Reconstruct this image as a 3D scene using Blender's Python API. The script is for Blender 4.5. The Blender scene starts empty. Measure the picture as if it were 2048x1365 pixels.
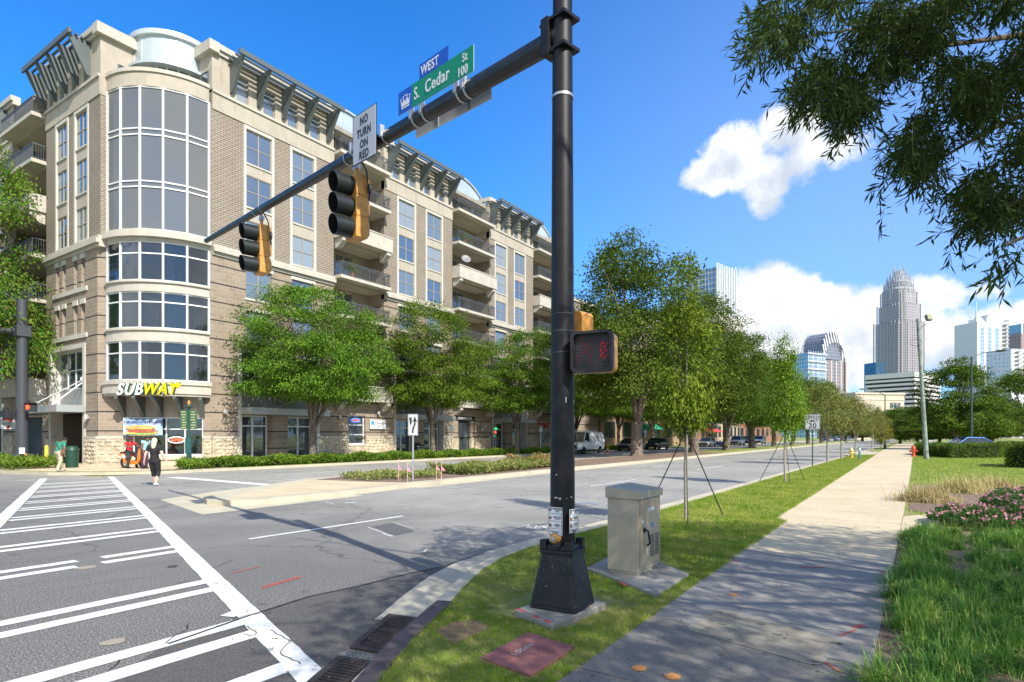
import bpy, bmesh, math, random
import numpy as np
from mathutils import Vector, Matrix
# ------------------------------------------------------------ camera, sky, sun, exposure
# world frame: +x runs along the street away from the camera, +y across it to the building, z up
SC = bpy.context.scene
FP, HC, V0, U0 = 1204.7, 1.75, 872.0, 1024.0
YAW = math.atan2(804.0, FP)
CA, SA = math.sin(YAW), math.cos(YAW)
cam = bpy.data.cameras.new('camera'); camo = bpy.data.objects.new('camera', cam); SC.collection.objects.link(camo)
camo.location = (0, 0, HC); camo.rotation_euler = (math.radians(90), 0, -math.atan2(SA, CA))
cam.sensor_width = 36; cam.lens = FP/2048*36; cam.shift_y = (V0-682.5)/2048; cam.clip_start = .05; cam.clip_end = 6000
SC.camera = camo
SUN_DIR = Vector((.349, .936, -.90)).normalized()      # direction the light travels
sun = bpy.data.lights.new('sun', 'SUN'); suno = bpy.data.objects.new('sun', sun); SC.collection.objects.link(suno)
sun.energy = 5.0; sun.angle = math.radians(.5); sun.color = (1, .95, .86)
suno.rotation_euler = SUN_DIR.to_track_quat('-Z', 'Y').to_euler(); suno.location = (0, -20, 40)
SC.view_settings.view_transform = 'Standard'; SC.view_settings.look = 'None'
SC.view_settings.exposure = .48; SC.view_settings.gamma = 1; SC.view_settings.use_curve_mapping = False

def azel(u, v):
    a = (u-U0)/FP; b = (V0-v)/FP
    return math.atan(a), math.atan(b/math.hypot(1, a))
class NT:
    def __init__(s, tree): s.t = tree; tree.nodes.clear()
    def n(s, typ, **kw):
        nd = s.t.nodes.new(typ)
        for k, v in kw.items():
            if k.startswith('i_'):
                key = k[2:]; key = int(key) if key.isdigit() else key.replace('_', ' ')
                if hasattr(v, 'links'): s.t.links.new(v, nd.inputs[key])
                else: nd.inputs[key].default_value = v
            else: setattr(nd, k, v)
        return nd
    def m(s, op, a, b=0.0, c=0.0, clamp=False):
        nd = s.t.nodes.new('ShaderNodeMath'); nd.operation = op; nd.use_clamp = clamp
        for i, x in enumerate((a, b, c)):
            if hasattr(x, 'links'): s.t.links.new(x, nd.inputs[i])
            else: nd.inputs[i].default_value = x
        return nd.outputs[0]
    def vm(s, op, a, b=None):
        nd = s.t.nodes.new('ShaderNodeVectorMath'); nd.operation = op
        for i, x in enumerate((a, b)):
            if x is None: continue
            if hasattr(x, 'links'): s.t.links.new(x, nd.inputs[i])
            else: nd.inputs[i].default_value = x
        return nd.outputs['Value'] if op == 'DOT_PRODUCT' else nd.outputs[0]
    def mix(s, f, a, b, mode='MIX'):
        nd = s.t.nodes.new('ShaderNodeMix'); nd.data_type = 'RGBA'; nd.blend_type = mode
        for k, x in ((0, f), (6, a), (7, b)):
            if hasattr(x, 'links'): s.t.links.new(x, nd.inputs[k])
            else: nd.inputs[k].default_value = (tuple(x)+(1,))[:4] if hasattr(x, '__len__') else x
        return nd.outputs[2]
    def smooth(s, x, a, b):
        nd = s.t.nodes.new('ShaderNodeMapRange'); nd.interpolation_type = 'SMOOTHSTEP'
        s.t.links.new(x, nd.inputs[0]); nd.inputs[1].default_value = a; nd.inputs[2].default_value = b
        return nd.outputs[0]
    def noise(s, vec, scale, detail=3, rough=.55, dist=0):
        return s.n('ShaderNodeTexNoise', i_Vector=vec, i_Scale=scale, i_Detail=detail, i_Roughness=rough, i_Distortion=dist)

world = bpy.data.worlds.new('World'); SC.world = world; world.use_nodes = True
def build_world():
    k = NT(world.node_tree)
    sky = k.n('ShaderNodeTexSky', sky_type='NISHITA', sun_disc=False)
    sky.sun_elevation = math.asin(-SUN_DIR.z); sky.sun_rotation = math.atan2(-SUN_DIR.x, -SUN_DIR.y)
    sky.air_density = 1.0; sky.dust_density = .6; sky.ozone_density = 2.5
    geo = k.n('ShaderNodeTexCoord').outputs['Generated']
    d = k.vm('NORMALIZE', geo)
    f = k.vm('DOT_PRODUCT', d, (SA, CA, 0)); r = k.vm('DOT_PRODUCT', d, (CA, -SA, 0))
    sep = k.n('ShaderNodeSeparateXYZ', i_0=d)
    az = k.m('ARCTAN2', r, f); el = k.m('ARCSINE', sep.outputs[2])
    n1 = k.noise(d, 11, 9, .68); n2 = k.noise(d, 3.6, 5, .55); n6 = k.n('ShaderNodeTexVoronoi', i_Vector=k.vm('ADD', d, k.vm('MULTIPLY', n1.outputs[1], (.05, .05, .05))), i_Scale=22, feature='SMOOTH_F1')
    nf = k.m('ADD', k.m('MULTIPLY', k.m('SUBTRACT', n1.outputs[0], .5), 2.7), k.m('MULTIPLY', k.m('SUBTRACT', n2.outputs[0], .5), .6)); nf = k.m('ADD', nf, k.m('MULTIPLY', k.m('SUBTRACT', .45, n6.outputs[0]), .55))
    blobs = [(1465, 300, 85, 62, 1), (1570, 265, 75, 58, 1), (1530, 350, 72, 62, 1), (1420, 345, 60, 45, .9), (1590, 320, 60, 60, .8),
             (1530, 405, 38, 30, .45), (1685, 305, 62, 36, .35),
             (1545, 610, 100, 82, 1.1), (1640, 640, 120, 70, 1.1), (1740, 650, 90, 75, 1), (1560, 700, 160, 90, 1), (1700, 730, 220, 80, .8),
             (1860, 590, 95, 45, .9), (1950, 582, 60, 22, .4), (1880, 690, 130, 75, .75), (1990, 680, 90, 70, .9), (2060, 640, 60, 40, .7), (1480, 740, 120, 70, .7)]
    m = None; low = None
    for (u, v, w, h, s_) in blobs:
        a0, e0 = azel(u, v); w0 = azel(u+w, v)[0]-a0; h0 = azel(u, v-h)[1]-e0
        x = k.m('DIVIDE', k.m('SUBTRACT', az, a0), w0); y = k.m('DIVIDE', k.m('SUBTRACT', el, e0), h0)
        q = k.m('SUBTRACT', 1, k.m('ADD', k.m('MULTIPLY', x, x), k.m('MULTIPLY', y, y)))
        q = k.m('MULTIPLY', k.m('ADD', q, 0), s_)
        m = q if m is None else k.m('SMOOTH_MAX', m, q, .15)
        g = k.m('MULTIPLY', k.m('MAXIMUM', q, 0), y)
        low = g if low is None else k.m('ADD', low, g)
    dens = k.m('ADD', m, nf)
    alpha = k.smooth(dens, -.12, .55)
    # cloud cover added behind the camera to neutralise ambient light and grey window reflections
    n3 = k.noise(d, 2.2, 6, .6)
    back = k.m('MULTIPLY', k.smooth(n3.outputs[0], .37, .56), k.smooth(k.m('MULTIPLY', f, -1), -.15, .2))
    alpha = k.m('MAXIMUM', alpha, k.m('MULTIPLY', back, .95))
    n4 = k.noise(k.vm('ADD', d, (0, 0, .03)), 9, 7, .6)
    shade = k.m('ADD', k.m('ADD', .66, k.m('MULTIPLY', k.m('SUBTRACT', n4.outputs[0], .5), 3.6)), k.m('MULTIPLY', low, .8)); shade = k.smooth(shade, 0, 1)
    ccol = k.mix(shade, (4.6, 5.2, 6.1), (8.0, 8.1, 8.2))
    hs = k.n('ShaderNodeHueSaturation', i_Saturation=1.22, i_Value=1.0, i_Color=sky.outputs[0])
    sky_t = k.mix(1.0, hs.outputs[0], (SKYT[0], SKYT[1], SKYT[2]), 'MULTIPLY')
    # thin veil whitening towards the brighter, right-hand part of the sky
    veil = k.m('MULTIPLY', k.smooth(az, -.25, .6), k.smooth(k.m('MULTIPLY', el, -1), -.95, -.15), clamp=True)
    sky_t = k.mix(k.m('MULTIPLY', veil, .60), sky_t, (3.2, 4.7, 8.4))
    col = k.mix(alpha, sky_t, ccol)
    bg = k.n('ShaderNodeBackground', i_Color=col, i_Strength=.105)
    out = k.n('ShaderNodeOutputWorld'); k.t.links.new(bg.outputs[0], out.inputs[0])
SKYT = (.50, 1.38, 2.0)
build_world()

# ------------------------------------------------------------ geometry helpers
def ray(u, v):
    a = (u-U0)/FP; b = (V0-v)/FP
    return Vector((a*CA+SA, -a*SA+CA, b))
def G(u, v, z=0):
    d = ray(u, v); k = (z-HC)/d.z; return Vector((d.x*k, d.y*k, z))
def D(u, v, Y):
    d = ray(u, v)*Y; return Vector((d.x, d.y, d.z+HC))
def tag(o, label=None, cat=None, group=None, kind=None):
    if label: o['label'] = label
    if cat: o['category'] = cat
    if group: o['group'] = group
    if kind: o['kind'] = kind
    return o
def thing(name, label, cat, loc=(0, 0, 0), group=None):
    o = bpy.data.objects.new(name, None); o.empty_display_size = .2; SC.collection.objects.link(o); o.location = loc
    return tag(o, label, cat, group)
def wmat(o):
    M = Matrix.LocRotScale(o.location, o.rotation_euler, o.scale)
    return M if o.parent is None else wmat(o.parent) @ o.matrix_parent_inverse @ M
def adopt(o, parent):
    if parent is not None: o.parent = parent; o.matrix_parent_inverse = wmat(parent).inverted()
    return o
def copy_tree(o, parent=None, inst=None):
    c = o.copy(); SC.collection.objects.link(c)
    if parent is not None: c.parent = parent
    for ch in list(o.children): copy_tree(ch, c)
    return c
class MB:
    def __init__(s): s.v = []; s.f = []; s.mi = []; s.cur = 0; s.M = None
    def mat(s, i): s.cur = i; return s
    def add(s, vs, fs):
        b = len(s.v)
        if s.M is not None: vs = [s.M @ Vector(p) for p in vs]
        s.v += [tuple(p) for p in vs]; s.f += [tuple(b+i for i in f) for f in fs]; s.mi += [s.cur]*len(fs); return s
    def box(s, x0, x1, y0, y1, z0, z1, fn=None):
        vs = [(x, y, z) for x in (x0, x1) for y in (y0, y1) for z in (z0, z1)]
        if fn: vs = [fn(*p) for p in vs]
        return s.add(vs, [(0, 1, 3, 2), (4, 6, 7, 5), (0, 4, 5, 1), (2, 3, 7, 6), (0, 2, 6, 4), (1, 5, 7, 3)])
    def cbox(s, c, d, fn=None): return s.box(c[0]-d[0]/2, c[0]+d[0]/2, c[1]-d[1]/2, c[1]+d[1]/2, c[2]-d[2]/2, c[2]+d[2]/2, fn)
    def tube(s, pts, r, n=10, cap=True):
        pts = [Vector(p) for p in pts]; rs = r if hasattr(r, '__len__') else [r]*len(pts)
        vs = []; fs = []
        for i, p in enumerate(pts):
            t = (pts[min(i+1, len(pts)-1)]-pts[max(i-1, 0)]).normalized()
            if i == 0: ref = Vector((0, 0, 1)) if abs(t.z) < .9 else Vector((1, 0, 0))
            a = t.cross(ref).normalized(); b = t.cross(a).normalized(); ref = -b if False else ref
            if abs(t.dot(ref)) > .97: ref = Vector((1, 0, 0)) if abs(t.x) < .7 else Vector((0, 1, 0)); a = t.cross(ref).normalized(); b = t.cross(a).normalized()
            for j in range(n):
                q = 2*math.pi*j/n; vs.append(p+(a*math.cos(q)+b*math.sin(q))*rs[i])
        for i in range(len(pts)-1):
            for j in range(n): fs.append((i*n+j, i*n+(j+1) % n, (i+1)*n+(j+1) % n, (i+1)*n+j))
        if cap: fs.append(tuple(range(n-1, -1, -1))); fs.append(tuple((len(pts)-1)*n+j for j in range(n)))
        return s.add(vs, fs)
    def prism(s, poly, z0, z1, fn=None):
        n = len(poly); vs = [(x, y, z0) for x, y in poly]+[(x, y, z1) for x, y in poly]
        if fn: vs = [fn(*p) for p in vs]
        return s.add(vs, [tuple(range(n-1, -1, -1)), tuple(range(n, 2*n))]+[(i, (i+1) % n, n+(i+1) % n, n+i) for i in range(n)])
    def lathe(s, prof, c=(0, 0, 0), n=16, ax=None):
        vs = []; fs = []
        for r, z in prof:
            for j in range(n):
                q = 2*math.pi*j/n; vs.append(Vector((r*math.cos(q), r*math.sin(q), z)))
        if ax is not None:
            R = Vector((0, 0, 1)).rotation_difference(Vector(ax)).to_matrix(); vs = [R @ p for p in vs]
        vs = [p+Vector(c) for p in vs]
        for i in range(len(prof)-1):
            for j in range(n): fs.append((i*n+j, i*n+(j+1) % n, (i+1)*n+(j+1) % n, (i+1)*n+j))
        fs.append(tuple(range(n-1, -1, -1))); fs.append(tuple((len(prof)-1)*n+j for j in range(n)))
        return s.add(vs, fs)
    def ball(s, c, r, n=10, m=7):
        r = r if hasattr(r, '__len__') else (r, r, r)
        vs = [(c[0], c[1], c[2]-r[2])]
        for i in range(1, m):
            p = math.pi*i/m
            for j in range(n):
                q = 2*math.pi*j/n; vs.append((c[0]+r[0]*math.sin(p)*math.cos(q), c[1]+r[1]*math.sin(p)*math.sin(q), c[2]-r[2]*math.cos(p)))
        vs.append((c[0], c[1], c[2]+r[2])); fs = [(0, 1+(j+1) % n, 1+j) for j in range(n)]
        for i in range(m-2):
            for j in range(n): a = 1+i*n; fs.append((a+j, a+(j+1) % n, a+n+(j+1) % n, a+n+j))
        L = len(vs)-1; a = 1+(m-2)*n; fs += [(a+j, a+(j+1) % n, L) for j in range(n)]
        return s.add(vs, fs)
    def build(s, name, mats, parent=None, smooth=False, bevel=0, recalc=True):
        me = bpy.data.meshes.new(name); me.from_pydata(s.v, [], s.f)
        mats = mats if isinstance(mats, (list, tuple)) else [mats]
        for m in mats: me.materials.append(m)
        if len(mats) > 1: me.polygons.foreach_set('material_index', s.mi)
        if recalc:
            bm = bmesh.new(); bm.from_mesh(me); bmesh.ops.recalc_face_normals(bm, faces=bm.faces); bm.to_mesh(me); bm.free()
        if smooth:
            me.polygons.foreach_set('use_smooth', [True]*len(me.polygons)); me.set_sharp_from_angle(angle=math.radians(38))
        me.update(); o = bpy.data.objects.new(name, me); SC.collection.objects.link(o)
        if bevel:
            b = o.modifiers.new('bevel', 'BEVEL'); b.width = bevel; b.segments = 2; b.limit_method = 'ANGLE'; b.harden_normals = False
        return adopt(o, parent)
def npmesh(name, V, Fq, mat, parent=None, smooth=False):
    """fast mesh from numpy arrays, all faces with the same number of corners"""
    V = np.asarray(V, dtype=np.float32).reshape(-1, 3); Fq = np.asarray(Fq, dtype=np.int32); k = Fq.shape[1]
    me = bpy.data.meshes.new(name); me.vertices.add(len(V)); me.vertices.foreach_set('co', V.ravel())
    me.loops.add(Fq.size); me.loops.foreach_set('vertex_index', Fq.ravel())
    me.polygons.add(len(Fq)); me.polygons.foreach_set('loop_start', np.arange(0, Fq.size, k, dtype=np.int32))
    me.materials.append(mat); me.update(calc_edges=True)
    if smooth: me.polygons.foreach_set('use_smooth', [True]*len(me.polygons))
    o = bpy.data.objects.new(name, me); SC.collection.objects.link(o); return adopt(o, parent)
def text_part(txt, size, origin, right, up, mat, parent, name='lettering', ext=.004, align='LEFT', bold=0, sx=1.0, shear=0):
    cu = bpy.data.curves.new('t', 'FONT'); cu.body = txt; cu.size = size; cu.extrude = ext; cu.align_x = align; cu.align_y = 'BOTTOM_BASELINE'
    cu.offset = bold; cu.space_character = 1.1; cu.resolution_u = 3; cu.shear = shear
    to = bpy.data.objects.new('t', cu); SC.collection.objects.link(to); dg = bpy.context.evaluated_depsgraph_get()
    me = bpy.data.meshes.new_from_object(to.evaluated_get(dg)); bpy.data.objects.remove(to)
    R = Vector(right).normalized(); U = Vector(up).normalized(); N = R.cross(U)
    M = Matrix(((R.x*sx, U.x, N.x, origin[0]), (R.y*sx, U.y, N.y, origin[1]), (R.z*sx, U.z, N.z, origin[2]), (0, 0, 0, 1)))
    me.transform(M); me.materials.clear(); me.materials.append(mat); me.name = name
    o = bpy.data.objects.new(name, me); SC.collection.objects.link(o); return adopt(o, parent)

# ------------------------------------------------------------ materials
MATS = {}
def mat(name, col, rough=.7, metal=0, var=0, vs=3, bump=0, bs=40, spec=.5, col2=None, emit=0, coat=0, dirt=0, streak=0):
    if name in MATS: return MATS[name]
    m = bpy.data.materials.new(name); m.use_nodes = True; k = NT(m.node_tree); MATS[name] = m
    co = k.n('ShaderNodeTexCoord').outputs['Object']
    c = tuple(col)+(1,)
    if var or col2:
        n = k.noise(co, vs, 5, .6); c2 = col2 if col2 else tuple(x*(1-var) for x in col); c1 = col if col2 else tuple(min(1, x*(1+var)) for x in col)
        c = k.mix(k.smooth(n.outputs[0], .35, .65), c2, c1)
    if streak:
        n = k.noise(k.vm('MULTIPLY', co, (2.2, 2.2, .22)), 1.6, 5, .65); c = k.mix(k.m('MULTIPLY', k.smooth(n.outputs[0], .48, .78), streak), c, tuple(x*.5 for x in col))
    if dirt:
        n = k.noise(co, vs*.37, 6, .7); c = k.mix(k.m('MULTIPLY', k.smooth(n.outputs[0], .5, .75), dirt), c, tuple(x*.45 for x in col))
        n = k.noise(co, vs*30, 2, .5); c = k.mix(k.m('MULTIPLY', k.smooth(n.outputs[0], .55, .75), dirt*.7), c, tuple(x*.6 for x in col))
    p = k.n('ShaderNodeBsdfPrincipled', i_Base_Color=c, i_Roughness=rough, i_Metallic=metal)
    p.inputs['Specular IOR Level'].default_value = spec; p.inputs['Coat Weight'].default_value = coat
    if emit: p.inputs['Emission Color'].default_value = tuple(col)+(1,); p.inputs['Emission Strength'].default_value = emit
    if bump:
        n = k.noise(co, bs, 4, .6); b = k.n('ShaderNodeBump', i_Height=n.outputs[0], i_Strength=bump, i_Distance=.02); k.t.links.new(b.outputs[0], p.inputs['Normal'])
    o = k.n('ShaderNodeOutputMaterial'); k.t.links.new(p.outputs[0], o.inputs[0]); return m
def wall_vec(k):
    co = k.n('ShaderNodeTexCoord').outputs['Object']; s = k.n('ShaderNodeSeparateXYZ', i_0=co)
    u = k.m('SUBTRACT', s.outputs[0], s.outputs[1]); cb = k.n('ShaderNodeCombineXYZ', i_0=u, i_1=s.outputs[2]); return co, cb.outputs[0], s
def brick_mat(name, c1, c2, mortar, w, h, ms, rough=.85, reveal=0, bump=.5, var=.12, z_soldier=None, offset=.5):
    m = bpy.data.materials.new(name); m.use_nodes = True; k = NT(m.node_tree); MATS[name] = m
    co, v, s = wall_vec(k)
    b = k.n('ShaderNodeTexBrick', i_Vector=v, i_Color1=tuple(c1)+(1,), i_Color2=tuple(c2)+(1,), i_Mortar=tuple(mortar)+(1,), i_Scale=1, i_Mortar_Size=ms, i_Brick_Width=w, i_Row_Height=h, i_Mortar_Smooth=.1)
    b.offset = offset; b.inputs['Bias'].default_value = -.2
    n = k.noise(co, .7, 5, .6); c = k.mix(k.m('MULTIPLY', k.smooth(n.outputs[0], .3, .7), var*2), b.outputs[0], tuple(x*.6 for x in c1))
    n2 = k.noise(co, 40, 2, .5); c = k.mix(k.m('MULTIPLY', k.smooth(n2.outputs[0], .4, .7), .2), c, tuple(x*.55 for x in c1))
    hgt = b.outputs['Fac']
    if reveal:
        fr = k.m('FRACT', k.m('DIVIDE', k.m('ADD', s.outputs[2], .12), reveal)); line = k.m('LESS_THAN', fr, .075/reveal)
        c = k.mix(line, c, (.035, .032, .03)); hgt = k.m('MAXIMUM', hgt, line)
    p = k.n('ShaderNodeBsdfPrincipled', i_Base_Color=c, i_Roughness=rough)
    bp = k.n('ShaderNodeBump', i_Height=k.m('SUBTRACT', 1, hgt), i_Strength=bump, i_Distance=.02); k.t.links.new(bp.outputs[0], p.inputs['Normal'])
    o = k.n('ShaderNodeOutputMaterial'); k.t.links.new(p.outputs[0], o.inputs[0]); return m
def glass_mat(name, tint, refl=.35, rough=.03, clear=0.0, wave=.02):
    m = bpy.data.materials.new(name); m.use_nodes = True; k = NT(m.node_tree); MATS[name] = m
    co = k.n('ShaderNodeTexCoord').outputs['Object']
    n = k.noise(co, .9, 3, .5); bp = k.n('ShaderNodeBump', i_Height=n.outputs[0], i_Strength=.35, i_Distance=wave)
    base = k.n('ShaderNodeBsdfDiffuse', i_Color=tuple(tint)+(1,))
    if clear:
        tr = k.n('ShaderNodeBsdfTransparent', i_Color=(.75, .8, .82, 1)); mx = k.n('ShaderNodeMixShader', i_Fac=clear); k.t.links.new(base.outputs[0], mx.inputs[1]); k.t.links.new(tr.outputs[0], mx.inputs[2]); base = mx
    g = k.n('ShaderNodeBsdfGlossy', i_Roughness=rough, i_Color=(.92, .96, 1, 1)); k.t.links.new(bp.outputs[0], g.inputs['Normal'])
    fr = k.n('ShaderNodeFresnel', i_IOR=1.5); k.t.links.new(bp.outputs[0], fr.inputs['Normal'])
    f = k.m('ADD', k.m('MULTIPLY', fr.outputs[0], .9), refl, clamp=True)
    mx = k.n('ShaderNodeMixShader', i_Fac=f); k.t.links.new(base.outputs[0], mx.inputs[1]); k.t.links.new(g.outputs[0], mx.inputs[2])
    o = k.n('ShaderNodeOutputMaterial'); k.t.links.new(mx.outputs[0], o.inputs[0]); return m
def leaf_mat(name, c1, c2, c3=None, trans=.24, scale=.9):
    m = bpy.data.materials.new(name); m.use_nodes = True; k = NT(m.node_tree); MATS[name] = m
    co = k.n('ShaderNodeTexCoord').outputs['Object']
    n = k.noise(co, scale, 3, .6); n2 = k.noise(co, 9, 2, .6)
    c = k.mix(k.smooth(n.outputs[0], .35, .65), c1, c2)
    if c3: c = k.mix(k.smooth(n2.outputs[0], .5, .7), c, c3)
    rn = k.n('ShaderNodeObjectInfo').outputs['Random']; c = k.n('ShaderNodeHueSaturation', i_Hue=k.m('ADD', .485, k.m('MULTIPLY', rn, .03)), i_Value=k.m('ADD', .95, k.m('MULTIPLY', rn, .35)), i_Color=c).outputs[0]
    d = k.n('ShaderNodeBsdfPrincipled', i_Base_Color=c, i_Roughness=.7); d.inputs['Specular IOR Level'].default_value = .12
    t = k.n('ShaderNodeBsdfTranslucent', i_Color=k.mix(.4, c, (.15, .24, .02)))
    mx = k.n('ShaderNodeMixShader', i_Fac=trans); k.t.links.new(d.outputs[0], mx.inputs[1]); k.t.links.new(t.outputs[0], mx.inputs[2])
    o = k.n('ShaderNodeOutputMaterial'); k.t.links.new(mx.outputs[0], o.inputs[0]); return m
def grid_mat(name, wall, glass, w, h, mu, refl=.3, off=0.0):
    """tower cladding: window grid, glass in the cells"""
    m = bpy.data.materials.new(name); m.use_nodes = True; k = NT(m.node_tree); MATS[name] = m
    co, v, s = wall_vec(k)
    b = k.n('ShaderNodeTexBrick', i_Vector=v, i_Scale=1, i_Mortar_Size=mu, i_Brick_Width=w, i_Row_Height=h, i_Mortar_Smooth=0, i_Color1=tuple(glass)+(1,), i_Color2=tuple(x*1.5 for x in glass)+(1,), i_Mortar=tuple(wall)+(1,))
    b.offset = off
    p = k.n('ShaderNodeBsdfPrincipled', i_Base_Color=b.outputs[0], i_Roughness=k.m('ADD', k.m('MULTIPLY', b.outputs['Fac'], .6), .12)); p.inputs['Metallic'].default_value = 0
    mt = k.m('MULTIPLY', k.m('SUBTRACT', 1, b.outputs['Fac']), refl); k.t.links.new(mt, p.inputs['Metallic'])
    o = k.n('ShaderNodeOutputMaterial'); k.t.links.new(p.outputs[0], o.inputs[0]); return m

M_brick = brick_mat('tan_brick', (.235, .175, .122), (.165, .125, .088), (.40, .365, .31), .36, .13, .022, bump=.8)
M_block = brick_mat('split_block', (.335, .265, .195), (.255, .20, .148), (.43, .36, .28), .46, .23, .012, reveal=1.05, bump=.5)
M_rock = mat('rough_stone', (.46, .39, .28), .9, var=.22, vs=2.2, bump=1.0, bs=7)
M_stucco = mat('stucco', (.42, .37, .30), .9, var=.06, vs=1.2, bump=.25, bs=90, dirt=.15, streak=.35)
M_cream = mat('cast_stone', (.485, .445, .375), .8, var=.06, vs=1.5, bump=.15, bs=50, dirt=.2, streak=.35)
M_trim = mat('limestone_trim', (.54, .51, .44), .8, var=.04, vs=2, streak=.2)
M_whitem = mat('white_metal', (.72, .72, .70), .45, 0.1)
M_roofm = mat('standing_seam', (.50, .56, .58), .4, .35, var=.06, vs=.8)
M_dark = mat('dark_bronze', (.075, .08, .085), .5, .3)
M_shade = mat('grey_green_steel', (.12, .14, .14), .5, .3)
M_frame = mat('window_frame', (.30, .27, .22), .6)
M_rail = mat('railing_metal', (.10, .11, .115), .5, .3)
M_glassb = glass_mat('blue_glass', (.13, .16, .18), .17)
M_glassb2 = glass_mat('blind_glass', (.24, .27, .28), .13); M_glassb3 = glass_mat('deep_glass', (.05, .065, .075), .26)
M_glassd = glass_mat('dark_glass', (.05, .06, .07), .13)
M_glassg = glass_mat('grey_glass', (.125, .128, .128), .05, rough=.06)
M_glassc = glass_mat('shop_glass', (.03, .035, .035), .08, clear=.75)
M_asph = mat('asphalt', (.17, .17, .168), .9, bump=.6, bs=160)
M_conc = mat('concrete', (.47, .42, .31), .85, var=.08, vs=1.2, bump=.2, bs=70, dirt=.2)
M_concg = mat('grey_concrete', (.30, .28, .24), .85, var=.12, vs=1.5, bump=.3, bs=60, dirt=.3)
M_paint = mat('road_paint', (.68, .69, .65), .6, var=.08, vs=6, dirt=.6)
M_black = mat('black_paint', (.010, .010, .012), .45, 0, spec=.3, var=.3, vs=8, bump=.12, bs=220)
M_grill = mat('cast_iron', (.075, .06, .055), .6, .5, var=.2, vs=9, bump=.3, bs=120)
M_yel = mat('signal_yellow', (.56, .26, .05), .5, var=.14, vs=9, dirt=.15)
M_alu = mat('aluminium', (.45, .46, .47), .4, .7)
M_white = mat('white_sign', (.74, .75, .76), .5)
M_greyw = mat('grey_white_sign', (.48, .49, .50), .5)
M_green = mat('green_sign', (.0, .24, .105), .45)
M_blue = mat('blue_sign', (.008, .09, .50), .45)
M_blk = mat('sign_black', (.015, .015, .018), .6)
M_red = mat('red', (.65, .02, .015), .5)
M_bark = mat('bark', (.16, .125, .095), .95, var=.3, vs=6, bump=.8, bs=22)
M_skin = mat('skin', (.52, .29, .20), .55)
M_skind = mat('brown_skin', (.20, .10, .06), .55)
M_neon = mat('neon_red', (1, .09, .05), .5, emit=3.0)
M_leafz = leaf_mat('zelkova_leaf', (.040, .095, .010), (.12, .225, .018), (.21, .29, .03))
M_leafo = leaf_mat('dark_leaf', (.036, .075, .010), (.095, .165, .018), (.17, .22, .028))
M_leafs = leaf_mat('sapling_leaf', (.09, .16, .014), (.16, .24, .02), (.24, .28, .035))
M_leafw = leaf_mat('willow_oak_leaf', (.024, .042, .012), (.042, .075, .018), (.08, .12, .03), trans=.2)
M_leafy = leaf_mat('yellow_leaf', (.16, .19, .03), (.25, .20, .03), (.10, .16, .03))
M_leafr = leaf_mat('left_tree_leaf', (.045, .12, .012), (.11, .22, .02), (.26, .12, .05), scale=.5)
M_ivy = leaf_mat('ivy_leaf', (.07, .15, .015), (.14, .24, .025), (.22, .30, .05))
M_grass = leaf_mat('grass_blade', (.15, .25, .018), (.30, .33, .06), (.40, .37, .13), scale=1.2)
M_lirio = leaf_mat('liriope_blade', (.07, .17, .03), (.19, .31, .045), (.46, .50, .13), scale=2)
M_tan = leaf_mat('tan_grass', (.42, .33, .15), (.50, .38, .20), (.24, .24, .08))
# ------------------------------------------------------------ ground, road, pavements, kerbs, markings
rng = np.random.default_rng(7); random.seed(7)
def sheet(name, poly, z, m, th=0.0):
    b = MB()
    if th: b.prism(poly, z-th, z)
    else: b.add([(x, y, z) for x, y in poly], [tuple(range(len(poly)))])
    o = b.build(name, m); return tag(o, kind='structure')
def asph_mat():
    m = bpy.data.materials.new('road_asphalt'); m.use_nodes = True; k = NT(m.node_tree)
    co = k.n('ShaderNodeTexCoord').outputs['Object']
    n0 = k.noise(co, .25, 5, .65); n1 = k.noise(co, 62, 3, .9); n2 = k.noise(co, 2.3, 5, .6)
    sx_ = k.n('ShaderNodeSeparateXYZ', i_0=co); paler = k.smooth(k.m('ADD', sx_.outputs[0], k.m('MULTIPLY', k.m('SUBTRACT', n0.outputs[0], .5), 8)), 4.5, 13)  # darker near the crossing, paler farther along the street
    c = k.mix(k.smooth(n0.outputs[0], .3, .7), k.mix(paler, (.10, .097, .09), (.25, .24, .21)), k.mix(paler, (.15, .145, .132), (.36, .345, .305)))
    c = k.mix(k.m('MULTIPLY', k.smooth(n2.outputs[0], .45, .8), .35), c, (.11, .11, .112))
    c = k.mix(k.smooth(n1.outputs[0], .52, .62), c, (.46, .44, .40)); c = k.mix(k.smooth(n1.outputs[0], .48, .38), c, (.04, .038, .036))
    n7 = k.noise(co, 1.7, 3, .5); c = k.mix(k.m('MULTIPLY', k.smooth(n7.outputs[0], .66, .74), .55), c, (.05, .048, .045))
    st = k.vm('MULTIPLY', co, (.05, .9, 1)); n5 = k.noise(st, 1.0, 4, .6)
    c = k.mix(k.m('MULTIPLY', k.smooth(n5.outputs[0], .55, .75), .3), c, (.09, .09, .09))
    wv = k.vm('ADD', co, k.vm('MULTIPLY', k.noise(co, .8, 4, .6).outputs[1], (1.2, 1.2, 0)))
    vor = k.n('ShaderNodeTexVoronoi', feature='DISTANCE_TO_EDGE', i_Vector=wv, i_Scale=.16)
    c = k.mix(k.m('MULTIPLY', k.smooth(vor.outputs['Distance'], .006, .002), .5), c, (.04, .04, .04))
    p = k.n('ShaderNodeBsdfPrincipled', i_Base_Color=c, i_Roughness=.88)
    b = k.n('ShaderNodeBump', i_Height=n1.outputs[0], i_Strength=.7, i_Distance=.01); k.t.links.new(b.outputs[0], p.inputs['Normal'])
    o = k.n('ShaderNodeOutputMaterial'); k.t.links.new(p.outputs[0], o.inputs[0]); return m
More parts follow.
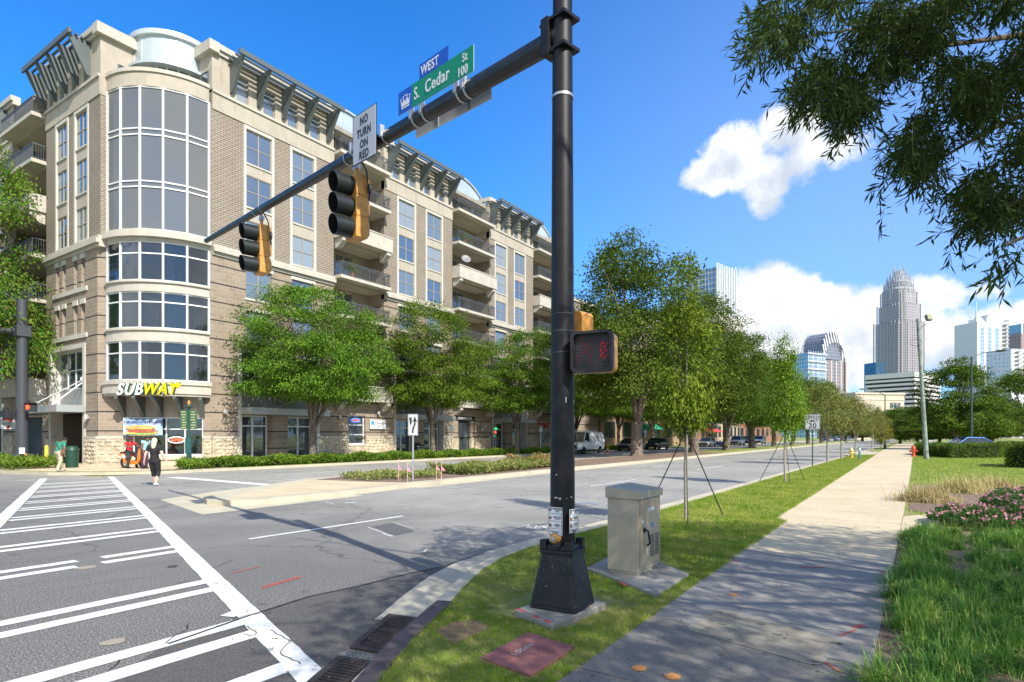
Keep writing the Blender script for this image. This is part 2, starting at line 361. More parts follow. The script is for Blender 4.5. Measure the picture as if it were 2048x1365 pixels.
def walk_mat(name, c1, c2, sp, ofs, agg=0):
    m = bpy.data.materials.new(name); m.use_nodes = True; k = NT(m.node_tree)
    co = k.n('ShaderNodeTexCoord').outputs['Object']; s = k.n('ShaderNodeSeparateXYZ', i_0=co)
    n0 = k.noise(co, .9, 6, .65); n1 = k.noise(co, 60, 3, .7); n2 = k.noise(co, 7, 4, .6)
    c = k.mix(k.smooth(n0.outputs[0], .3, .7), c1, c2)
    c = k.mix(k.m('MULTIPLY', k.smooth(n2.outputs[0], .62, .75), .35), c, tuple(x*.55 for x in c1))
    c = k.mix(k.m('MULTIPLY', k.smooth(n1.outputs[0], .5, .7), .25+agg*.6), c, tuple(x*.45 for x in c1))
    vor = k.n('ShaderNodeTexVoronoi', i_Vector=co, i_Scale=1.7); c = k.mix(k.m('MULTIPLY', k.smooth(vor.outputs['Distance'], .07, .03), .55), c, tuple(x*.4 for x in c1))
    fr = k.m('FRACT', k.m('DIVIDE', k.m('ADD', s.outputs[0], ofs), sp)); cell = k.m('FLOOR', k.m('DIVIDE', k.m('ADD', s.outputs[0], ofs), sp))
    wn = k.n('ShaderNodeTexWhiteNoise', noise_dimensions='1D', i_W=cell); c = k.mix(k.m('MULTIPLY', wn.outputs[0], .22), c, tuple(x*.75 for x in c2))
    line = k.m('LESS_THAN', fr, .016/sp); c = k.mix(k.m('MULTIPLY', line, .85), c, (.07, .06, .045))
    p = k.n('ShaderNodeBsdfPrincipled', i_Base_Color=c, i_Roughness=.85)
    b = k.n('ShaderNodeBump', i_Height=k.m('SUBTRACT', n1.outputs[0], k.m('MULTIPLY', line, 2)), i_Strength=.3+agg*.4, i_Distance=.008); k.t.links.new(b.outputs[0], p.inputs['Normal'])
    o = k.n('ShaderNodeOutputMaterial'); k.t.links.new(p.outputs[0], o.inputs[0]); return m
M_road = asph_mat()
M_walk = walk_mat('pavement_concrete', (.50, .41, .26), (.60, .50, .335), 1.52, .35)
M_walk_shade = walk_mat('pavement_shade_grey', (.235, .22, .195), (.30, .28, .245), 1.52, .35)  # colour lowered to deepen the tree shade on these slabs
M_aggr = walk_mat('exposed_aggregate', (.17, .158, .135), (.23, .215, .185), 2.6, 1.4, 1)
M_turf = mat('turf', (.17, .22, .03), .95, vs=1.4, col2=(.27, .26, .09), bump=1, bs=60)
M_turfd = mat('far_turf', (.20, .27, .04), .95, vs=.6, col2=(.28, .28, .09), bump=1, bs=30)
M_mulch = mat('mulch', (.26, .185, .13), .95, vs=9, col2=(.14, .085, .06), bump=1.2, bs=45)
M_soil = mat('bare_soil', (.20, .12, .07), .95, vs=14, col2=(.27, .18, .10), bump=.8, bs=60)

sheet('ground', [(-1500, -2500), (4000, -2500), (4000, 2500), (-1500, 2500)], -.03, M_turfd)
b = MB(); b.add([(-300, 2, 0), (900, 2, 0), (900, 29, 0), (-300, 29, 0)], [(0, 1, 2, 3)]); b.add([(-13, 29, 0), (11.5, 29, 0), (11.5, 400, 0), (-13, 400, 0)], [(0, 1, 2, 3)]); b.add([(-13, -80, 0), (3, -80, 0), (3, 2, 0), (-13, 2, 0)], [(0, 1, 2, 3)])
tag(b.build('road', M_road), kind='structure')
def offset(line, d):
    out = []
    for i, p in enumerate(line):
        a = Vector(line[max(i-1, 0)]); c = Vector(line[min(i+1, len(line)-1)]); t = (c-a).normalized(); out.append((p[0]-t.y*d, p[1]+t.x*d))
    return out
def ribbon(name, line, d0, d1, z, m, zb=None):
    A = offset(line, d0); B = offset(line, d1); b = MB(); n = len(line)
    b.add([(x, y, z) for x, y in A]+[(x, y, z) for x, y in B], [(i, i+1, n+i+1, n+i) for i in range(n-1)])
    if zb is not None:
        for L in (A, B): b.add([(x, y, z) for x, y in L]+[(x, y, zb) for x, y in L], [(i, i+1, n+i+1, n+i) for i in range(n-1)])
    return tag(b.build(name, m), kind='structure')
ZB = .10
nearline = [(-.3, -60), (-.2, -8), (.0, -2), (.5, .6), (1.5, 2.05), (2.84, 3.0), (3.6, 3.36), (4.46, 3.73), (4.98, 3.99), (5.45, 4.2), (5.89, 4.39), (6.62, 4.6), (7.4, 4.70), (8.5, 4.71), (10.16, 4.67), (20, 4.6), (40, 4.5), (60, 4.35), (120, 4.2), (700, 4.0)]
sheet('lawn_ground', nearline+[(700, -60)], ZB, M_turf, .14)
ribbon('kerb', nearline, 0, .15, ZB+.012, M_conc, 0)
pan = [p for p in nearline if p[0] > 3.9]; pan = [(4.30, 3.66)]+pan
ribbon('gutter', pan, .15, .66, .006, M_conc)
# near pavement
lef = [(-.25, 2.02-.1), (2.0, 1.98), (5.25, 2.02)]
sheet('pavement_apron', [(.05, -2.2), (4.95, .25), (5.3, 1.98), (1.55, 1.98), (.55, .6)], ZB+.008, M_aggr)
sheet('pavement_shaded_slabs', [(4.955, .25), (9.1, .22), (9.1, 2.06), (5.305, 1.98)], ZB+.008, M_walk_shade)
sheet('pavement', [(9.105, .22), (16, .18), (60, .05), (170, -.1), (170, 3.0), (80, 2.95), (40, 2.6), (12.9, 2.30), (12.6, 2.06), (9.105, 2.06)], ZB+.008, M_walk)
sheet('pavement_landing', [(12.0, .195), (14.6, .18), (15.6, -.35), (13.0, -.45)], ZB+.009, M_walk)
sheet('driveway_apron', [(60, 2.9), (72, 2.9), (74, 5.0), (58, 5.0)], ZB+.016, M_conc)
sheet('side_path', [(24, -2.9), (33, -4.0), (33.5, -30), (22.5, -30)], ZB+.01, M_concg)
# far block and its pavements
farline = [(900, 28.5), (20, 28.5), (14.5, 28.8), (12.3, 29.9), (10.9, 31.8), (10.2, 35), (10.0, 45), (10, 400)]
sheet('far_block_ground', farline+[(900, 400)], .12, M_turfd, .16)
ribbon('kerb', farline, 0, .18, .13, M_conc, 0)
sheet('plaza', [(11.2, 32.3), (12.6, 30.4), (14.8, 29.0), (17.3, 28.8), (19, 30.8), (75, 30.8), (75, 33.2), (15, 41), (13.4, 60), (10.6, 60), (10.4, 36)], .13, M_walk)
sheet('tree_grate', [(14.2, 29.2), (15.9, 29.15), (15.9, 29.6), (14.2, 29.7)], .136, M_grill)
# median
medn = [(300, 14.6), (25, 14.5), (15.2, 14.15), (11.6, 13.75), (9.2, 13.8), (8.55, 14.2), (8.35, 14.8), (8.7, 15.6), (10, 16.4), (12.5, 18.1), (14.6, 19.1), (18, 19.4), (300, 19.5)]
sheet('median_apron', [(7.29, 13.11), (8.36, 17.15), (10.5, 18.2), (12.6, 18.9), (12.2, 13.35)], .004, M_conc)
sheet('median', medn, .13, M_conc, .14)
sheet('median_concrete_nose', [(25, 15.0), (15.2, 14.65), (11.6, 14.2), (9.2, 14.25), (9.0, 14.9), (9.4, 15.3), (12.9, 17.6), (14.3, 18.2), (14.9, 14.9)][1:], .134, M_walk)
sheet('median_mulch', [(60, 14.95), (25, 14.85), (15.4, 14.75), (14.9, 16.0), (14.5, 18.4), (17, 19.0), (60, 19.1)], .137, M_mulch)
sheet('median_grass', [(60.01, 14.95), (60.01, 19.1), (300, 19.2), (300, 15.0)], .137, M_turfd)
ribbon('gutter', [(15, 14.1), (25, 14.45), (300, 14.55)][::-1], 0, .45, .005, M_conc)
# road markings
def stripe(p, q, w, z=.006, m=None, name='road_marking'):
    p = Vector(p); q = Vector(q); t = (q-p).normalized(); n = Vector((-t.y, t.x))*w/2; L = (q-p).length; N = max(2, int(L/.16)); vs = []; 
    for i in range(N+1):
        c = p+t*(L*i/N)
        for sgn in (1, -1):
            e = n*sgn*(1+random.uniform(-.09, .05)*min(1, .10/w+.25)); vs.append((c.x+e.x, c.y+e.y, z))
    bb = MB(); bb.add(vs, [(2*i, 2*i+1, 2*i+3, 2*i+2) for i in range(N)]); return tag(bb.build(name, m or M_paint), kind='structure')
rl = lambda t: 1.50+.364*t
ll = lambda t: -1.59+.387*t
for t0, t1 in ((3.35, 13), (13.02, 28.5)): stripe((rl(t0), t0), (rl(t1), t1), .225, .007)
stripe((ll(3.5), 3.5), (ll(29.5), 29.5), .25, .007)
for i, (a, c) in enumerate([(3.95, 3.5), (5.25, 4.85), (7.06, 6.64), (9.72, 9.30), (11.9, 11.48), (14.02, 13.58), (15.95, 15.5), (17.8, 17.38), (19.5, 19.05), (21.15, 20.72), (22.95, 22.5), (24.65, 24.2), (26.3, 25.85)]):
    for t in (a, c):
        if i == 3+0 and False: pass
        if i == 3: stripe((ll(t)+.16, t), (ll(t)+1.45, t), .20); stripe((ll(t)+1.75, t-.03), (rl(t)-.08, t-.03), .20)
        else: stripe((ll(t)+.16, t), (rl(t)-.08, t), .21)
stripe((3.3, 5.5), (3.62, 5.62), .16, .011)
stripe((13.15, 26.0), (13.0, 18.5), .5)
for x0 in [(6.0, 9.6), (18.9, 22.7), (31.2, 36), (45, 49), (58, 62), (71, 75), (84, 88), (97, 101), (110, 114), (-8, -4)]: stripe((x0[0], 9.35), (x0[1], 9.25), .11)
stripe((14, 20.6), (60, 20.3), .11)
for x0 in [(16.5, 20.5), (29, 33), (41, 45), (53, 57), (66, 70), (80, 84)]: stripe((x0[0], 23.6), (x0[1], 23.6), .11)
stripe((-2, 30.3), (9.3, 28.9), .11)
M_faint = mat('faded_paint', (.55, .56, .55), .8, dirt=.5, vs=20)
M_redp = mat('faded_red_paint', (.52, .11, .08), .8, dirt=.4, vs=30)
M_orp = mat('orange_paint', (.62, .26, .07), .8, dirt=.4, vs=30)
M_bluep = mat('faded_blue_paint', (.18, .27, .38), .9)
def mark(pts, w, m, z=.007):
    for p, q in zip(pts[:-1], pts[1:]): stripe(p, q, w, z, m, 'survey_mark')
for pts, w, m in [([(460, 1148), (520, 1134)], .02, M_redp), ([(524, 1179), (560, 1167), (603, 1156)], .03, M_redp), ([(524, 1175), (600, 1154)], .02, M_redp),
                  ([(735, 1055), (770, 1068)], .03, M_faint), ([(785, 1046), (828, 1058)], .025, M_faint), ([(765, 1068), (785, 1074)], .05, M_faint), ([(650, 1004), (668, 1009)], .04, M_faint), ([(690, 1006), (712, 1006)], .14, M_faint),
                  ([(1043, 1055), (1060, 1050), (1052, 1059), (1075, 1050), (1068, 1060), (1090, 1051), (1086, 1059), (1100, 1050)], .03, M_faint), ([(880, 972), (950, 980)], .06, M_faint), ([(1020, 992), (1045, 997)], .03, M_faint),
                  ([(830, 1102), (855, 1098), (848, 1105)], .03, M_faint), ([(940, 1093), (965, 1099), (992, 1095)], .03, M_faint), ([(1150, 1008), (1175, 1006), (1195, 1010)], .09, M_bluep), ([(905, 1078), (925, 1080)], .06, M_bluep)]:
    mark([G(*p)[:2] for p in pts], w, m)
for pts, w, m in [([(1600, 1136), (1650, 1137)], .045, M_redp), ([(1458, 1122), (1478, 1125)], .04, M_redp), ([(1760, 1147), (1772, 1148)], .05, M_redp), ([(1706, 1257), (1728, 1254)], .07, M_redp), ([(1678, 1275), (1712, 1262)], .02, M_redp), ([(1650, 1328), (1685, 1350)], .02, M_redp)]:
    mark([G(*p, ZB)[:2] for p in pts], w, m, ZB+.013)
def disc(c, r, m, z, name='survey_mark'):
    b = MB(); n = 18; b.add([(c[0]+r*math.cos(6.283*i/n)*random.uniform(.8, 1.1), c[1]+r*.9*math.sin(6.283*i/n)*random.uniform(.85, 1.1), z) for i in range(n)], [tuple(range(n))]); return tag(b.build(name, m), kind='structure')
for (u, v), r in [((1467, 1192), .055), ((1278, 1340), .06), ((1345, 1357), .06)]: disc(G(u, v, ZB), r, M_orp, ZB+.013)
disc(G(172, 1136), .13, mat('sand_stain', (.30, .26, .2), .9), .005); disc(G(225, 1285), .10, mat('sand_stain', (.3, .26, .2)), .005); disc(G(344, 1134), .07, M_grill, .005)
sheet('asphalt_patch', [G(*p)[:2] for p in [(745, 1054), (784, 1047), (830, 1063), (791, 1072)]], .005, mat('dark_patch', (.10, .10, .10), .9, bump=.5, bs=90, var=.2, vs=40))
# newer, darker overlay of the kerb lane with its tarred seam
seam = [(2.6, 5.2), (3.43, 5.36), (4.21, 5.46), (4.81, 5.36), (5.43, 5.34), (6.17, 5.24), (7.2, 5.31)]
sheet('asphalt_overlay', seam+[(6.3, 5.06), (5.35, 4.70), (4.6, 4.42), (3.4, 3.9), (2.2, 3.4), (1.2, 2.6), (-.4, .5), (-.9, -8), (-1.9, -8), (-1.5, 1), (0, 3.6)], .0035, mat('newer_asphalt', (.125, .12, .112), .9, bump=1, bs=150, var=.45, vs=110))
for p, q in zip(seam[:-1], seam[1:]): stripe(p, q, .035, .0075, mat('tar', (.02, .02, .02), .5), 'tar_seam')
stripe((3.5, 5.36), (-6, 4.4), .03, .0045, mat('tar', (.02, .02, .02)), 'tar_seam')
sheet('bare_soil', [G(*p, ZB)[:2] for p in [(870, 1262), (900, 1248), (945, 1240), (985, 1255), (960, 1268), (905, 1290)]], ZB+.004, M_soil)
sheet('bare_soil', [G(*p, ZB)[:2] for p in [(1330, 1038), (1372, 1024), (1430, 1035), (1425, 1050), (1375, 1055), (1335, 1048)]], ZB+.004, mat('straw_soil', (.36, .28, .13), .95, vs=14, col2=(.22, .2, .07), bump=.8, bs=60))
# raised soil of the planting beds on the right
sheet('bed_soil', [(-1, -.05), (4.7, .27), (12, .21), (13.0, -.5), (13.2, -6), (2, -9)], ZB+.006, M_mulch)
sheet('bed_soil', [(15.4, -.4), (15.9, .1), (24, .08), (25.5, -2.2), (23, -6), (14.5, -5)], ZB+.006, M_mulch)

# ------------------------------------------------------------ grass
def inpoly(P, poly):
    x, y = P[:, 0], P[:, 1]; r = np.zeros(len(P), bool); n = len(poly)
    for i in range(n):
        x1, y1 = poly[i][:2]; x2, y2 = poly[(i+1) % n][:2]
        c = ((y1 > y) != (y2 > y)) & (x < (x2-x1)*(y-y1)/((y2-y1)+1e-12)+x1); r ^= c
    return r
def blades(P, h, w, lean=.5, curl=0, z0=ZB, seg=1):
    """P Nx2, h,w arrays. seg 1: single triangles; seg 3: arching ribbons"""
    N = len(P); a = rng.uniform(0, 2*np.pi, N); th = rng.uniform(0, 2*np.pi, N); ln = rng.uniform(.1, 1, N)*lean
    d = np.stack([np.cos(a), np.sin(a)], 1); wd = np.stack([np.cos(th), np.sin(th)], 1)*w[:, None]/2
    zz = z0 if hasattr(z0, '__len__') else np.full(N, z0)
    if seg == 1:
        V = np.zeros((N, 3, 3)); V[:, 0, :2] = P-wd; V[:, 1, :2] = P+wd; V[:, 2, :2] = P+d*(h*ln)[:, None]
        V[:, :2, 2] = zz[:, None]; V[:, 2, 2] = zz+h*np.sqrt(1-np.minimum(ln, .95)**2)
        return V.reshape(-1, 3), np.arange(3*N).reshape(-1, 3)
    wd = np.stack([-np.sin(a), np.cos(a)], 1)*w[:, None]/2; V = np.zeros((N, 2*(seg+1), 3))
    for i in range(seg+1):
        t = i/seg; rad = h*ln*(t**1.6)*1.1; zz2 = zz+h*(t*1.15-curl*ln*t*t*.9); k = (1-t**2*.92)
        V[:, 2*i, :2] = P+d*rad[:, None]-wd*k; V[:, 2*i+1, :2] = P+d*rad[:, None]+wd*k; V[:, 2*i:2*i+2, 2] = zz2[:, None]
    base = (np.arange(N)*2*(seg+1))[:, None]; F = np.concatenate([base+np.array([2*i, 2*i+1, 2*i+3, 2*i+2]) for i in range(seg)], 0)
    return V.reshape(-1, 3), F
excl = [[(4.55, 2.45), (5.65, 2.45), (5.65, 3.35), (4.55, 3.35)], [G(u, v, ZB)[:2] for u, v in [(1170, 1138), (1305, 1195), (1385, 1145), (1250, 1095)]], [G(u, v, ZB)[:2] for u, v in [(955, 1320), (1052, 1268), (1155, 1298), (1062, 1362)]]]
soil = [G(*p, ZB)[:2] for p in [(870, 1262), (900, 1248), (945, 1240), (985, 1255), (960, 1268), (905, 1290)]]
P = np.stack([2.2+58*rng.uniform(0, 1, 620000)**1.9, rng.uniform(1.98, 4.72, 620000)], 1)
lg = nearline[4:]+[(700, 2.9), (80, 2.9), (40, 2.55), (12.9, 2.26), (12.6, 2.02), (1.5, 1.95)]
ok = inpoly(P, lg)
for e in excl: ok &= ~inpoly(P, e)
ok &= ~(inpoly(P, soil) & (rng.uniform(0, 1, len(P)) < .85)); P = P[ok]
pn = np.sin(P[:, 0]*2.3+np.sin(P[:, 1]*3.1)*1.3)*np.sin(P[:, 1]*2.9+P[:, 0]*.7)
P = P[rng.uniform(0, 1, len(P)) < .72+.28*pn]
g = np.clip(P[:, 0]/6, 1, 5.5)
V, F = blades(P, rng.uniform(.022, .055, len(P))*np.clip(g, 1, 1.25), .0042*g, .9)
tag(npmesh('lawn_grass', V, F, M_grass), kind='stuff')
P = np.stack([rng.uniform(15, 60, 90000), rng.uniform(-9, .1, 90000)], 1); ok = (P[:, 1] > -.12*P[:, 0]-1) & ~inpoly(P, [(15.4, -.4), (15.9, .1), (24, .08), (25.5, -2.2), (23, -6), (14.5, -5)]) & ~inpoly(P, [(24, -2.9), (33, -4.0), (33.5, -30), (22.5, -30)]); P = P[ok]
V, F = blades(P, rng.uniform(.04, .08, len(P)), np.full(len(P), .02), .8)
tag(npmesh('lawn_grass', V, F, M_grass), kind='stuff')

# arching ornamental grass, lower right
def clumps(cs, n, hh, ww, m, name, curl=1.1, lean=.95):
    Ps = []; hs = []
    for (x, y, r, s) in cs:
        k = int(n*s); q = rng.normal(0, 1, (k, 2))*r*.35; Ps.append(q+np.array([x, y])); hs.append(rng.uniform(.55, 1.05, k)*hh*s)
    P = np.concatenate(Ps); h = np.concatenate(hs)
    V, F = blades(P, h, np.full(len(P), ww), lean, curl, ZB, 5); return npmesh(name, V, F, m)
cs = []
for i in range(520):
    x = random.uniform(2.6, 12.4); y = random.uniform(-5.0, .18)
    if y > .30-.02*x or (x < 6.0 and y > -.0 and random.random() < .4): continue
    if x < 4.2 and y > -1 and random.random() < .5: continue
    cs.append((x, y, random.uniform(.12, .22), random.uniform(.7, 1.15)))
cs += [(x/10, -.10+.1*math.sin(x), .2, .85) for x in range(30, 122, 3)]
tag(clumps(cs, 200, .31, .0085, M_lirio, 'border_grass', 1.25, 1.35), kind='stuff')
for i, (u, v, r, s_, lab) in enumerate([(1850, 1003, .75, 1.15, 'dry tan ornamental grass clump nearest the pavement edge'), (1925, 985, .8, 1.25, 'dry tan ornamental grass clump, tallest and in the middle of the bed'), (1990, 975, .7, 1.0, 'dry tan grass clump mixed with green, next to the pink flowers')]):
    p = G(u, v, ZB); o = clumps([(p.x, p.y, r, s_)], 1300, .50, .012, M_tan, 'ornamental_grass', 1.25, 1.35); tag(o, lab, 'ornamental grass', 'tan grass clumps in the flower bed')

# cracks through the crossing paint, loose leaf litter
M_crack = mat('crack_black', (.02, .02, .02), .9)
def crack(pts, w=.008, z=.0125):
    pts = [G(*p)[:2] for p in pts]; out = [pts[0]]
    for p, q in zip(pts[:-1], pts[1:]):
        n = max(2, int(math.hypot(q[0]-p[0], q[1]-p[1])/.05))
        for i in range(1, n+1): out.append((p[0]+(q[0]-p[0])*i/n+random.uniform(-.012, .012), p[1]+(q[1]-p[1])*i/n+random.uniform(-.012, .012)))
    L = offset(out, w/2); R = offset(out, -w/2); b = MB(); n = len(out); b.add([(x, y, z) for x, y in L]+[(x, y, z) for x, y in R], [(i, i+1, n+i+1, n+i) for i in range(n-1)]); tag(b.build('crack', M_crack), kind='structure')
for c in ([(468, 1240), (500, 1232), (545, 1228)], [(330, 1290), (350, 1275), (372, 1262), (378, 1248)], [(215, 1345), (235, 1330), (240, 1322)], [(540, 1262), (580, 1285), (560, 1310), (600, 1330)], [(495, 1255), (512, 1268), (505, 1275), (485, 1270)], [(405, 1158), (432, 1155)], [(425, 1168), (450, 1172)], [(120, 1180), (260, 1160), (420, 1140), (470, 1120)], [(700, 1010), (760, 1030), (860, 1035), (980, 1028)], [(20, 1110), (160, 1095), (300, 1060)]): crack(c)
rng = np.random.default_rng(3); n = 900
Q = np.concatenate([np.stack([rng.uniform(3, 22, 500), rng.uniform(.2, 2.3, 500)], 1), np.stack([rng.uniform(2.4, 9, 400), rng.uniform(3.2, 5.6, 400)], 1)]); a = rng.uniform(0, 6.28, n); l = rng.uniform(.012, .04, n)
dv = np.stack([np.cos(a)*l, np.sin(a)*l], 1); ev = np.stack([-np.sin(a)*l, np.cos(a)*l], 1)*.3; z = np.where(Q[:, 1] < 2.4, ZB+.014, ZB+.03)[:, None]
V = np.stack([np.concatenate([Q, z], 1), np.concatenate([Q+dv*.5+ev, z+.004], 1), np.concatenate([Q+dv, z], 1), np.concatenate([Q+dv*.5-ev, z+.002], 1)], 1).reshape(-1, 3)
tag(npmesh('leaf_litter', V, np.arange(4*n).reshape(-1, 4), mat('dry_leaf', (.22, .14, .06), .8, vs=3, col2=(.10, .06, .03))), kind='stuff')
# ------------------------------------------------------------ the corner apartment building
FR = lambda a, d, z: (a, 33+d, z)
FL = lambda a, d, z: (14.75+d, a, z)
cA = Vector((14.75, 36.95)); cB = Vector((18.9, 33.0)); cL = (cB-cA).length; cT = (cB-cA)/cL; cN = Vector((-cT.y, cT.x))
if cN.x < 0: cN = -cN
FC = lambda a, d, z: (cA.x+cT.x*a+cN.x*d, cA.y+cT.y*a+cN.y*d, z)
def wall_holes(b, fn, a0, a1, z0, z1, holes, depth=.22):
    A = sorted({a0, a1}|{h[0] for h in holes}|{h[1] for h in holes}); Z = sorted({z0, z1}|{h[2] for h in holes}|{h[3] for h in holes})
    A = [x for x in A if a0 <= x <= a1]; Z = [x for x in Z if z0 <= x <= z1]
    for i in range(len(A)-1):
        for j in range(len(Z)-1):
            ca, cz = (A[i]+A[i+1])/2, (Z[j]+Z[j+1])/2
            if any(h[0] < ca < h[1] and h[2] < cz < h[3] for h in holes): continue
            b.add([fn(A[i], 0, Z[j]), fn(A[i+1], 0, Z[j]), fn(A[i+1], 0, Z[j+1]), fn(A[i], 0, Z[j+1])], [(0, 1, 2, 3)])
    for h in holes:
        x0, x1, y0, y1 = h[:4]
        c = [(x0, y0), (x1, y0), (x1, y1), (x0, y1)]
        for k in range(4):
            p, q = c[k], c[(k+1) % 4]
            b.add([fn(p[0], 0, p[1]), fn(q[0], 0, q[1]), fn(q[0], depth, q[1]), fn(p[0], depth, p[1])], [(0, 1, 2, 3)])
def window(par, fn, a0, a1, z0, z1, d=.1, nx=2, ny=2, m=None, gm=None, fw=.055, name='window', zs=None, xs=None):
    b = MB(); bx = lambda p, q, r, s, e0=0, e1=.07: b.box(p, q, d+e0, d+e1, r, s, fn)
    bx(a0, a0+fw, z0, z1); bx(a1-fw, a1, z0, z1); bx(a0+fw, a1-fw, z0, z0+fw); bx(a0+fw, a1-fw, z1-fw, z1)
    X = xs or [a0+(a1-a0)*i/nx for i in range(1, nx)]; Zs = zs or [z0+(z1-z0)*i/ny for i in range(1, ny)]
    for x in X: bx(x-fw*.6, x+fw*.6, z0+fw, z1-fw, -.004, .066)
    XX = [a0+fw]+X+[a1-fw]
    for z in Zs: bx(a0+fw, a1-fw, z-fw*.45, z+fw*.45, .004, .062)
    w = b.build(name, m or M_frame, par)
    g = MB(); g.box(a0+fw*.5, a1-fw*.5, d+.035, d+.045, z0+fw*.5, z1-fw*.5, fn); g.build('pane', gm or random.choice((M_glassb, M_glassb, M_glassb2, M_glassb3)), w); return w
BLD = thing('apartment_building', 'seven storey brick and stone apartment building with round glass corner bay on the street corner', 'building', (18, 34, 0))
brk = MB(); blk = MB(); rok = MB(); stu = MB(); cor = MB(); trm = MB(); pan_ = MB(); slabroof = MB()
BZ = [(12.75, 14.6), (15.4, 17.3), (18.0, 19.98)]
def sunshade(fn0, b0, n, step, zt=23.35, k_=1.0):
    fn = lambda a, d, z: fn0(a, d*k_, z)
    rail = MB()
    for dd, zz in ((-1.28, zt+.12), (-.95, zt+.10), (-.62, zt+.06), (-.3, zt+.04)): rail.box(b0-.25, b0+step*(n-1)+.3, dd, dd+.12, zz, zz+.09, fn)
    rail.box(b0-.3, b0+step*(n-1)+.35, -1.42, -1.29, zt+.02, zt+.3, fn)
    s = rail.build('sunshade', M_shade, BLD)
    for i in range(n):
        a = b0+step*i; k = MB(); k.add([fn(a-.07, d, z) for d, z in ((-.01, 21.6), (-.22, 21.62), (-1.3, zt), (-1.3, zt+.1), (-.01, zt+.04))]+[fn(a+.07, d, z) for d, z in ((-.01, 21.6), (-.22, 21.62), (-1.3, zt), (-1.3, zt+.1), (-.01, zt+.04))],
              [(0, 1, 2, 3, 4), (9, 8, 7, 6, 5)]+[(i_, (i_+1) % 5, 5+(i_+1) % 5, 5+i_) for i_ in range(5)]); k.build('bracket', M_shade, s)
def col_windows(fn, c0, c1):
    "limestone surround with three stacked windows and spandrel panels"
    o0, o1 = c0, c1; t = .16
    trm.box(o0, o0+t, -.04, .12, 12.62, 20.2, fn); trm.box(o1-t, o1, -.04, .12, 12.62, 20.2, fn); trm.box(o0+t, o1-t, -.035, .12, 20.02, 20.2, fn)
    zz = 12.62
    for z0, z1 in BZ:
        pan_.box(o0+t, o1-t, .03, .11, zz, z0, fn); trm.box(o0+t, o1-t, -.03, .1, z0-.08, z0, fn)
        window(BLD, fn, o0+t, o1-t, z0, z1, .06); zz = z1
    pan_.box(o0+t, o1-t, .03, .11, zz, 20.02, fn)
def cornice(b, fn, a0, a1, spec):
    for z0, z1, d in spec: b.box(a0, a1, -d, .3, z0, z1, fn)
def flush():
    global brk, blk, rok, stu, cor, trm, pan_, slabroof
    for b, nm, m in ((brk, 'brick_wall', M_brick), (blk, 'stone_block_wall', M_block), (rok, 'rough_stone_base', M_rock), (stu, 'stucco_wall', M_stucco), (cor, 'cornice', M_cream), (trm, 'window_trim', M_trim), (pan_, 'spandrel_panel', M_stucco), (slabroof, 'roof', M_concg)):
        if b.v: b.build(nm, m, BLD)
    brk = MB(); blk = MB(); rok = MB(); stu = MB(); cor = MB(); trm = MB(); pan_ = MB(); slabroof = MB()
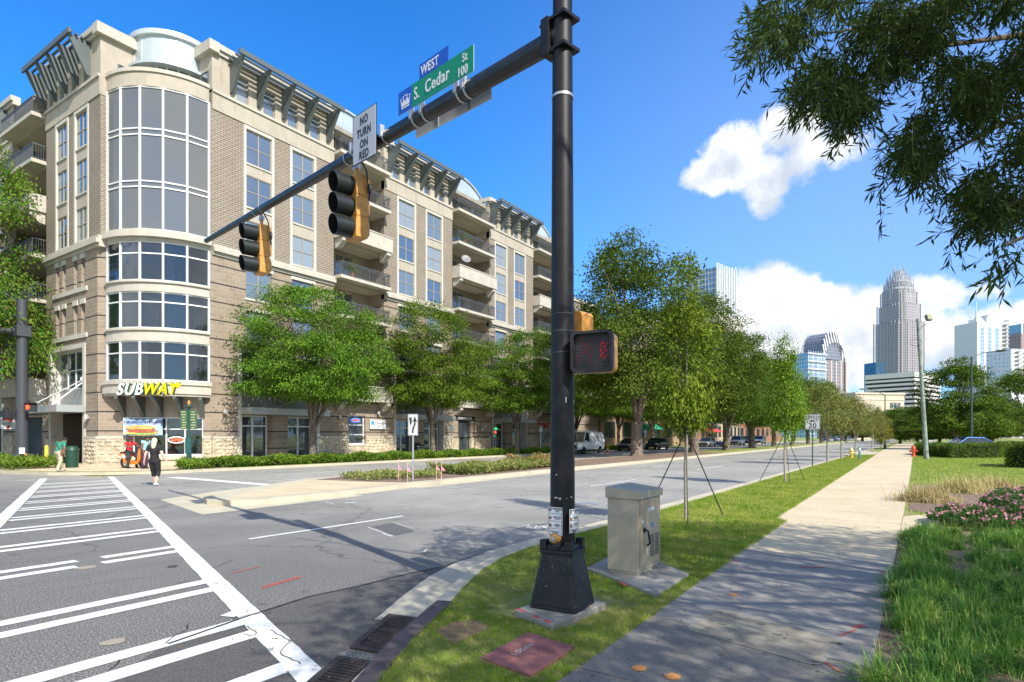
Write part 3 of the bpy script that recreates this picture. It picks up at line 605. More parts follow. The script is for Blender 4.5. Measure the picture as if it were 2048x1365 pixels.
def bay(fn, a0, a1, cols, b0, nb, step, topw, full=True, ground='shop', toph=True):
    holes = [(c0, c1, 12.62, 20.2) for c0, c1 in cols]
    wall_holes(brk, fn, a0, a1, 12.6, 20.25, holes, .3)
    lower = [(c0+.16, c1-.16, z0, z1) for c0, c1 in cols for z0, z1 in ((9.95, 11.75), (7.4, 9.2))]
    g = []
    if ground == 'shop':
        e0, e1 = cols[0][0]-.35, cols[1][1]+.25; g = [(e0, e1, .13, 6.9)]
    wall_holes(blk, fn, a0, a1, 1.65, 12.0, lower+[(x[0], x[1], 1.65, x[3]) for x in g], .3)
    segs = [(a0, a1)] if not g else [(a0, g[0][0]), (g[0][1], a1)]
    for p, q in segs: rok.box(p, q, -.07, .3, 0, 1.58, fn); cor.box(p, q, -.1, .3, 1.585, 1.72, fn)
    for x0, x1, z0, z1 in lower: window(BLD, fn, x0, x1, z0, z1, .12); trm.box(x0-.1, x1+.1, -.06, .2, z0-.12, z0-.002, fn); trm.box(x0-.1, x1+.1, -.03, .1, z1+.002, z1+.2, fn)
    cornice(cor, fn, a0, a1, [(12.0, 12.18, .1), (12.182, 12.42, .26), (12.422, 12.6, .14)])
    for c0, c1 in cols: col_windows(fn, c0, c1)
    cornice(stu, fn, a0, a1, [(20.25, 21.2, .05)]); cor.box(a0, a1, -.13, .3, 21.202, 21.36, fn)
    wall_holes(stu, fn, a0, a1, 21.36, 23.45, [(w0, w1, 21.42, 22.9) for w0, w1 in topw], .25)
    for w0, w1 in topw: window(BLD, fn, w0, w1, 21.42, 22.9, .1, 1, 2)
    cornice(cor, fn, a0-.02, a1+.02, [(23.45, 23.68, .12), (23.682, 24.0, .24)])
    if nb: sunshade(fn, b0, nb, step)
    if g:
        x0, x1 = g[0][0], g[0][1]
        trm.box(x0, x0+.22, -.06, .5, .13, 6.9, fn); trm.box(x1-.22, x1, -.06, .5, .13, 6.9, fn); trm.box(x0+.22, x1-.22, -.06, .5, 6.72, 6.9, fn)
        window(BLD, fn, x0+.22, x1-.22, 4.9, 6.72, .3, 4, 2, M_whitem, M_glassd)
        pg = MB(); pg.box(x0+.22, x1-.22, .28, .4, 3.42, 4.9, fn); pg.build('panel', mat('grey_panel', (.33, .34, .34), .5, .2), BLD)
        cn = MB(); cn.box(x0+.1, x1-.1, -1.25, .25, 3.02, 3.4, fn)
        c = cn.build('canopy', mat('canopy_metal', (.42, .44, .44), .45, .4), BLD)
        for a in (x0+1.2, x1-1.2): rd = MB(); rd.tube([fn(a, -1.1, 3.4), fn(a, .28, 4.75)], .025, 6); rd.build('tie_rod', M_alu, c)
        mid = (x0+x1)/2
        blk.box(mid-.55, mid+.55, .1, .9, .13, 3.0, fn)
        for p, q in ((x0+.25, mid-.6), (mid+.6, x1-.25)):
            window(BLD, fn, p, q, .14, 3.0, .55, 2, 1, M_whitem, M_glassd, .10, 'door', zs=[2.35])
        pg = MB(); pg.box(x0, x1, 1.0, 1.05, .13, 6.9, fn); pg.build('interior_dark_sheet', M_blk, BLD)  # black sheet gives the dark of the unlit shop inside
    flush()
A_ = (18.9, 27.5); B_ = (32.2, 40.2); C_ = (45.6, 53.4); D_ = (58.8, 60.6)
bay(FR, *A_, [(20.83, 22.87), (24.02, 26.02)], 20.03, 5, 1.72, [(20.42, 21.15), (22.14, 22.95), (23.86, 24.6), (25.58, 26.35)])
bay(FR, *B_, [(33.55, 35.65), (36.8, 38.95)], 32.65, 5, 1.77, [(33.1, 33.85), (34.9, 35.65), (36.65, 37.4), (38.45, 39.2)])
bay(FR, *C_, [(46.45, 48.6), (49.75, 51.95)], 45.76, 5, 1.78, [(46.2, 46.95), (48.0, 48.75), (49.8, 50.55), (51.55, 52.3)])
bay(FR, *D_, [(59.1, 60.4)], 59.1, 0, 1.7, [(59.3, 60.0)], ground='')
# lower wing at the far end
wall_holes(blk, FR, 60.6, 69.0, 1.65, 12.0, [(64.2, 67.8, 7.4, 9.2), (64.2, 67.8, 9.9, 11.7)], .3); rok.box(60.6, 69, -.07, .3, 0, 1.58, FR)
wall_holes(brk, FR, 60.6, 69.0, 12.0, 17.5, [(64.2, 67.8, 12.9, 14.6), (64.2, 67.8, 15.2, 16.9)], .3); cor.box(60.62, 69.02, -.15, .3, 17.5, 17.9, FR)
for z0, z1 in ((7.4, 9.2), (9.9, 11.7), (12.9, 14.6), (15.2, 16.9)): window(BLD, FR, 64.2, 67.8, z0, z1, .12, 4, 2)
def balcony(fn, a0, a1, z, solid, out=.75, dep=1.6):
    b = MB(); b.box(a0+.005, a1-.005, -out, dep-.01, z, z+.22, fn); o = b.build('balcony', M_cream, BLD)
    if solid:
        r = MB(); r.box(a0-.05, a1+.05, -out-.12, -out+.05, z-.02, z+1.0, fn); r.box(a0-.05, a0+.1, -out+.051, -.02, z-.02, z+1.0, fn); r.box(a1-.1, a1+.05, -out+.051, -.02, z-.02, z+1.0, fn)
        r.box(a0-.09, a1+.09, -out-.16, -out+.08, z+1.001, z+1.08, fn)
        for a in (a0+.08, a1-.48):
            r.add([fn(a+x, d, zz) for x in (0, .4) for d, zz in ((-.02, z-.7), (-.3, z-.65), (-out-.05, z-.25), (-out-.05, z-.021), (-.02, z-.021))], [(0, 1, 2, 3, 4), (9, 8, 7, 6, 5)]+[(i, (i+1) % 5, 5+(i+1) % 5, 5+i) for i in range(5)])
        r.build('parapet', M_cream, o)
    else:
        r = MB(); e = -out+.06
        r.box(a0+.03, a1-.03, e, e+.05, z+1.1, z+1.16, fn); r.box(a0+.03, a1-.03, e+.01, e+.04, z+.30, z+.335, fn); r.box(a0+.03, a1-.03, e+.01, e+.04, z+.98, z+1.01, fn)
        for q in (a0+.03, a1-.08): r.box(q, q+.05, e+.051, -.03, z+1.1, z+1.16, fn); r.box(q+.01, q+.04, e+.051, -.03, z+.30, z+.335, fn)
        n = int((a1-a0)/.13)
        for i in range(n+1):
            a = a0+.05+(a1-a0-.1)*i/n; w = .03 if i % 10 == 0 else .011; r.box(a-w, a+w, e+.012, e+.036, z+.22, z+1.1, fn)
        for q in (a0+.055, a1-.055):
            for i in range(1, 5): d = e+.05+(-.05-e)*i/5; r.box(q-.011, q+.011, d, d+.022, z+.22, z+1.1, fn)
        r.build('railing', M_rail, o)
    return o
def recess(fn, a0, a1, top=True, ground=True, zlow=4.2):
    dep = 1.6
    for b, z0, z1 in ((brk, 12.6, 20.24), (blk, zlow, 12.6)):
        for a in (a0, a1): b.add([fn(a, 0, z0), fn(a, dep, z0), fn(a, dep, z1), fn(a, 0, z1)], [(0, 1, 2, 3)])
    hs = []
    for z in (21.0, 18.2, 15.3, 12.5, 9.8, 7.0, 4.2):
        if z > zlow-.1:
            balcony(fn, a0, a1, z, z in (15.3, 4.2)); hs.append((a0+.8, a1-1.7, z+.25, z+2.4))
    f2 = lambda a, d, z: fn(a, d+dep, z)
    wall_holes(brk, f2, a0, a1, 12.6, 21.2, [h for h in hs if 12.4 < h[2] < 21], .2); wall_holes(blk, f2, a0, a1, zlow, 12.6, [h for h in hs if h[2] < 12.4], .2)
    wall_holes(stu, f2, a0, a1, 21.2, 23.4, [h for h in hs if h[2] > 21], .2)
    for h in hs: window(BLD, f2, h[0], h[1], h[2], h[3], .08, 3, 1, M_frame, M_glassd, name='balcony_door')
    for z in (20.9, 18.1, 15.2, 12.4, 9.7, 6.9):
        if z > zlow: pan_.box(a0+.01, a1-.01, .02, dep-.02, z-.04, z+.09, fn)
recess(FR, 27.5, 32.2); flush(); recess(FR, 40.2, 45.6); flush(); recess(FR, 53.4, 58.8); flush()
# top-storey return walls beside the set-back recesses
for a in (27.5, 32.2, 40.2, 45.6, 53.4, 58.8, 60.6):
    stu.add([(a, 33.0, 20.25), (a, 38, 20.25), (a, 38, 23.46), (a, 33.0, 23.46)], [(0, 1, 2, 3)])
for a in (32.2, 45.6, 58.8): cor.box(a-.24, a-.021, 32.79, 37, 23.6, 23.95)
# ground level below the recesses: flush wall, small window, entrance
for (a0, a1, kind) in ((27.5, 32.2, 'w'), (40.2, 45.6, 'e'), (53.4, 58.8, 'p')):
    if kind == 'w': h = [(28.75, 30.35, 1.15, 3.2)]
    elif kind == 'e': h = [(41.0, 42.8, .13, 3.1)]
    else: h = [(54.4, 56.6, 1.0, 3.2)]
    wall_holes(blk, FR, a0, a1, 1.65, 4.2, [(x[0], x[1], max(1.65, x[2]), x[3]) for x in h], .35)
    for p, q in ([(a0, h[0][0]), (h[0][1], a1)]): rok.box(p, q, -.07, .3, 0, 1.58, FR)
    if kind == 'w': rok.box(h[0][0], h[0][1], -.07, .3, 0, 1.1, FR); trm.box(h[0][0]-.1, h[0][1]+.1, -.12, .3, 1.04, 1.15, FR)
    if kind == 'p': rok.box(h[0][0], h[0][1], -.07, .3, 0, .98, FR)
    x = h[0]; window(BLD, FR, x[0], x[1], x[2], x[3], .18, 2 if kind == 'e' else 1, 3 if kind == 'w' else 1, M_whitem if kind != 'e' else M_blk, M_glassd, .07, 'door' if kind == 'e' else 'window')
cor.box(27.5, 28.75, -.1, .3, 1.585, 1.72, FR); cor.box(30.35, 32.2, -.1, .3, 1.585, 1.72, FR)
# vaulted metal roofs above the recesses
def vault(a0, a1, zc, zs, y0=34.4, y1=44):
    b = MB(); n = 14; R = ((a1-a0)**2/4+(zc-zs)**2)/(2*(zc-zs)); cz = zc-R; mid = (a0+a1)/2; half = math.asin((a1-a0)/2/R); pr = []
    for i in range(n+1):
        q = -half+2*half*i/n; pr.append((mid+R*math.sin(q), cz+R*math.cos(q)))
    poly = pr+[(a1, 23.0), (a0, 23.0)]
    vs = [(x, y, z) for y in (y0, y1) for x, z in poly]; N = len(poly)
    b.add(vs, [tuple(range(N)), tuple(range(2*N-1, N-1, -1))]+[(i, (i+1) % N, N+(i+1) % N, N+i) for i in range(N)])
    for i in range(1, int((a1-a0)/.4)):
        x = a0+.4*i; q = math.asin((x-mid)/R); b.box(x-.02, x+.02, y0-.035, y0-.003, 23.0, cz+R*math.cos(q)-.03)
    for i in range(n):
        p, q = pr[i], pr[i+1]; b.add([(p[0], y0-.14, p[1]+.01), (q[0], y0-.14, q[1]+.01), (q[0], y0-.14, q[1]+.14), (p[0], y0-.14, p[1]+.14), (p[0], y1, p[1]+.01), (q[0], y1, q[1]+.01), (q[0], y1, q[1]+.14), (p[0], y1, p[1]+.14)], [(0, 1, 2, 3), (3, 2, 6, 7), (0, 4, 5, 1)])
    b.build('roof', M_roofm, BLD)
vault(25.4, 34.4, 25.3, 23.0); vault(38.6, 47.4, 25.3, 23.0); vault(51.8, 60.2, 25.3, 23.0)
slabroof.box(19, 60.4, 33.3, 52, 23.0, 23.3); slabroof.box(14.9, 30, 41, 70, 23.0, 23.3); slabroof.box(60.6, 69, 33.3, 50, 17.2, 17.45)
# left-hand face
def leftbay(o, first):
    f = lambda a, d, z: (14.75+d, a+o, z)
    cols = [(38.05, 39.9), (40.68, 42.5)]
    a0, a1 = (36.62, 43.9) if first else (36.6, 43.9)
    wall_holes(brk, f, a0, a1, 12.6, 20.25, [(c0, c1, 12.62, 20.2) for c0, c1 in cols], .3)
    nw = [(42.0, 42.48), (41.06, 41.55), (39.48, 39.98), (38.52, 39.02)]
    lower = [(p, q, z0, z1) for p, q in nw for z0, z1 in ((10.1, 11.7), (7.5, 9.15))]
    wall_holes(blk, f, 37.0 if first else a0, a1, 1.65, 12.0, lower+[(38.45, 43.4, 1.65, 6.95)], .3)
    for x0, x1, z0, z1 in lower: window(BLD, f, x0, x1, z0, z1, .1, 1, 2, gm=M_glassd); trm.box(x0-.06, x1+.06, -.06, .15, z1+.002, z1+.28, f)
    for z in (10.1, 7.5): trm.box(38.2, 42.8, -.08, .2, z-.25, z-.003, f)
    cornice(cor, f, a0-.1, a1, [(12.0, 12.18, .1), (12.182, 12.42, .26), (12.422, 12.6, .14)])
    for c0, c1 in cols: col_windows(f, c0, c1)
    cornice(stu, f, a0, a1, [(20.25, 21.2, .05)]); cor.box(a0, a1, -.13, .3, 21.202, 21.36, f)
    tw = [(38.2, 38.7), (39.75, 40.3), (41.35, 41.9), (42.9, 43.4)]
    wall_holes(stu, f, a0, a1, 21.36, 23.45, [(w0, w1, 21.42, 22.9) for w0, w1 in tw], .25)
    for w0, w1 in tw: window(BLD, f, w0, w1, 21.42, 22.9, .1, 1, 2)
    cornice(cor, f, a0-.24, a1+.02, [(23.45, 23.68, .12), (23.682, 24.0, .24)])
    sunshade(f, 37.9, 5, 1.5, k_=.80)
    rok.box(37.0 if first else a0, 38.45, -.07, .3, 0, 1.58, f); rok.box(43.4, a1, -.07, .3, 0, 1.58, f)
    cor.box(37.0 if first else a0, 38.45, -.1, .3, 1.585, 1.72, f)
    trm.box(38.45, 38.75, -.05, .6, .13, 6.95, f); trm.box(43.15, 43.4, -.05, .6, .13, 6.95, f); trm.box(38.75, 43.15, -.05, .6, 6.7, 6.95, f)
    window(BLD, f, 38.75, 43.15, 4.48, 6.7, .45, 4, 2, M_whitem, M_glassd, .06)
    pg = MB(); pg.box(38.75, 43.15, .46, .6, 3.1, 4.47, f); pg.build('panel', MATS['grey_panel'], BLD)
    cn = MB(); cn.box(38.4, 43.1, -1.4, .44, 3.06, 3.44, f); c = cn.build('canopy', MATS['canopy_metal'], BLD)
    rd = MB(); rd.tube([f(39.6, -1.2, 3.44), f(39.8, .45, 4.9)], .04, 6); rd.tube([f(42.8, -1.2, 3.44), f(39.9, .45, 5.0)], .03, 6); rd.ball(f(39.75, .38, 5.0), .16); rd.build('tie_rod', M_white, c)
    # deep entrance under the canopy
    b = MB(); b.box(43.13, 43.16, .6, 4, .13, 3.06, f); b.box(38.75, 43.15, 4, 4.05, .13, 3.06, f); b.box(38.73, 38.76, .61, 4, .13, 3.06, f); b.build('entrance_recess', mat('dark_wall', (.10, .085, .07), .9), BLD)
    blk.box(38.8, 39.5, .7, 1.4, .13, 3.05, f); blk.box(40.3, 41.0, 1.9, 2.5, .13, 3.05, f)
flush(); leftbay(0, True); flush(); leftbay(12.6, False); flush()
FL2 = lambda a, d, z: (14.75+d, a, z)
recess(FL2, 43.9, 49.2, zlow=4.1); flush()
wall_holes(blk, FL2, 43.9, 49.2, 0.13, 4.2, [(44.5, 48.5, .14, 2.9)], .3); pg = MB(); pg.box(44.5, 48.5, .3, .34, .14, 2.9, FL2); pg.build('interior_dark_sheet', M_blk, BLD)  # black sheet fills the opening in place of an unlit inside
# corner: chamfered stone at the ground floor, quarter-round bay above
CX, CY, RB = 18.7, 36.6, 3.6
def arc(b, r0, r1, z0, z1, n=20, q0=math.pi, q1=1.5*math.pi):
    vs = []; 
    for i in range(n+1):
        q = q0+(q1-q0)*i/n
        for r in (r0, r1):
            for z in (z0, z1): vs.append((CX+r*math.cos(q), CY+r*math.sin(q), z))
    fs = []
    for i in range(n):
        k = 4*i; fs += [(k, k+1, k+5, k+4), (k+2, k+6, k+7, k+3), (k, k+4, k+6, k+2), (k+1, k+3, k+7, k+5)]
    b.add(vs, fs+[(0, 2, 3, 1), (4*n, 4*n+1, 4*n+3, 4*n+2)])
arc(cor, RB-.5, RB+.28, 4.02, 4.5); arc(cor, RB-.5, RB+.36, 4.502, 4.72); arc(cor, RB-.3, RB+.1, 6.84, 7.4); arc(cor, RB-.3, RB+.2, 7.402, 7.52)
arc(cor, RB-.3, RB+.1, 9.5, 9.97); arc(cor, RB-.3, RB+.2, 9.972, 10.08); arc(cor, RB-.3, RB+.12, 12.2, 12.38); arc(cor, RB-.3, RB+.34, 12.382, 12.64); arc(cor, RB-.3, RB+.2, 12.642, 12.8)
arc(stu, RB-.3, RB+.06, 20.5, 21.25); arc(cor, RB-.3, RB+.14, 21.252, 21.45); arc(cor, .2, RB+.2, 3.9, 4.018, 20); arc(slabroof, .1, RB-.31, 21.1, 21.2); arc(slabroof, .1, RB-.31, 12.3, 12.4)
def bay_glass(levels, name, gm, xfw=.05):
    z0, z1 = levels[0], levels[-1]; b = MB(); g = MB(); R = RB
    pts = [(CX+R*math.cos(math.pi+math.pi/2*i/5), CY+R*math.sin(math.pi+math.pi/2*i/5)) for i in range(6)]
    for i, (x, y) in enumerate(pts):
        q = math.pi+math.pi/2*i/5; b.M = Matrix.Translation((x, y, 0)) @ Matrix.Rotation(q, 4, 'Z'); b.box(-.06, .07, -xfw, xfw, z0, z1)
    for i in range(5):
        p = Vector(pts[i]); q = Vector(pts[i+1]); m = (p+q)/2; a = math.atan2(q.y-p.y, q.x-p.x); L = (q-p).length
        M = Matrix.Translation((m.x, m.y, 0)) @ Matrix.Rotation(a, 4, 'Z'); b.M = M; g.M = M
        for z in levels: zz = min(max(z, z0+.035), z1-.035); b.box(-L/2+.045, L/2-.045, -.055, .045, zz-.035, zz+.035)
        g.box(-L/2, L/2, -.005, .005, z0+.01, z1-.01)
    b.M = g.M = None; w = b.build('window', M_whitem, BLD); g.build('pane', gm, w); return w
bay_glass([12.8, 15.12, 15.42, 17.92, 18.24, 20.5], 'g', M_glassg)
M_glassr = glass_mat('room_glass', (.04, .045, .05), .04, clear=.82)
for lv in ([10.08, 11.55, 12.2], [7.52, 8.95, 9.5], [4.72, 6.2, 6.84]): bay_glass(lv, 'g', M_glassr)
# dark shell for the unlit rooms, and curtains, behind the lower bay glass
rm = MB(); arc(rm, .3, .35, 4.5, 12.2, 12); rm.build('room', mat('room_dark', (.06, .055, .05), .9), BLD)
def curtain(qa, qb, z0, z1, r=RB-.28):
    b = MB(); n = 40; vs = []
    for i in range(n+1):
        q = qa+(qb-qa)*i/n; rr = r+.05*math.sin(i*1.7)+.02*math.sin(i*.7)
        vs += [(CX+rr*math.cos(q), CY+rr*math.sin(q), z0), (CX+rr*math.cos(q), CY+rr*math.sin(q), z1)]
    b.add(vs, [(2*i, 2*i+1, 2*i+3, 2*i+2) for i in range(n)]); b.build('curtain', mat('curtain_cloth', (.50, .51, .53), .9), BLD, smooth=True, recalc=False)
P5 = math.pi/10
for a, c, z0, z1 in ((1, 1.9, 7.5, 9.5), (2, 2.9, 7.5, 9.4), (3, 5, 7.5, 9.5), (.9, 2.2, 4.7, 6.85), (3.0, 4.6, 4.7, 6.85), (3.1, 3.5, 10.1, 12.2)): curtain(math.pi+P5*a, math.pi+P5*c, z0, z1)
# narrow flank at the left of the bay, chamfer wall and shop front
for b, z0, z1 in ((brk, 12.6, 20.5),): b.add([(14.75, 36.62, z0), (15.12, 36.62, z0), (15.12, 36.62, z1), (14.75, 36.62, z1)], [(0, 1, 2, 3)]); b.add([(18.7, 33.02, z0), (18.9, 33, z0), (18.9, 33, z1), (18.7, 33.02, z1)], [(0, 1, 2, 3)])
blk.add([(14.75, 36.99, 4), (15.15, 36.6, 4), (15.15, 36.6, 12.2), (14.75, 36.99, 12.2)], [(0, 1, 2, 3)]); blk.add([(18.55, 33.1, 4), (18.9, 33, 4), (18.9, 33, 12.2), (18.55, 33.1, 12.2)], [(0, 1, 2, 3)])
stu.add([(14.75, 36.6, 20.25), (15.2, 36.6, 20.25), (15.2, 36.6, 21.4), (14.75, 36.6, 21.4)], [(0, 1, 2, 3)])
w0, w1 = 1.30, 5.27
wall_holes(blk, FC, 0, cL, 1.65, 2.78, [(w0, w1, 1.65, 2.78)], .25)
wall_holes(blk, FC, 0, w0, 2.78, 4.0, []); wall_holes(blk, FC, w1, cL, 2.78, 4.0, [])
for p, q in ((0, w0), (w1, cL)): rok.box(p, q, -.09, .3, 0, 1.58, FC); cor.box(p, q, -.12, .3, 1.585, 1.74, FC)
stu.box(w0, w1, -.01, .2, 2.80, 3.9, FC); cor.box(w0-.02, w1+.02, -.14, .25, .42, .66, FC); rok.box(w0, w1, -.05, .2, 0, .42, FC)
xs = [w0+(w1-w0)*k for k in (.115, .30, .525, .765)]
window(BLD, FC, w0, w1, .66, 2.78, .03, 5, 2, M_whitem, M_glassc, .06, 'shop_window', zs=[2.12], xs=xs)
pg = MB(); pg.box(w0-.3, w1+.3, 1.5, 1.55, .13, 3.0, FC); pg.build('interior_dark_sheet', M_blk, BLD)  # dark backing sheet stands in for the unlit shop room
for k in (0, .24, .47, .72, 1.0):
    a = w0+(w1-w0)*k; r = MB(); dd = -.35-1.15*math.sin(math.pi*min(max((a/cL), .05), .95)); 
    prof = ((-.01, 2.78), (-.12, 2.8), (dd, 3.72), (dd, 3.895), (-.01, 3.895))
    r.add([FC(a-.09, d, z) for d, z in prof]+[FC(a+.09, d, z) for d, z in prof], [(0, 1, 2, 3, 4), (9, 8, 7, 6, 5)]+[(i, (i+1) % 5, 5+(i+1) % 5, 5+i) for i in range(5)]); r.build('bracket', M_shade, BLD)
# set-back top storey around the corner and its metal drum
stu.add([(14.75, 36.62, 21.36), (18.9, 36.62, 21.36), (18.9, 36.62, 23.46), (14.75, 36.62, 23.46)], [(0, 1, 2, 3)]); stu.add([(18.9, 33, 21.2), (18.9, 36.62, 21.2), (18.9, 36.62, 23.46), (18.9, 33, 23.46)], [(0, 1, 2, 3)])
cor.box(14.48, 18.60, 36.35, 36.9, 23.44, 24.006); cor.box(18.62, 19.2, 32.73, 36.34, 23.43, 24.009)
window(BLD, lambda a, d, z: (a, 36.62+d, z), 15.6, 16.9, 21.5, 22.3, -.06, 1, 1, M_shade, M_glassd); window(BLD, lambda a, d, z: (18.9+d, a, z), 33.3, 34.1, 21.5, 22.5, -.06, 1, 1, M_shade, M_glassd)
dr = MB(); dr.lathe([(2.12, 21.0), (2.12, 21.55)], (CX, CY, 0), 40); dr.lathe([(2.2, 22.42), (2.55, 22.44), (2.55, 22.6), (2.25, 22.75), (2.25, 24.1), (2.42, 24.15), (2.42, 24.42), (2.2, 24.5), (.2, 24.95)], (CX, CY, 0), 40)
for i in range(22):
    q = 2*math.pi*i/22; dr.M = Matrix.Translation((CX, CY, 0)) @ Matrix.Rotation(q, 4, 'Z'); dr.box(2.24, 2.275, -.02, .02, 22.76, 24.1); dr.M = None
dro = dr.build('roof_drum', M_roofm, BLD, smooth=True)
gb = MB(); gb.lathe([(2.08, 21.55), (2.08, 22.42)], (CX, CY, 0), 24); gb.build('pane', M_glassd, dro)
mb = MB()
for i in range(24):
    q = 2*math.pi*(i+.5)/24; mb.M = Matrix.Translation((CX, CY, 0)) @ Matrix.Rotation(q, 4, 'Z'); mb.box(2.05, 2.14, -.03, .03, 21.5, 22.45)
mb.M = None; mb.build('mullion', M_whitem, dro)
# body behind the faces so no light leaks through
bd = MB(); bd.box(19.3, 60.55, 34.75, 52, .14, 23.0); bd.box(16.6, 30, 40, 69, .14, 23.0); bd.box(60.56, 68.8, 33.4, 50, .14, 17.2); bd.box(69.0, 69.05, 33, 50, .14, 17.6); bd.box(60.555, 60.57, 33.2, 50, 17.5, 23.4)
bd.build('wall', M_stucco, BLD)
flush()
# rough-faced blocks standing proud of the base
rb = MB()
for fn, a0, a1 in ((FC, .03, 1.27), (FC, 5.3, 5.7), (FL, 37.03, 38.42), (FR, 19.0, 20.4), (FR, 27.55, 28.6), (FR, 30.4, 32.1), (FR, 43.0, 45.5)):
    z = .02
    for row in range(7):
        h = .222; a = a0-random.uniform(0, .3)
        while a < a1:
            w = random.uniform(.3, .55); p, q = max(a+.012, a0), min(a+w-.012, a1)
            if q-p > .06:
                n1, n2 = 4, 3; vs = [fn(p+(q-p)*i/n1, -.075-(random.uniform(.01, .085) if 0 < i < n1 and 0 < j < n2 else .0), z+h*j/n2) for i in range(n1+1) for j in range(n2+1)]
                rb.add(vs, [(i*4+j, i*4+4+j, i*4+5+j, i*4+1+j) for i in range(n1) for j in range(n2)])
            a += w
        z += .223
rb.build('rough_stone_base', M_rock, BLD)
# things on the facade
def label_on(fn, a, z, txt, size, m, par, d=-.03, **k):
    o = Vector(fn(a, d, z)); r = Vector(fn(a+1, d, z))-o; return text_part(txt, size, o, r, (0, 0, 1), m, par, **k)
t = thing('shop_sign', 'white and yellow slanted letter sign on the curved ledge above the corner sandwich shop', 'sign', tuple(D(290, 788, 31.7)))
M_sw = mat('letter_white', (.85, .87, .85), .4); M_sy = mat('letter_yellow', (.90, .66, .0), .4); M_sg = mat('letter_edge', (.015, .09, .035), .5)
R_ = (D(352, 788, 31.75)-D(233, 789, 31.75)).normalized()
bp = D(233, 790, 31.75)
for txt, off, m, nm in (('SUB', 0, M_sw, 'lettering'), ('WAY', 1.36, M_sy, 'lettering')):
    o1 = text_part(txt, .86, bp+R_*off, R_, (0, 0, 1), m, t, nm, ext=.05, bold=.012, sx=.86, shear=.28)
    o2 = text_part(txt, .86, bp+R_*off+Vector((SA, CA, 0))*.06, R_, (0, 0, 1), M_sg, t, 'letter_edge', ext=.05, bold=.035, sx=.86, shear=.28)
ar = MB(); ar.M = Matrix.Translation(bp+R_*2.92+Vector((0, 0, .36))) @ Matrix(((R_.x, 0, -SA, 0), (R_.y, 0, -CA, 0), (0, 1, 0, 0), (0, 0, 0, 1)))
ar.prism([(0, .05), (.28, .05), (.28, -.05), (.5, .12), (.28, .29), (.28, .19), (-.1, .19)], -.05, .05); ar.M = None; ar.build('arrow', M_sy, t)
bn = thing('banner', 'colourful hanging banner showing a long filled sandwich across the shop window', 'banner', FC(2.3, -.3, 2.2))
def cloth_strip(p0, p1, z0, z1, m, name, par, fn, d=-.32, sag=.12, n=16):
    b = MB(); vs = []
    for i in range(n+1):
        a = p0+(p1-p0)*i/n; s = sag*4*(i/n)*(1-i/n)
        vs += [fn(a, d+.03*math.sin(i*1.3), z0-s*.5), fn(a, d+.02*math.sin(i*1.1), z1-s)]
    b.add(vs, [(2*i, 2*i+2, 2*i+3, 2*i+1) for i in range(n)]); return b.build(name, m, par, recalc=False)
cloth_strip(1.36, 3.3, 1.80, 2.74, mat('banner_blue', (.22, .38, .66), .6, col2=(.5, .6, .72), vs=.8), 'cloth', bn, FC)
sd = MB()
def blob2(b, fn, a, z, ra, rz, d, n=18, j=.0):
    b.add([fn(a+ra*math.cos(6.283*i/n)*(1+random.uniform(-j, j)), d, z+rz*math.sin(6.283*i/n)*(1+random.uniform(-j, j))) for i in range(n)], [tuple(range(n))])
blob2(sd, FC, 2.28, 1.92, .82, .15, -.37, j=.02); sd.build('bread', mat('bread', (.60, .38, .12), .7, var=.25, vs=6), bn)
sd = MB(); blob2(sd, FC, 2.3, 2.02, .74, .10, -.385, j=.14); sd.build('filling', mat('filling', (.26, .05, .03), .7, vs=14, col2=(.5, .16, .07)), bn)
sd = MB(); blob2(sd, FC, 2.35, 1.86, .66, .035, -.39, j=.5, n=50); sd.build('filling', mat('lettuce', (.12, .42, .05), .7, vs=14, col2=(.3, .6, .2)), bn)
sd = MB(); blob2(sd, FC, 2.22, 2.20, .74, .14, -.375, j=.01); sd.build('bread', mat('bread', (.6, .38, .12)), bn)
label_on(FC, 1.42, 2.46, 'ORLANDO AVOCADO', .175, mat('banner_text', (.03, .03, .16), .6), bn, -.40, bold=.006, shear=.2)
ne = thing('neon_sign', 'lit red oval neon open sign in the shop window', 'sign', FC(4.05, .3, 1.5))
r = MB(); r.tube([FC(3.9+.42*math.cos(6.283*i/24), .0, 1.52+.17*math.sin(6.283*i/24)) for i in range(25)], .016, 6, cap=False); r.build('ring', mat('neon_white', (1, .85, .8), .5, emit=1.6), ne)
label_on(FC, 3.62, 1.44, 'OPEN', .24, M_neon, ne, 0.0, sx=.95, bold=.005)
po = thing('poster', 'bright poster of a sandwich inside the right-hand shop window', 'poster', FC(4.7, .1, 1.2))
r = MB(); r.box(4.45, 5.15, .12, .13, .95, 1.75, FC); r.build('sheet', mat('poster_sky', (.45, .62, .7), .5), po)
r = MB(); blob2(r, FC, 4.8, 1.15, .34, .16, .115, j=.12); r.build('print', mat('poster_bread', (.55, .35, .12), .6, vs=20, col2=(.3, .45, .1)), po)
r = MB(); blob2(r, FC, 4.85, 1.6, .2, .08, .114, j=.4, n=26); r.build('print', mat('poster_green', (.05, .6, .15), .6), po)
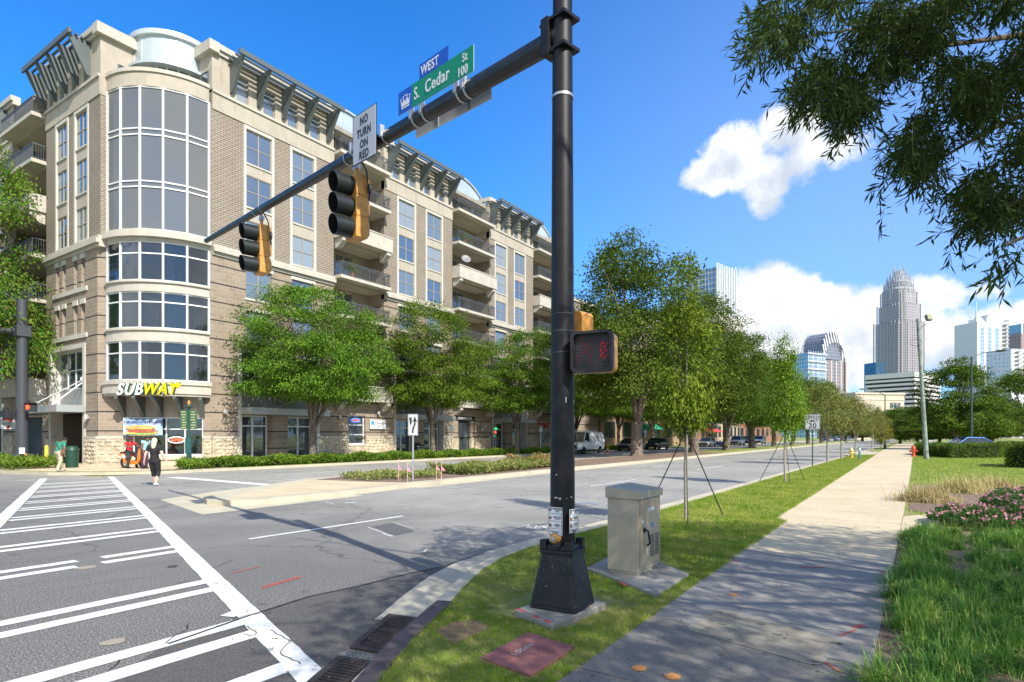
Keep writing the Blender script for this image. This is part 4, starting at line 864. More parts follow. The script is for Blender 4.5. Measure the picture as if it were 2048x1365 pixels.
# small signs, lamps, pots on the long front
def panel_sign(name, lab, cat, fn, a0, a1, z0, z1, m, texts, d=-.14):
    t = thing(name, lab, cat, fn((a0+a1)/2, d, z0)); b = MB(); b.box(a0, a1, d, d+.08, z0, z1, fn); b.build('panel', m, t)
    for (txt, a, z, s, mm) in texts: label_on(fn, a, z, txt, s, mm, t, d-.006)
    return t
t = panel_sign('business_sign', 'white sign board with blue square and dark script on the wall beside the small window', 'sign', FR, 30.7, 32.25, 2.25, 2.92, M_white, [('Townhome', 31.12, 2.58, .27, M_blk), ('PROPERTIES LLC', 31.05, 2.43, .11, M_blk), ('REALTY', 31.35, 2.3, .09, M_blk)])
b = MB(); b.box(30.78, 31.05, -.15, -.142, 2.55, 2.83, FR); b.build('emblem', mat('emblem_blue', (.05, .3, .6), .5), t)
t = thing('neon_sign', 'small red and blue oval neon sign in the small stone wall window', 'sign', FR(29.5, .1, 2.8)); b = MB(); b.tube([FR(29.55+.38*math.cos(6.283*i/20), .12, 2.86+.13*math.sin(6.283*i/20)) for i in range(21)], .02, 6, cap=False); b.build('ring', mat('neon_blue', (.1, .25, 1), .5, emit=2), t); label_on(FR, 29.3, 2.8, 'OPEN', .17, M_neon, t, .11)
t = thing('name_letters', 'pale letters naming the plaza above the dark entrance door', 'sign', FR(42, -.1, 3.2)); label_on(FR, 40.35, 3.18, 'GATEWAY PLAZA', .30, M_white, t, -.03, sx=1.0); b = MB(); b.box(40.3, 43.4, -.02, -.003, 3.12, 3.46, FR); b.build('panel', M_blk, t)
t = thing('neon_sign', 'green and red lit sign in the glass door behind the third street tree', 'sign', FR(47, 0, 2)); 
for txt, z, m in (('SALON', 2.35, mat('neon_green', (.05, 1, .3), .5, emit=1.5)), ('OPEN', 2.0, M_neon), ('SPA', 1.65, MATS['neon_green'])): label_on(FR, 46.75, z, txt, .26, m, t, .5)
t = panel_sign('window_poster', 'tall poster with a red heading in the ground floor window near the van', 'poster', FR, 54.5, 56.5, 1.1, 3.1, mat('poster_pale', (.35, .42, .42), .6, vs=3, col2=(.12, .2, .16)), [], .1)
b = MB(); b.box(54.5, 56.5, .09, .098, 2.6, 3.1, FR); b.build('heading', mat('poster_red', (.4, .03, .02), .6), t); label_on(FR, 54.7, 2.7, 'NAILS', .33, M_white, t, .085)
def wall_lamp(fn, a, z, lab):
    t = thing('wall_lamp', lab, 'wall lamp', fn(a, -.05, z), 'wall lamps on the stone ground floor'); b = MB(); b.lathe([(.10, 0), (.12, .05), (.11, .24), (.03, .27)], fn(a, -.16, z), 12); b.build('shade', mat('lamp_grey', (.5, .5, .48), .5, .3), t); b = MB(); b.box(a-.05, a+.05, -.1, -.003, z+.05, z+.2, fn); b.build('bracket', M_frame, t)
wall_lamp(FL, 38.0, 2.65, 'white box lamp on the stone pier left of the corner shop'); wall_lamp(FR, 19.6, 3.0, 'grey wall lamp on the stone pier right of the corner shop'); wall_lamp(FR, 31.5, 3.3, 'round grey wall lamp above the blue and white business sign'); wall_lamp(FR, 27.9, 2.9, 'grey wall lamp between the glass doors and the small window'); wall_lamp(FR, 44.3, 2.2, 'wall lamp beside the dark plaza entrance')
dp = thing('satellite_dish', 'small satellite dish on the solid middle balcony', 'satellite dish', (41.2, 32.3, 16.4)); b = MB(); b.lathe([(.02, 0), (.25, .04), (.42, .12), (.42, .13), (.24, .06)], (41.2, 32.3, 17.0), 16, (-.5, -.7, .5)); b.build('dish', mat('dish', (.2, .2, .21), .5), dp, smooth=True, recalc=False); b = MB(); b.tube([(41.2, 32.3, 16.35), (41.2, 32.3, 17.0)], .03, 6); b.tube([(41.2, 32.3, 16.95), (40.95, 31.95, 17.15)], .015, 5); b.build('arm', M_rail, dp)
# furniture on balconies
def chair(x, y, z, lab):
    t = thing('balcony_chair', lab, 'chair', (x, y, z)); b = MB(); b.box(x-.22, x+.22, y-.2, y+.2, z+.42, z+.46); b.box(x-.22, x+.22, y+.2, y+.24, z+.42, z+.95)
    for q in (-.2, .17):
        for w in (-.18, .17): b.box(x+q, x+q+.03, y+w, y+w+.03, z, z+.42)
    b.build('seat', M_rail, t)
chair(43.2, 32.9, 21.23, 'dark chair on the topmost middle balcony'); chair(29.5, 32.9, 18.43, 'dark chair on the balcony behind the signal')
for x, y, z, lab in ((28.6, 32.45, 12.72, 'leafy potted plant with red flowers on the lowest visible railed balcony'), (41.3, 32.5, 18.43, 'potted plant at the left end of the middle railed balcony')):
    t = thing('potted_plant', lab, 'plant', (x, y, z)); b = MB(); b.lathe([(.12, 0), (.17, .3), (.18, .32)], (x, y, z), 12); b.build('pot', mat('clay', (.3, .12, .07), .8), t)
    n = 260; Pq = rng.normal(0, 1, (n, 3))*np.array([.35, .22, .22])+np.array([x, y, z+.6]); dv = rng.normal(0, 1, (n, 3)); dv /= np.linalg.norm(dv, axis=1)[:, None]; ev = rng.normal(0, 1, (n, 3)); ev = np.cross(dv, ev); ev /= np.linalg.norm(ev, axis=1)[:, None]
    V = np.stack([Pq, Pq+dv*.06+ev*.025, Pq+dv*.12, Pq+dv*.06-ev*.025], 1).reshape(-1, 3); npmesh('foliage', V, np.arange(4*n).reshape(-1, 4), M_leafz, t)
# ------------------------------------------------------------ signal mast on the near corner
def W(X, Y, z): return Vector((X*CA+Y*SA, -X*SA+Y*CA, z))
PB = G(1125, 1222, ZB)
PX = (1125-U0)/FP*5.65
def arm(k, dz=0): return W(PX-.92*k, 5.65+k, 5.50+.0864*k+dz)
AE = (arm(1)-arm(0)); AE.z = 0; AE.normalize(); AN = Vector((-AE.y, AE.x, 0)); AN = AN if AN.x < 0 else -AN
AEs = (arm(1)-arm(0)).normalized(); KL = (arm(1)-arm(0)).length
pc = W(PX, 5.65, 0)
mast = thing('signal_mast', 'tall black signal mast with a long arm over the road, on the near grass', 'traffic signal mast', (pc.x, pc.y, ZB))
b = MB(); b.tube([(pc.x, pc.y, z) for z in (.62, 2, 4, 6, 7.6)], [.118, .112, .102, .09, .083], 32); b.build('pole', M_black, mast, smooth=True)
b = MB(); b.tube([arm(k) for k in (.0, .3, 2, 4, 6, 8.1)], [.098, .096, .086, .075, .064, .052], 24); b.build('arm', mat('dark_paint_arm', (.02, .02, .021), .4, .1, var=.3, vs=6), mast, smooth=True)
b = MB(); b.M = Matrix.Translation((pc.x, pc.y, 5.5)) @ Matrix.Rotation(math.atan2(AE.y, AE.x), 4, 'Z')
b.box(.07, .16, -.13, .13, -.17, .17)
for q in (-.10, .10):
    for w in (-.13, .13): b.lathe([(.018, 0), (.018, .03)], (.16, q, w), 8, (1, 0, 0))
b.box(-.12, .07, -.11, .11, .13, .16); b.box(-.12, .07, -.11, .11, -.16, -.13); b.build('arm_bracket', M_black, mast)
b = MB(); b.tube([(pc.x, pc.y, 4.905), (pc.x, pc.y, 4.93)], .103, 32); b.build('band', M_alu, mast)
for z in (2.88, 2.72, 2.52): b = MB(); b.tube([(pc.x, pc.y, z), (pc.x, pc.y, z+.007)], .1115, 32); b.build('band', mat('dull_band', (.06, .06, .06), .6), mast)
# tapered square pedestal, one corner toward the viewer
PA = math.radians(22)-.32
b = MB(); b.M = Matrix.Translation((pc.x, pc.y, 0)) @ Matrix.Rotation(PA, 4, 'Z')
def frus(b, w0, w1, z0, z1, ch=.03):
    def ring(w, z): h = w/2; c = ch; return [(h-c, -h, z), (h, -h+c, z), (h, h-c, z), (h-c, h, z), (-h+c, h, z), (-h, h-c, z), (-h, -h+c, z), (-h+c, -h, z)]
    b.add(ring(w0, z0)+ring(w1, z1), [tuple(range(7, -1, -1)), tuple(range(8, 16))]+[(i, (i+1) % 8, 8+(i+1) % 8, 8+i) for i in range(8)])
frus(b, .475, .47, .165, .20); frus(b, .465, .315, .20, .665); frus(b, .345, .345, .665, .70); frus(b, .30, .27, .70, .745)
for sx in (-1, 1):
    for sy in (-1, 1): b.cbox((sx*.125, sy*.125, .745), (.07, .07, .09))
b.lathe([(.05, .70), (.055, .74), (.045, .80), (.02, .82)], (-.13, 0, 0), 10); b.box(-.237, -.15, .02, .025, .22, .62, None) if False else None
b.M = None; pb = b.build('pedestal', mat('pedestal_black', (.011, .011, .013), .33, .1, var=.35, vs=5, bump=.35, bs=240, dirt=0), mast, bevel=.006)
sp = MB()
for i in range(60):
    h = random.uniform(.22, .64); w = (.465-(h-.2)/.465*.15)/2+.0015; a = random.uniform(-.85, .85)*w; r = random.uniform(.0006, .0019)
    s_ = random.choice((0, 1)); c = (a, -w) if s_ else (-w, a)
    M = Matrix.Translation((pc.x, pc.y, 0)) @ Matrix.Rotation(PA, 4, 'Z'); sp.M = M; sp.cbox((c[0], c[1], h), (r*2 if s_ else .002, .002 if s_ else r*2, r*random.uniform(1, 3)))
sp.M = None; sp.build('paint_chips', M_white, mast)
b = MB()
for u, v, w, h in ((1132, 800, .012, .05), (1148, 803, .006, .01), (1120, 998, .02, .02), (1131, 997, .03, .006), (1113, 950, .01, .01), (1143, 995, .012, .01), (1112, 996, .03, .012)):
    c = D(u, v, 5.533); b.M = Matrix.Translation(c) @ Matrix.Rotation(camo.rotation_euler.z, 4, 'Z'); b.cbox((0, .01, 0), (w, .012, h))
b.M = None; b.build('sticker_remains', mat('old_sticker', (.4, .42, .44), .6), mast)
fp = thing('concrete_footing', 'square concrete footing with red paint marks under the black signal mast', 'footing', (pc.x, pc.y, ZB))
fL, fF, fR = [G(u, v, .163) for u, v in ((1029, 1219), (1104, 1249), (1213, 1206))]; fB = fL+fR-fF
b = MB(); b.prism([tuple(q[:2]) for q in (fL, fF, fR, fB)], .05, .163); b.build('slab', M_concg, fp, bevel=.01)
b = MB()
for a, w, off in ((.12, .16, .03), (.55, .1, .02), (.85, .12, .02)): q = fL.lerp(fF, a)+(fB-fL).normalized()*off; b.M = Matrix.Translation((q.x, q.y, 0)) @ Matrix.Rotation(math.atan2(fF.y-fL.y, fF.x-fL.x), 4, 'Z'); b.cbox((0, 0, .164), (w*.8, .03, .003))
b.M = None; b.build('paint_mark', mat('spray_red', (.6, .07, .04), .7, dirt=.4, vs=30), fp)

def local(o, e, n): return Matrix(((e.x, n.x, 0, o.x), (e.y, n.y, 0, o.y), (e.z, 0, 1, o.z), (0, 0, 0, 1)))
def arm_panel(t, k0, k1, z0, z1, m, off=.12, th=.004, name='panel', rim=None, par=None):
    b = MB(); p0 = arm(k0)+AN*off; p1 = arm(k1)+AN*off
    vs = [p+Vector((0, 0, z))+AN*q for q in (0, th) for p, z in ((p0, z0), (p1, z0), (p1, z1), (p0, z1))]
    b.add(vs, [(0, 1, 2, 3), (7, 6, 5, 4), (0, 4, 5, 1), (1, 5, 6, 2), (2, 6, 7, 3), (3, 7, 4, 0)]); return b.build(name, m, par or t)
def straps(t, ks, m=M_alu):
    b = MB()
    for k in ks:
        r = .098-.0057*k+.006; b.tube([arm(k-.012), arm(k+.012)], r, 24, cap=False); c = arm(k)+AN*(.06); b.M = local(c, AE, AN); b.box(-.02, .02, 0, .062, -.03, .12); b.M = None
    b.build('strap', m, t)
t = thing('street_sign', 'green street name sign with a blue crown end, strapped to the mast arm', 'street sign', tuple(arm(1.4)), None)
arm_panel(t, 1.735, .865, .075, .355, M_green); arm_panel(t, 1.957, 1.735, .075, .355, M_blue, name='crown_panel'); arm_panel(t, 1.96, .862, .072, .358, M_white, off=.117, th=.0025, name='border')
def arm_text(t, txt, k, z, s, m, **kw): return text_part(txt, s, arm(k)+AN*.1265+Vector((0, 0, z)), -AEs, (0, 0, 1), m, t, ext=.001, **kw)
arm_text(t, 'S.', 1.70, .15, .205, M_white, sx=.78, bold=.003); arm_text(t, 'Cedar', 1.53, .15, .205, M_white, sx=.86, bold=.003); arm_text(t, 'St', 1.005, .235, .13, M_white, sx=.8, bold=.002); arm_text(t, '100', 1.07, .095, .145, M_white, sx=.8, bold=.002)
cr = MB(); cr.M = Matrix(((-AEs.x, 0, AN.x, 0), (-AEs.y, 0, AN.y, 0), (-AEs.z, 1, 0, 0), (0, 0, 0, 1))); cr.M = Matrix.Translation(arm(1.925)+AN*.126+Vector((0, 0, .125))) @ cr.M
cr.prism([(.03, 0), (.20, 0), (.20, .018), (.03, .018)], 0, .002); cr.prism([(.03, .028), (.20, .028), (.215, .11), (.175, .07), (.155, .125), (.115, .07), (.075, .125), (.055, .07), (.015, .11)], 0, .002)
for x, y in ((.115, .15), (.015, .125), (.215, .125), (.07, .14), (.16, .14)): cr.prism([(x+.012*math.cos(i), y+.012*math.sin(i)) for i in (0, .9, 1.8, 2.7, 3.6, 4.5, 5.4)], 0, .002)
cr.M = None; cr.build('crown_emblem', M_white, t); straps(t, (1.02, 1.12, 1.62, 1.78))
t = thing('street_sign', 'small blue sign with white letters standing on top of the green street name sign', 'street sign', tuple(arm(1.4, .4)))
arm_panel(t, 1.616, 1.19, .360, .53, M_blue); arm_text(t, 'WEST', 1.59, .39, .155, M_white, sx=.84, bold=.003)
t = thing('street_sign', 'back of a second street sign on the far side of the mast arm', 'street sign', tuple(arm(1.4, -.1)))
arm_panel(t, 1.957, .865, -.13, .15, M_greyw, off=-.135)
b = MB(); p0 = arm(1.4)
for k in (1.15, 1.6): p = arm(k)-AN*.13; b.M = local(p, AE, AN); b.box(-.015, .015, -.012, -.004 + .012, -.13, .15)
b.M = None; b.build('strap', M_alu, t)
t = thing('regulatory_sign', 'white no turn on red sign with black letters strapped to the mast arm', 'road sign', tuple(arm(2.6)))
arm_panel(t, 2.82, 2.37, -.235, .42, M_greyw); arm_panel(t, 2.835, 2.355, -.25, .435, M_blk, off=.117, th=.0025, name='border')
for txt, z in (('NO', .26), ('TURN', .10), ('ON', -.055), ('RED', -.205)): arm_text(t, txt, 2.595, z, .155, M_blk, sx=.86, bold=.0045, align='CENTER')
straps(t, (2.3, 2.9))
def signal3(k, lab, sc=1.0):
    p = arm(k); t = thing('traffic_signal', lab, 'traffic signal', (p.x, p.y, p.z-.9), 'traffic signals hanging from the mast arm')
    top = p.z-.29*sc; M = local(Vector((p.x, p.y, top-.45*sc)), AE, AN)   # local x along arm, y towards the facing side
    b = MB(); b.M = M; w = .165*sc
    for i in range(3):
        z = (.3-.3*i)*sc; pr = [(-w, -.145), (w, -.145), (w, .04), (-w, .04)]
        b.add([(x, y, z+h) for h in (-.148*sc, .148*sc) for x, y in pr], [(0, 1, 2, 3), (7, 6, 5, 4), (0, 4, 5, 1), (1, 5, 6, 2), (2, 6, 7, 3), (3, 7, 4, 0)])
        b.add([(x, -.145, z+s*.14*sc) for s in (-1, 1) for x in (-w*.95, w*.95)]+[(x, -.20, z+s*.08*sc) for s in (-1, 1) for x in (-w*.7, w*.7)], [(4, 5, 7, 6), (0, 1, 5, 4), (1, 3, 7, 5), (3, 2, 6, 7), (2, 0, 4, 6)])
    for z in (.15, -.15): b.box(-w*.9, w*.9, -.14, .035, z*sc-.012, z*sc+.012)
    b.M = None; b.build('housing', M_yel, t, bevel=.008)
    for i in range(3):
        z = (.3-.3*i)*sc; v = MB(); v.M = M; R = .138*sc; n = 26; vs = []; fs = []
        for j in range(n+1):
            a = -math.pi*.5+2*math.pi*j/n
            for r in (R, R-.005):
                for y in (.04, .04+.30*sc*(1-.10*(1-math.sin(a)))): vs.append((r*math.cos(a), y, z+r*math.sin(a)))
        for j in range(n): q = 4*j; fs += [(q, q+1, q+5, q+4), (q+2, q+6, q+7, q+3), (q+1, q+3, q+7, q+5)]
        v.add(vs, fs); v.M = None; vo = v.build('visor', mat('visor_black', (.02, .024, .024), .35, .1), t, smooth=True, recalc=False)
        l = MB(); l.M = M; l.lathe([(.125*sc, 0), (.09*sc, .022), (.03, .03)], (0, .045, z), 20, (0, 1, 0)); l.M = None; l.build('lens', mat('lens_'+'ryg'[i], ((.10, .012, .01), (.11, .07, .01), (.01, .06, .045))[i], .15), t, smooth=True)
    h = MB(); h.M = M; zt = .45*sc; h.box(-.05, .05, -.09, -.01, zt, zt+.035); h.box(-.03, .03, -.07, -.03, zt+.035, zt+.13); h.M = None; h.build('hanger', M_yel, t, bevel=.004)
    h = MB(); h.M = M; h.box(-.06, .06, -.085, -.02, zt+.12, zt+.19); h.box(-.03, .03, -.06, -.04, zt+.19, zt+.26); h.tube([(-.1, -.05, zt+.25), (.1, -.05, zt+.25)], .02, 8); h.M = None; h.build('clamp', M_alu, t)
    c = MB(); q = lambda x, y, z: M @ Vector((x, y, z)); c.tube([q(-.12, -.05, zt+.22), q(-.20, -.1, zt+.05), q(-.2, -.14, zt-.25), q(-.17, -.17, zt-.35), q(-.13, -.17, zt-.30)], .012, 8); c.tube([q(-.2, -.15, zt-.2+.05*math.sin(i)*0-.06*math.cos(i*.8))+AE*.02*math.sin(i*.8) for i in range(9)], .022, 6); c.build('cable', M_blk, t)
    s = MB()
    for kk in (-.14, .10): s.tube([arm(k+kk-.01), arm(k+kk+.01)], .098-.0057*k+.008, 20, cap=False)
    s.build('strap', M_alu, t); return t
signal3(2.99, 'larger, nearer three-lens traffic signal hanging beside the no turn sign')
signal3(5.70, 'smaller, farther three-lens traffic signal hanging near the arm tip')
# pedestrian signals on the mast
def ped_head(c, face, lab, wdt=.385, hgt=.37, showface=True):
    e = Vector((face.y, -face.x, 0)) if True else None; e.normalize(); t = thing('pedestrian_signal', lab, 'pedestrian signal', tuple(c-Vector((0, 0, hgt/2))))
    n = face.normalized(); M = Matrix(((e.x, n.x, 0, c.x), (e.y, n.y, 0, c.y), (0, 0, 1, c.z), (0, 0, 0, 1)))
    def rr(w, h, r, k=5): return [(sx*(w/2-r)+r*math.cos(a), sy*(h/2-r)+r*math.sin(a)) for sx, sy, a0 in ((1, 1, 0), (-1, 1, 90), (-1, -1, 180), (1, -1, 270)) for a in [math.radians(a0+90*i/k) for i in range(k+1)]]
    Mz = M @ Matrix(((1, 0, 0, 0), (0, 0, 1, 0), (0, 1, 0, 0), (0, 0, 0, 1)))
    b = MB(); b.M = Mz; b.prism(rr(wdt*.96, hgt*.97, .05), -.19, -.02); b.M = None; b.build('housing', M_yel, t, bevel=.006)
    if showface:
        b = MB(); b.M = Mz; P_ = rr(wdt, hgt, .05); Q_ = rr(wdt-.05, hgt-.05, .035); N = len(P_)
        b.add([(x, y, -.02) for x, y in P_]+[(x, y, .05) for x, y in P_]+[(x, y, .05) for x, y in Q_]+[(x, y, .0) for x, y in Q_], [(i, (i+1) % N, N+(i+1) % N, N+i) for i in range(N)]+[(N+i, N+(i+1) % N, 2*N+(i+1) % N, 2*N+i) for i in range(N)]+[(2*N+i, 2*N+(i+1) % N, 3*N+(i+1) % N, 3*N+i) for i in range(N)]+[tuple(3*N+i for i in range(N))])
        b.M = None; b.build('visor', M_blk, t)
        g = MB(); r_ = MB(); r2 = MB(); g.M = r_.M = r2.M = Mz
        for i in range(-9, 10):
            for j in range(-9, 10):
                x, y = (i+(j % 2)*.5)*.0165, j*.0165
                if abs(x) > .155 or abs(y) > .15: continue
                hand = (.07 < -x < .135 and -.08 < y < .09); faint = (x > .0 and (abs(x-.04-y*.5) < .03 or abs(x-.08+y) < .04))
                tgt = r_ if hand and (i+j) % 3 else (r2 if faint and random.random() < .6 else g); s_ = .0042 if tgt is r_ else .0026
                tgt.box(x-s_, x+s_, y-s_, y+s_, .006, .009)
        for m_, nm, mt in ((g, 'grid', mat('grid_grey', (.10, .10, .11), .5)), (r_, 'hand_symbol', mat('led_red', (.7, .01, .02), .5, emit=.16)), (r2, 'hand_symbol', mat('led_faint', (.35, .02, .02), .5, emit=.12))): m_.M = None; m_.build(nm, mt, t)
    return t
def toward(u, v, Y, turn): a = (u-U0)/FP; d = Vector((-a, -1)).normalized(); ca, sa = math.cos(turn), math.sin(turn); X, Yc = d.x*ca-d.y*sa, d.x*sa+d.y*ca; return W(X, Yc, 0)
t = ped_head(D(1185, 704, 5.42), toward(1185, 704, 5.4, -.28), 'black-faced pedestrian signal with a dim red hand, on the right of the mast')
b = MB(); c0 = D(1150, 704, 5.62)
for z in (-.13, .13): b.tube([Vector((pc.x, pc.y, c0.z+z)), D(1165, 704, 5.62)+Vector((0, 0, z))], .02, 8)
b.box(c0.x-.02, c0.x+.02, c0.y-.02, c0.y+.02, c0.z-.17, c0.z+.17); b.build('bracket', M_yel, t)
t = ped_head(D(1160, 668, 5.95), toward(1160, 668, 6, math.pi-.7), 'yellow back of a second pedestrian signal behind the black-faced one', showface=False)
# crossing instruction signs and push button
def crossing_sign(c, face, w, h, lab):
    e = Vector((face.y, -face.x, 0)).normalized(); n = face.normalized(); t = thing('crossing_sign', lab, 'sign', tuple(c-Vector((0, 0, h/2))))
    M = Matrix(((e.x, n.x, 0, c.x), (e.y, n.y, 0, c.y), (0, 0, 1, c.z), (0, 0, 0, 1)))
    b = MB(); b.M = M; b.cbox((0, 0, 0), (w, .004, h)); b.M = None; b.build('panel', M_white, t, bevel=.0015)
    b = MB(); b.M = M; g = .006
    for x0, x1, z0, z1 in ((-w/2+g, w/2-g, h/2-g-.004, h/2-g), (-w/2+g, w/2-g, -h/2+g, -h/2+g+.004), (-w/2+g, -w/2+g+.004, -h/2+g, h/2-g), (w/2-g-.004, w/2-g, -h/2+g, h/2-g)): b.box(x0, x1, .002, .0034, z0, z1)
    for i in (1, 2, 3): b.box(-w/2+g+.004, w/2-g-.004, .002, .0032, h/2-h*.27*i+.01, h/2-h*.27*i+.013)
    b.M = None; b.build('border', M_blk, t)
    for i, m_ in enumerate((M_blk, mat('icon_brown', (.22, .05, .01), .5), mat('icon_brown', (.2, .05, .01), .5))):
        b = MB(); b.M = M; zc = h/2-h*.27*i-.024-.006*(i > 0); s_ = .0125; b.box(w/2-.012-2*s_, w/2-.012, .002, .0033, zc-s_, zc+s_); b.M = None; b.build('symbol', m_, t)
        b = MB(); b.M = M; x = w/2-.012-s_; b.box(x-.004, x+.004, .0033, .0038, zc-.006, zc+.008); b.M = None; b.build('symbol', M_white if i == 0 else mat('icon_orange', (.8, .25, .03), .5), t)
    L = [['START CROSSING', 'Watch For', 'Vehicles'], ['DONT START', 'Finish Crossing', 'If Started'], ['STEADY', 'DONT CROSS', 'Vehicles'], ['PUSH BUTTON', 'TO CROSS', 'STREET']]
    for i, ls in enumerate(L):
        for j, s_ in enumerate(ls):
            z = h/2-h*.27*i-.020-j*.011*(h/.27); big = j == 0
            text_part(s_, (.0125 if big else .0105)*(1.0 if i < 3 else 1.25), M @ Vector((w*(-.16) if i < 3 else 0, .0028, z)), -e, (0, 0, 1), M_blk, t, ext=.0004, align='CENTER', bold=.0004, sx=w/.155)
    return t
n1 = toward(1110, 1043, 5.5, -.62); crossing_sign(D(1110.5, 1043, 5.50), n1, .155, .255, 'pedestrian crossing instruction sign on the left of the mast, above the yellow button')
n2 = toward(1147, 1042, 5.5, .95); crossing_sign(D(1148, 1042, 5.52), n2, .14, .215, 'smaller pedestrian crossing instruction sign turned to the right of the mast')
c = D(1108, 1078, 5.49); t = thing('push_button', 'round yellow pedestrian push button low on the mast', 'push button', tuple(c)); b = MB(); b.lathe([(.045, -.05), (.045, 0), (.038, .012), (.03, .013)], c, 20, tuple(n1)); b.build('housing', M_yel, t, smooth=True); b = MB(); b.lathe([(.024, 0), (.022, .008), (.01, .01)], c+n1.normalized()*.012, 16, tuple(n1)); b.build('button', M_alu, t, smooth=True)

# ------------------------------------------------------------ utility cabinet and covers
c0 = G(1277, 1152, .15); c1 = G(1217, 1140, .15)
ang = math.radians(0); ex = Vector((1, 0, 0))
cx0, cx1, cy0, cy1 = c0.x, c0.x+.70, c0.y, c0.y+.385
pd = thing('concrete_pad', 'weathered square concrete pad under the grey metal cabinet', 'concrete pad', ((cx0+cx1)/2, (cy0+cy1)/2, ZB))
b = MB(); b.prism([tuple(G(u, v, .14)[:2]) for u, v in ((1174, 1135), (1312, 1188), (1378, 1147), (1250, 1100))], .04, .14); b.build('slab', M_concg, pd, bevel=.01)
mark([G(1238, 1162, .14)[:2], G(1252, 1172, .14)[:2]], .04, M_redp, .143)
cb = thing('utility_cabinet', 'grey metal traffic control cabinet with louvred door on a concrete pad', 'utility cabinet', ((cx0+cx1)/2, (cy0+cy1)/2, .14))
M_cab = mat('cabinet_metal', (.46, .395, .295), .48, .15, var=.1, vs=3, bump=.06, bs=200, dirt=.12)
H1 = 1.02
b = MB(); b.box(cx0, cx1, cy0, cy1, .18, H1); b.box(cx0+.02, cx1-.02, cy0+.02, cy1-.02, .14, .18); b.build('body', M_cab, cb, bevel=.004)
b = MB(); x0, x1, y0, y1 = cx0-.02, cx1+.02, cy0-.03, cy1+.02; b.add([(x0, y0, H1+.001), (x1, y0, H1+.001), (x1, y1, H1+.001), (x0, y1, H1+.001), (x0, y0, H1+.085), (x1, y0, H1+.085), (x1, y1, H1+.135), (x0, y1, H1+.135)], [(3, 2, 1, 0), (4, 5, 6, 7), (0, 1, 5, 4), (1, 2, 6, 5), (2, 3, 7, 6), (3, 0, 4, 7)]); b.build('lid', M_cab, cb, bevel=.004)
b = MB(); b.box(cx0+.035, cx1-.035, cy0-.014, cy0-.001, .235, H1-.012); dd = b.build('door', mat('cabinet_door_metal', (.52, .42, .29), .42, .2, var=.14, vs=2.5, dirt=.15), cb, bevel=.003)
b = MB()
for k in range(2):
    for i in range(11): x = cx0+.33+.16*k; z = .32+.024*i; b.box(x, x+.115, cy0-.022, cy0-.0145, z, z+.011)
b.build('louvre', mat('louvre_dark', (.12, .11, .10), .5, .3), dd)
b = MB(); hx = cx0+.14; b.tube([(hx, cy0-.015, .66), (hx, cy0-.06, .65), (hx+.01, cy0-.065, .60), (hx+.05, cy0-.065, .50), (hx+.05, cy0-.03, .47)], .011, 8); b.lathe([(.03, 0), (.03, .012)], (hx, cy0-.015, .655), 12, (0, -1, 0)); b.build('handle', M_blk, dd, smooth=True)
b = MB(); b.box(cx0+.26, cx0+.46, cy0-.017, cy0-.0145, .86, .90); b.box(cx0+.06, cx0+.12, cy0-.017, cy0-.0145, .74, .77); b.build('label_plate', M_white, dd); b = MB(); b.box(cx0+.34, cx0+.44, cy0-.017, cy0-.0145, .66, .71); b.build('sticker', mat('blue_sticker', (.2, .3, .42), .5), dd)
# sidewalk vault, red access cover, drain grates
def rrect(cs, r=.09, k=5):
    out = []; n = len(cs); cs = [Vector(c[:2]) for c in cs]
    for i in range(n):
        p = cs[i]; a = (cs[i-1]-p).normalized(); c = (cs[(i+1) % n]-p).normalized()
        for j in range(k+1): s = j/k; q0 = p+a*r*(1-s)**2; out.append(tuple(q0+c*r*s*s))
    return out
vc = [G(u, v, ZB) for u, v in ((1369, 1261), (1428, 1218), (1688, 1282), (1640, 1338))]
t = thing('access_cover', 'large rounded concrete vault cover set in the pavement slabs', 'utility cover', tuple(sum(vc, Vector())/4)); z = ZB+.0085
b = MB(); o_ = rrect(vc, .12); cc = sum(vc, Vector())/4; inn = [(cc.x+(x-cc.x)*.965, cc.y+(y-cc.y)*.95) for x, y in o_]; N = len(o_)
b.add([(x, y, z+.004) for x, y in o_]+[(x, y, z+.004) for x, y in inn], [(i, (i+1) % N, N+(i+1) % N, N+i) for i in range(N)]); b.build('rim', mat('rim_conc', (.25, .245, .22), .8, .1), t)
b = MB(); b.add([(x, y, z+.003) for x, y in inn], [tuple(range(N))]); b.build('lid', mat('vault_lid', (.27, .245, .19), .9, var=.15, vs=5, bump=.5, bs=150, dirt=.4), t)
b = MB()
for u, v in ((1438, 1228), (1520, 1252), (1555, 1272), (1672, 1290), (1634, 1328), (1445, 1252)): p = G(u, v, ZB); b.cbox((p.x, p.y, z+.004), (.012, .07, .003))
b.build('slot', M_blk, t)
rc = [G(u, v, ZB) for u, v in ((962, 1320), (1057, 1270), (1150, 1299), (1062, 1357))]
t = thing('access_cover', 'rusty red tread-plate access cover set in the grass', 'utility cover', tuple(sum(rc, Vector())/4))
b = MB(); b.prism([tuple(c[:2]) for c in rc], ZB-.02, ZB+.022); b.build('plate', mat('rust_red', (.33, .13, .11), .7, .2, var=.25, vs=7, dirt=.3), t, bevel=.003)
b = MB(); e1 = (rc[2]-rc[1]); e2 = (rc[0]-rc[1]); n1_, n2_ = 24, 26
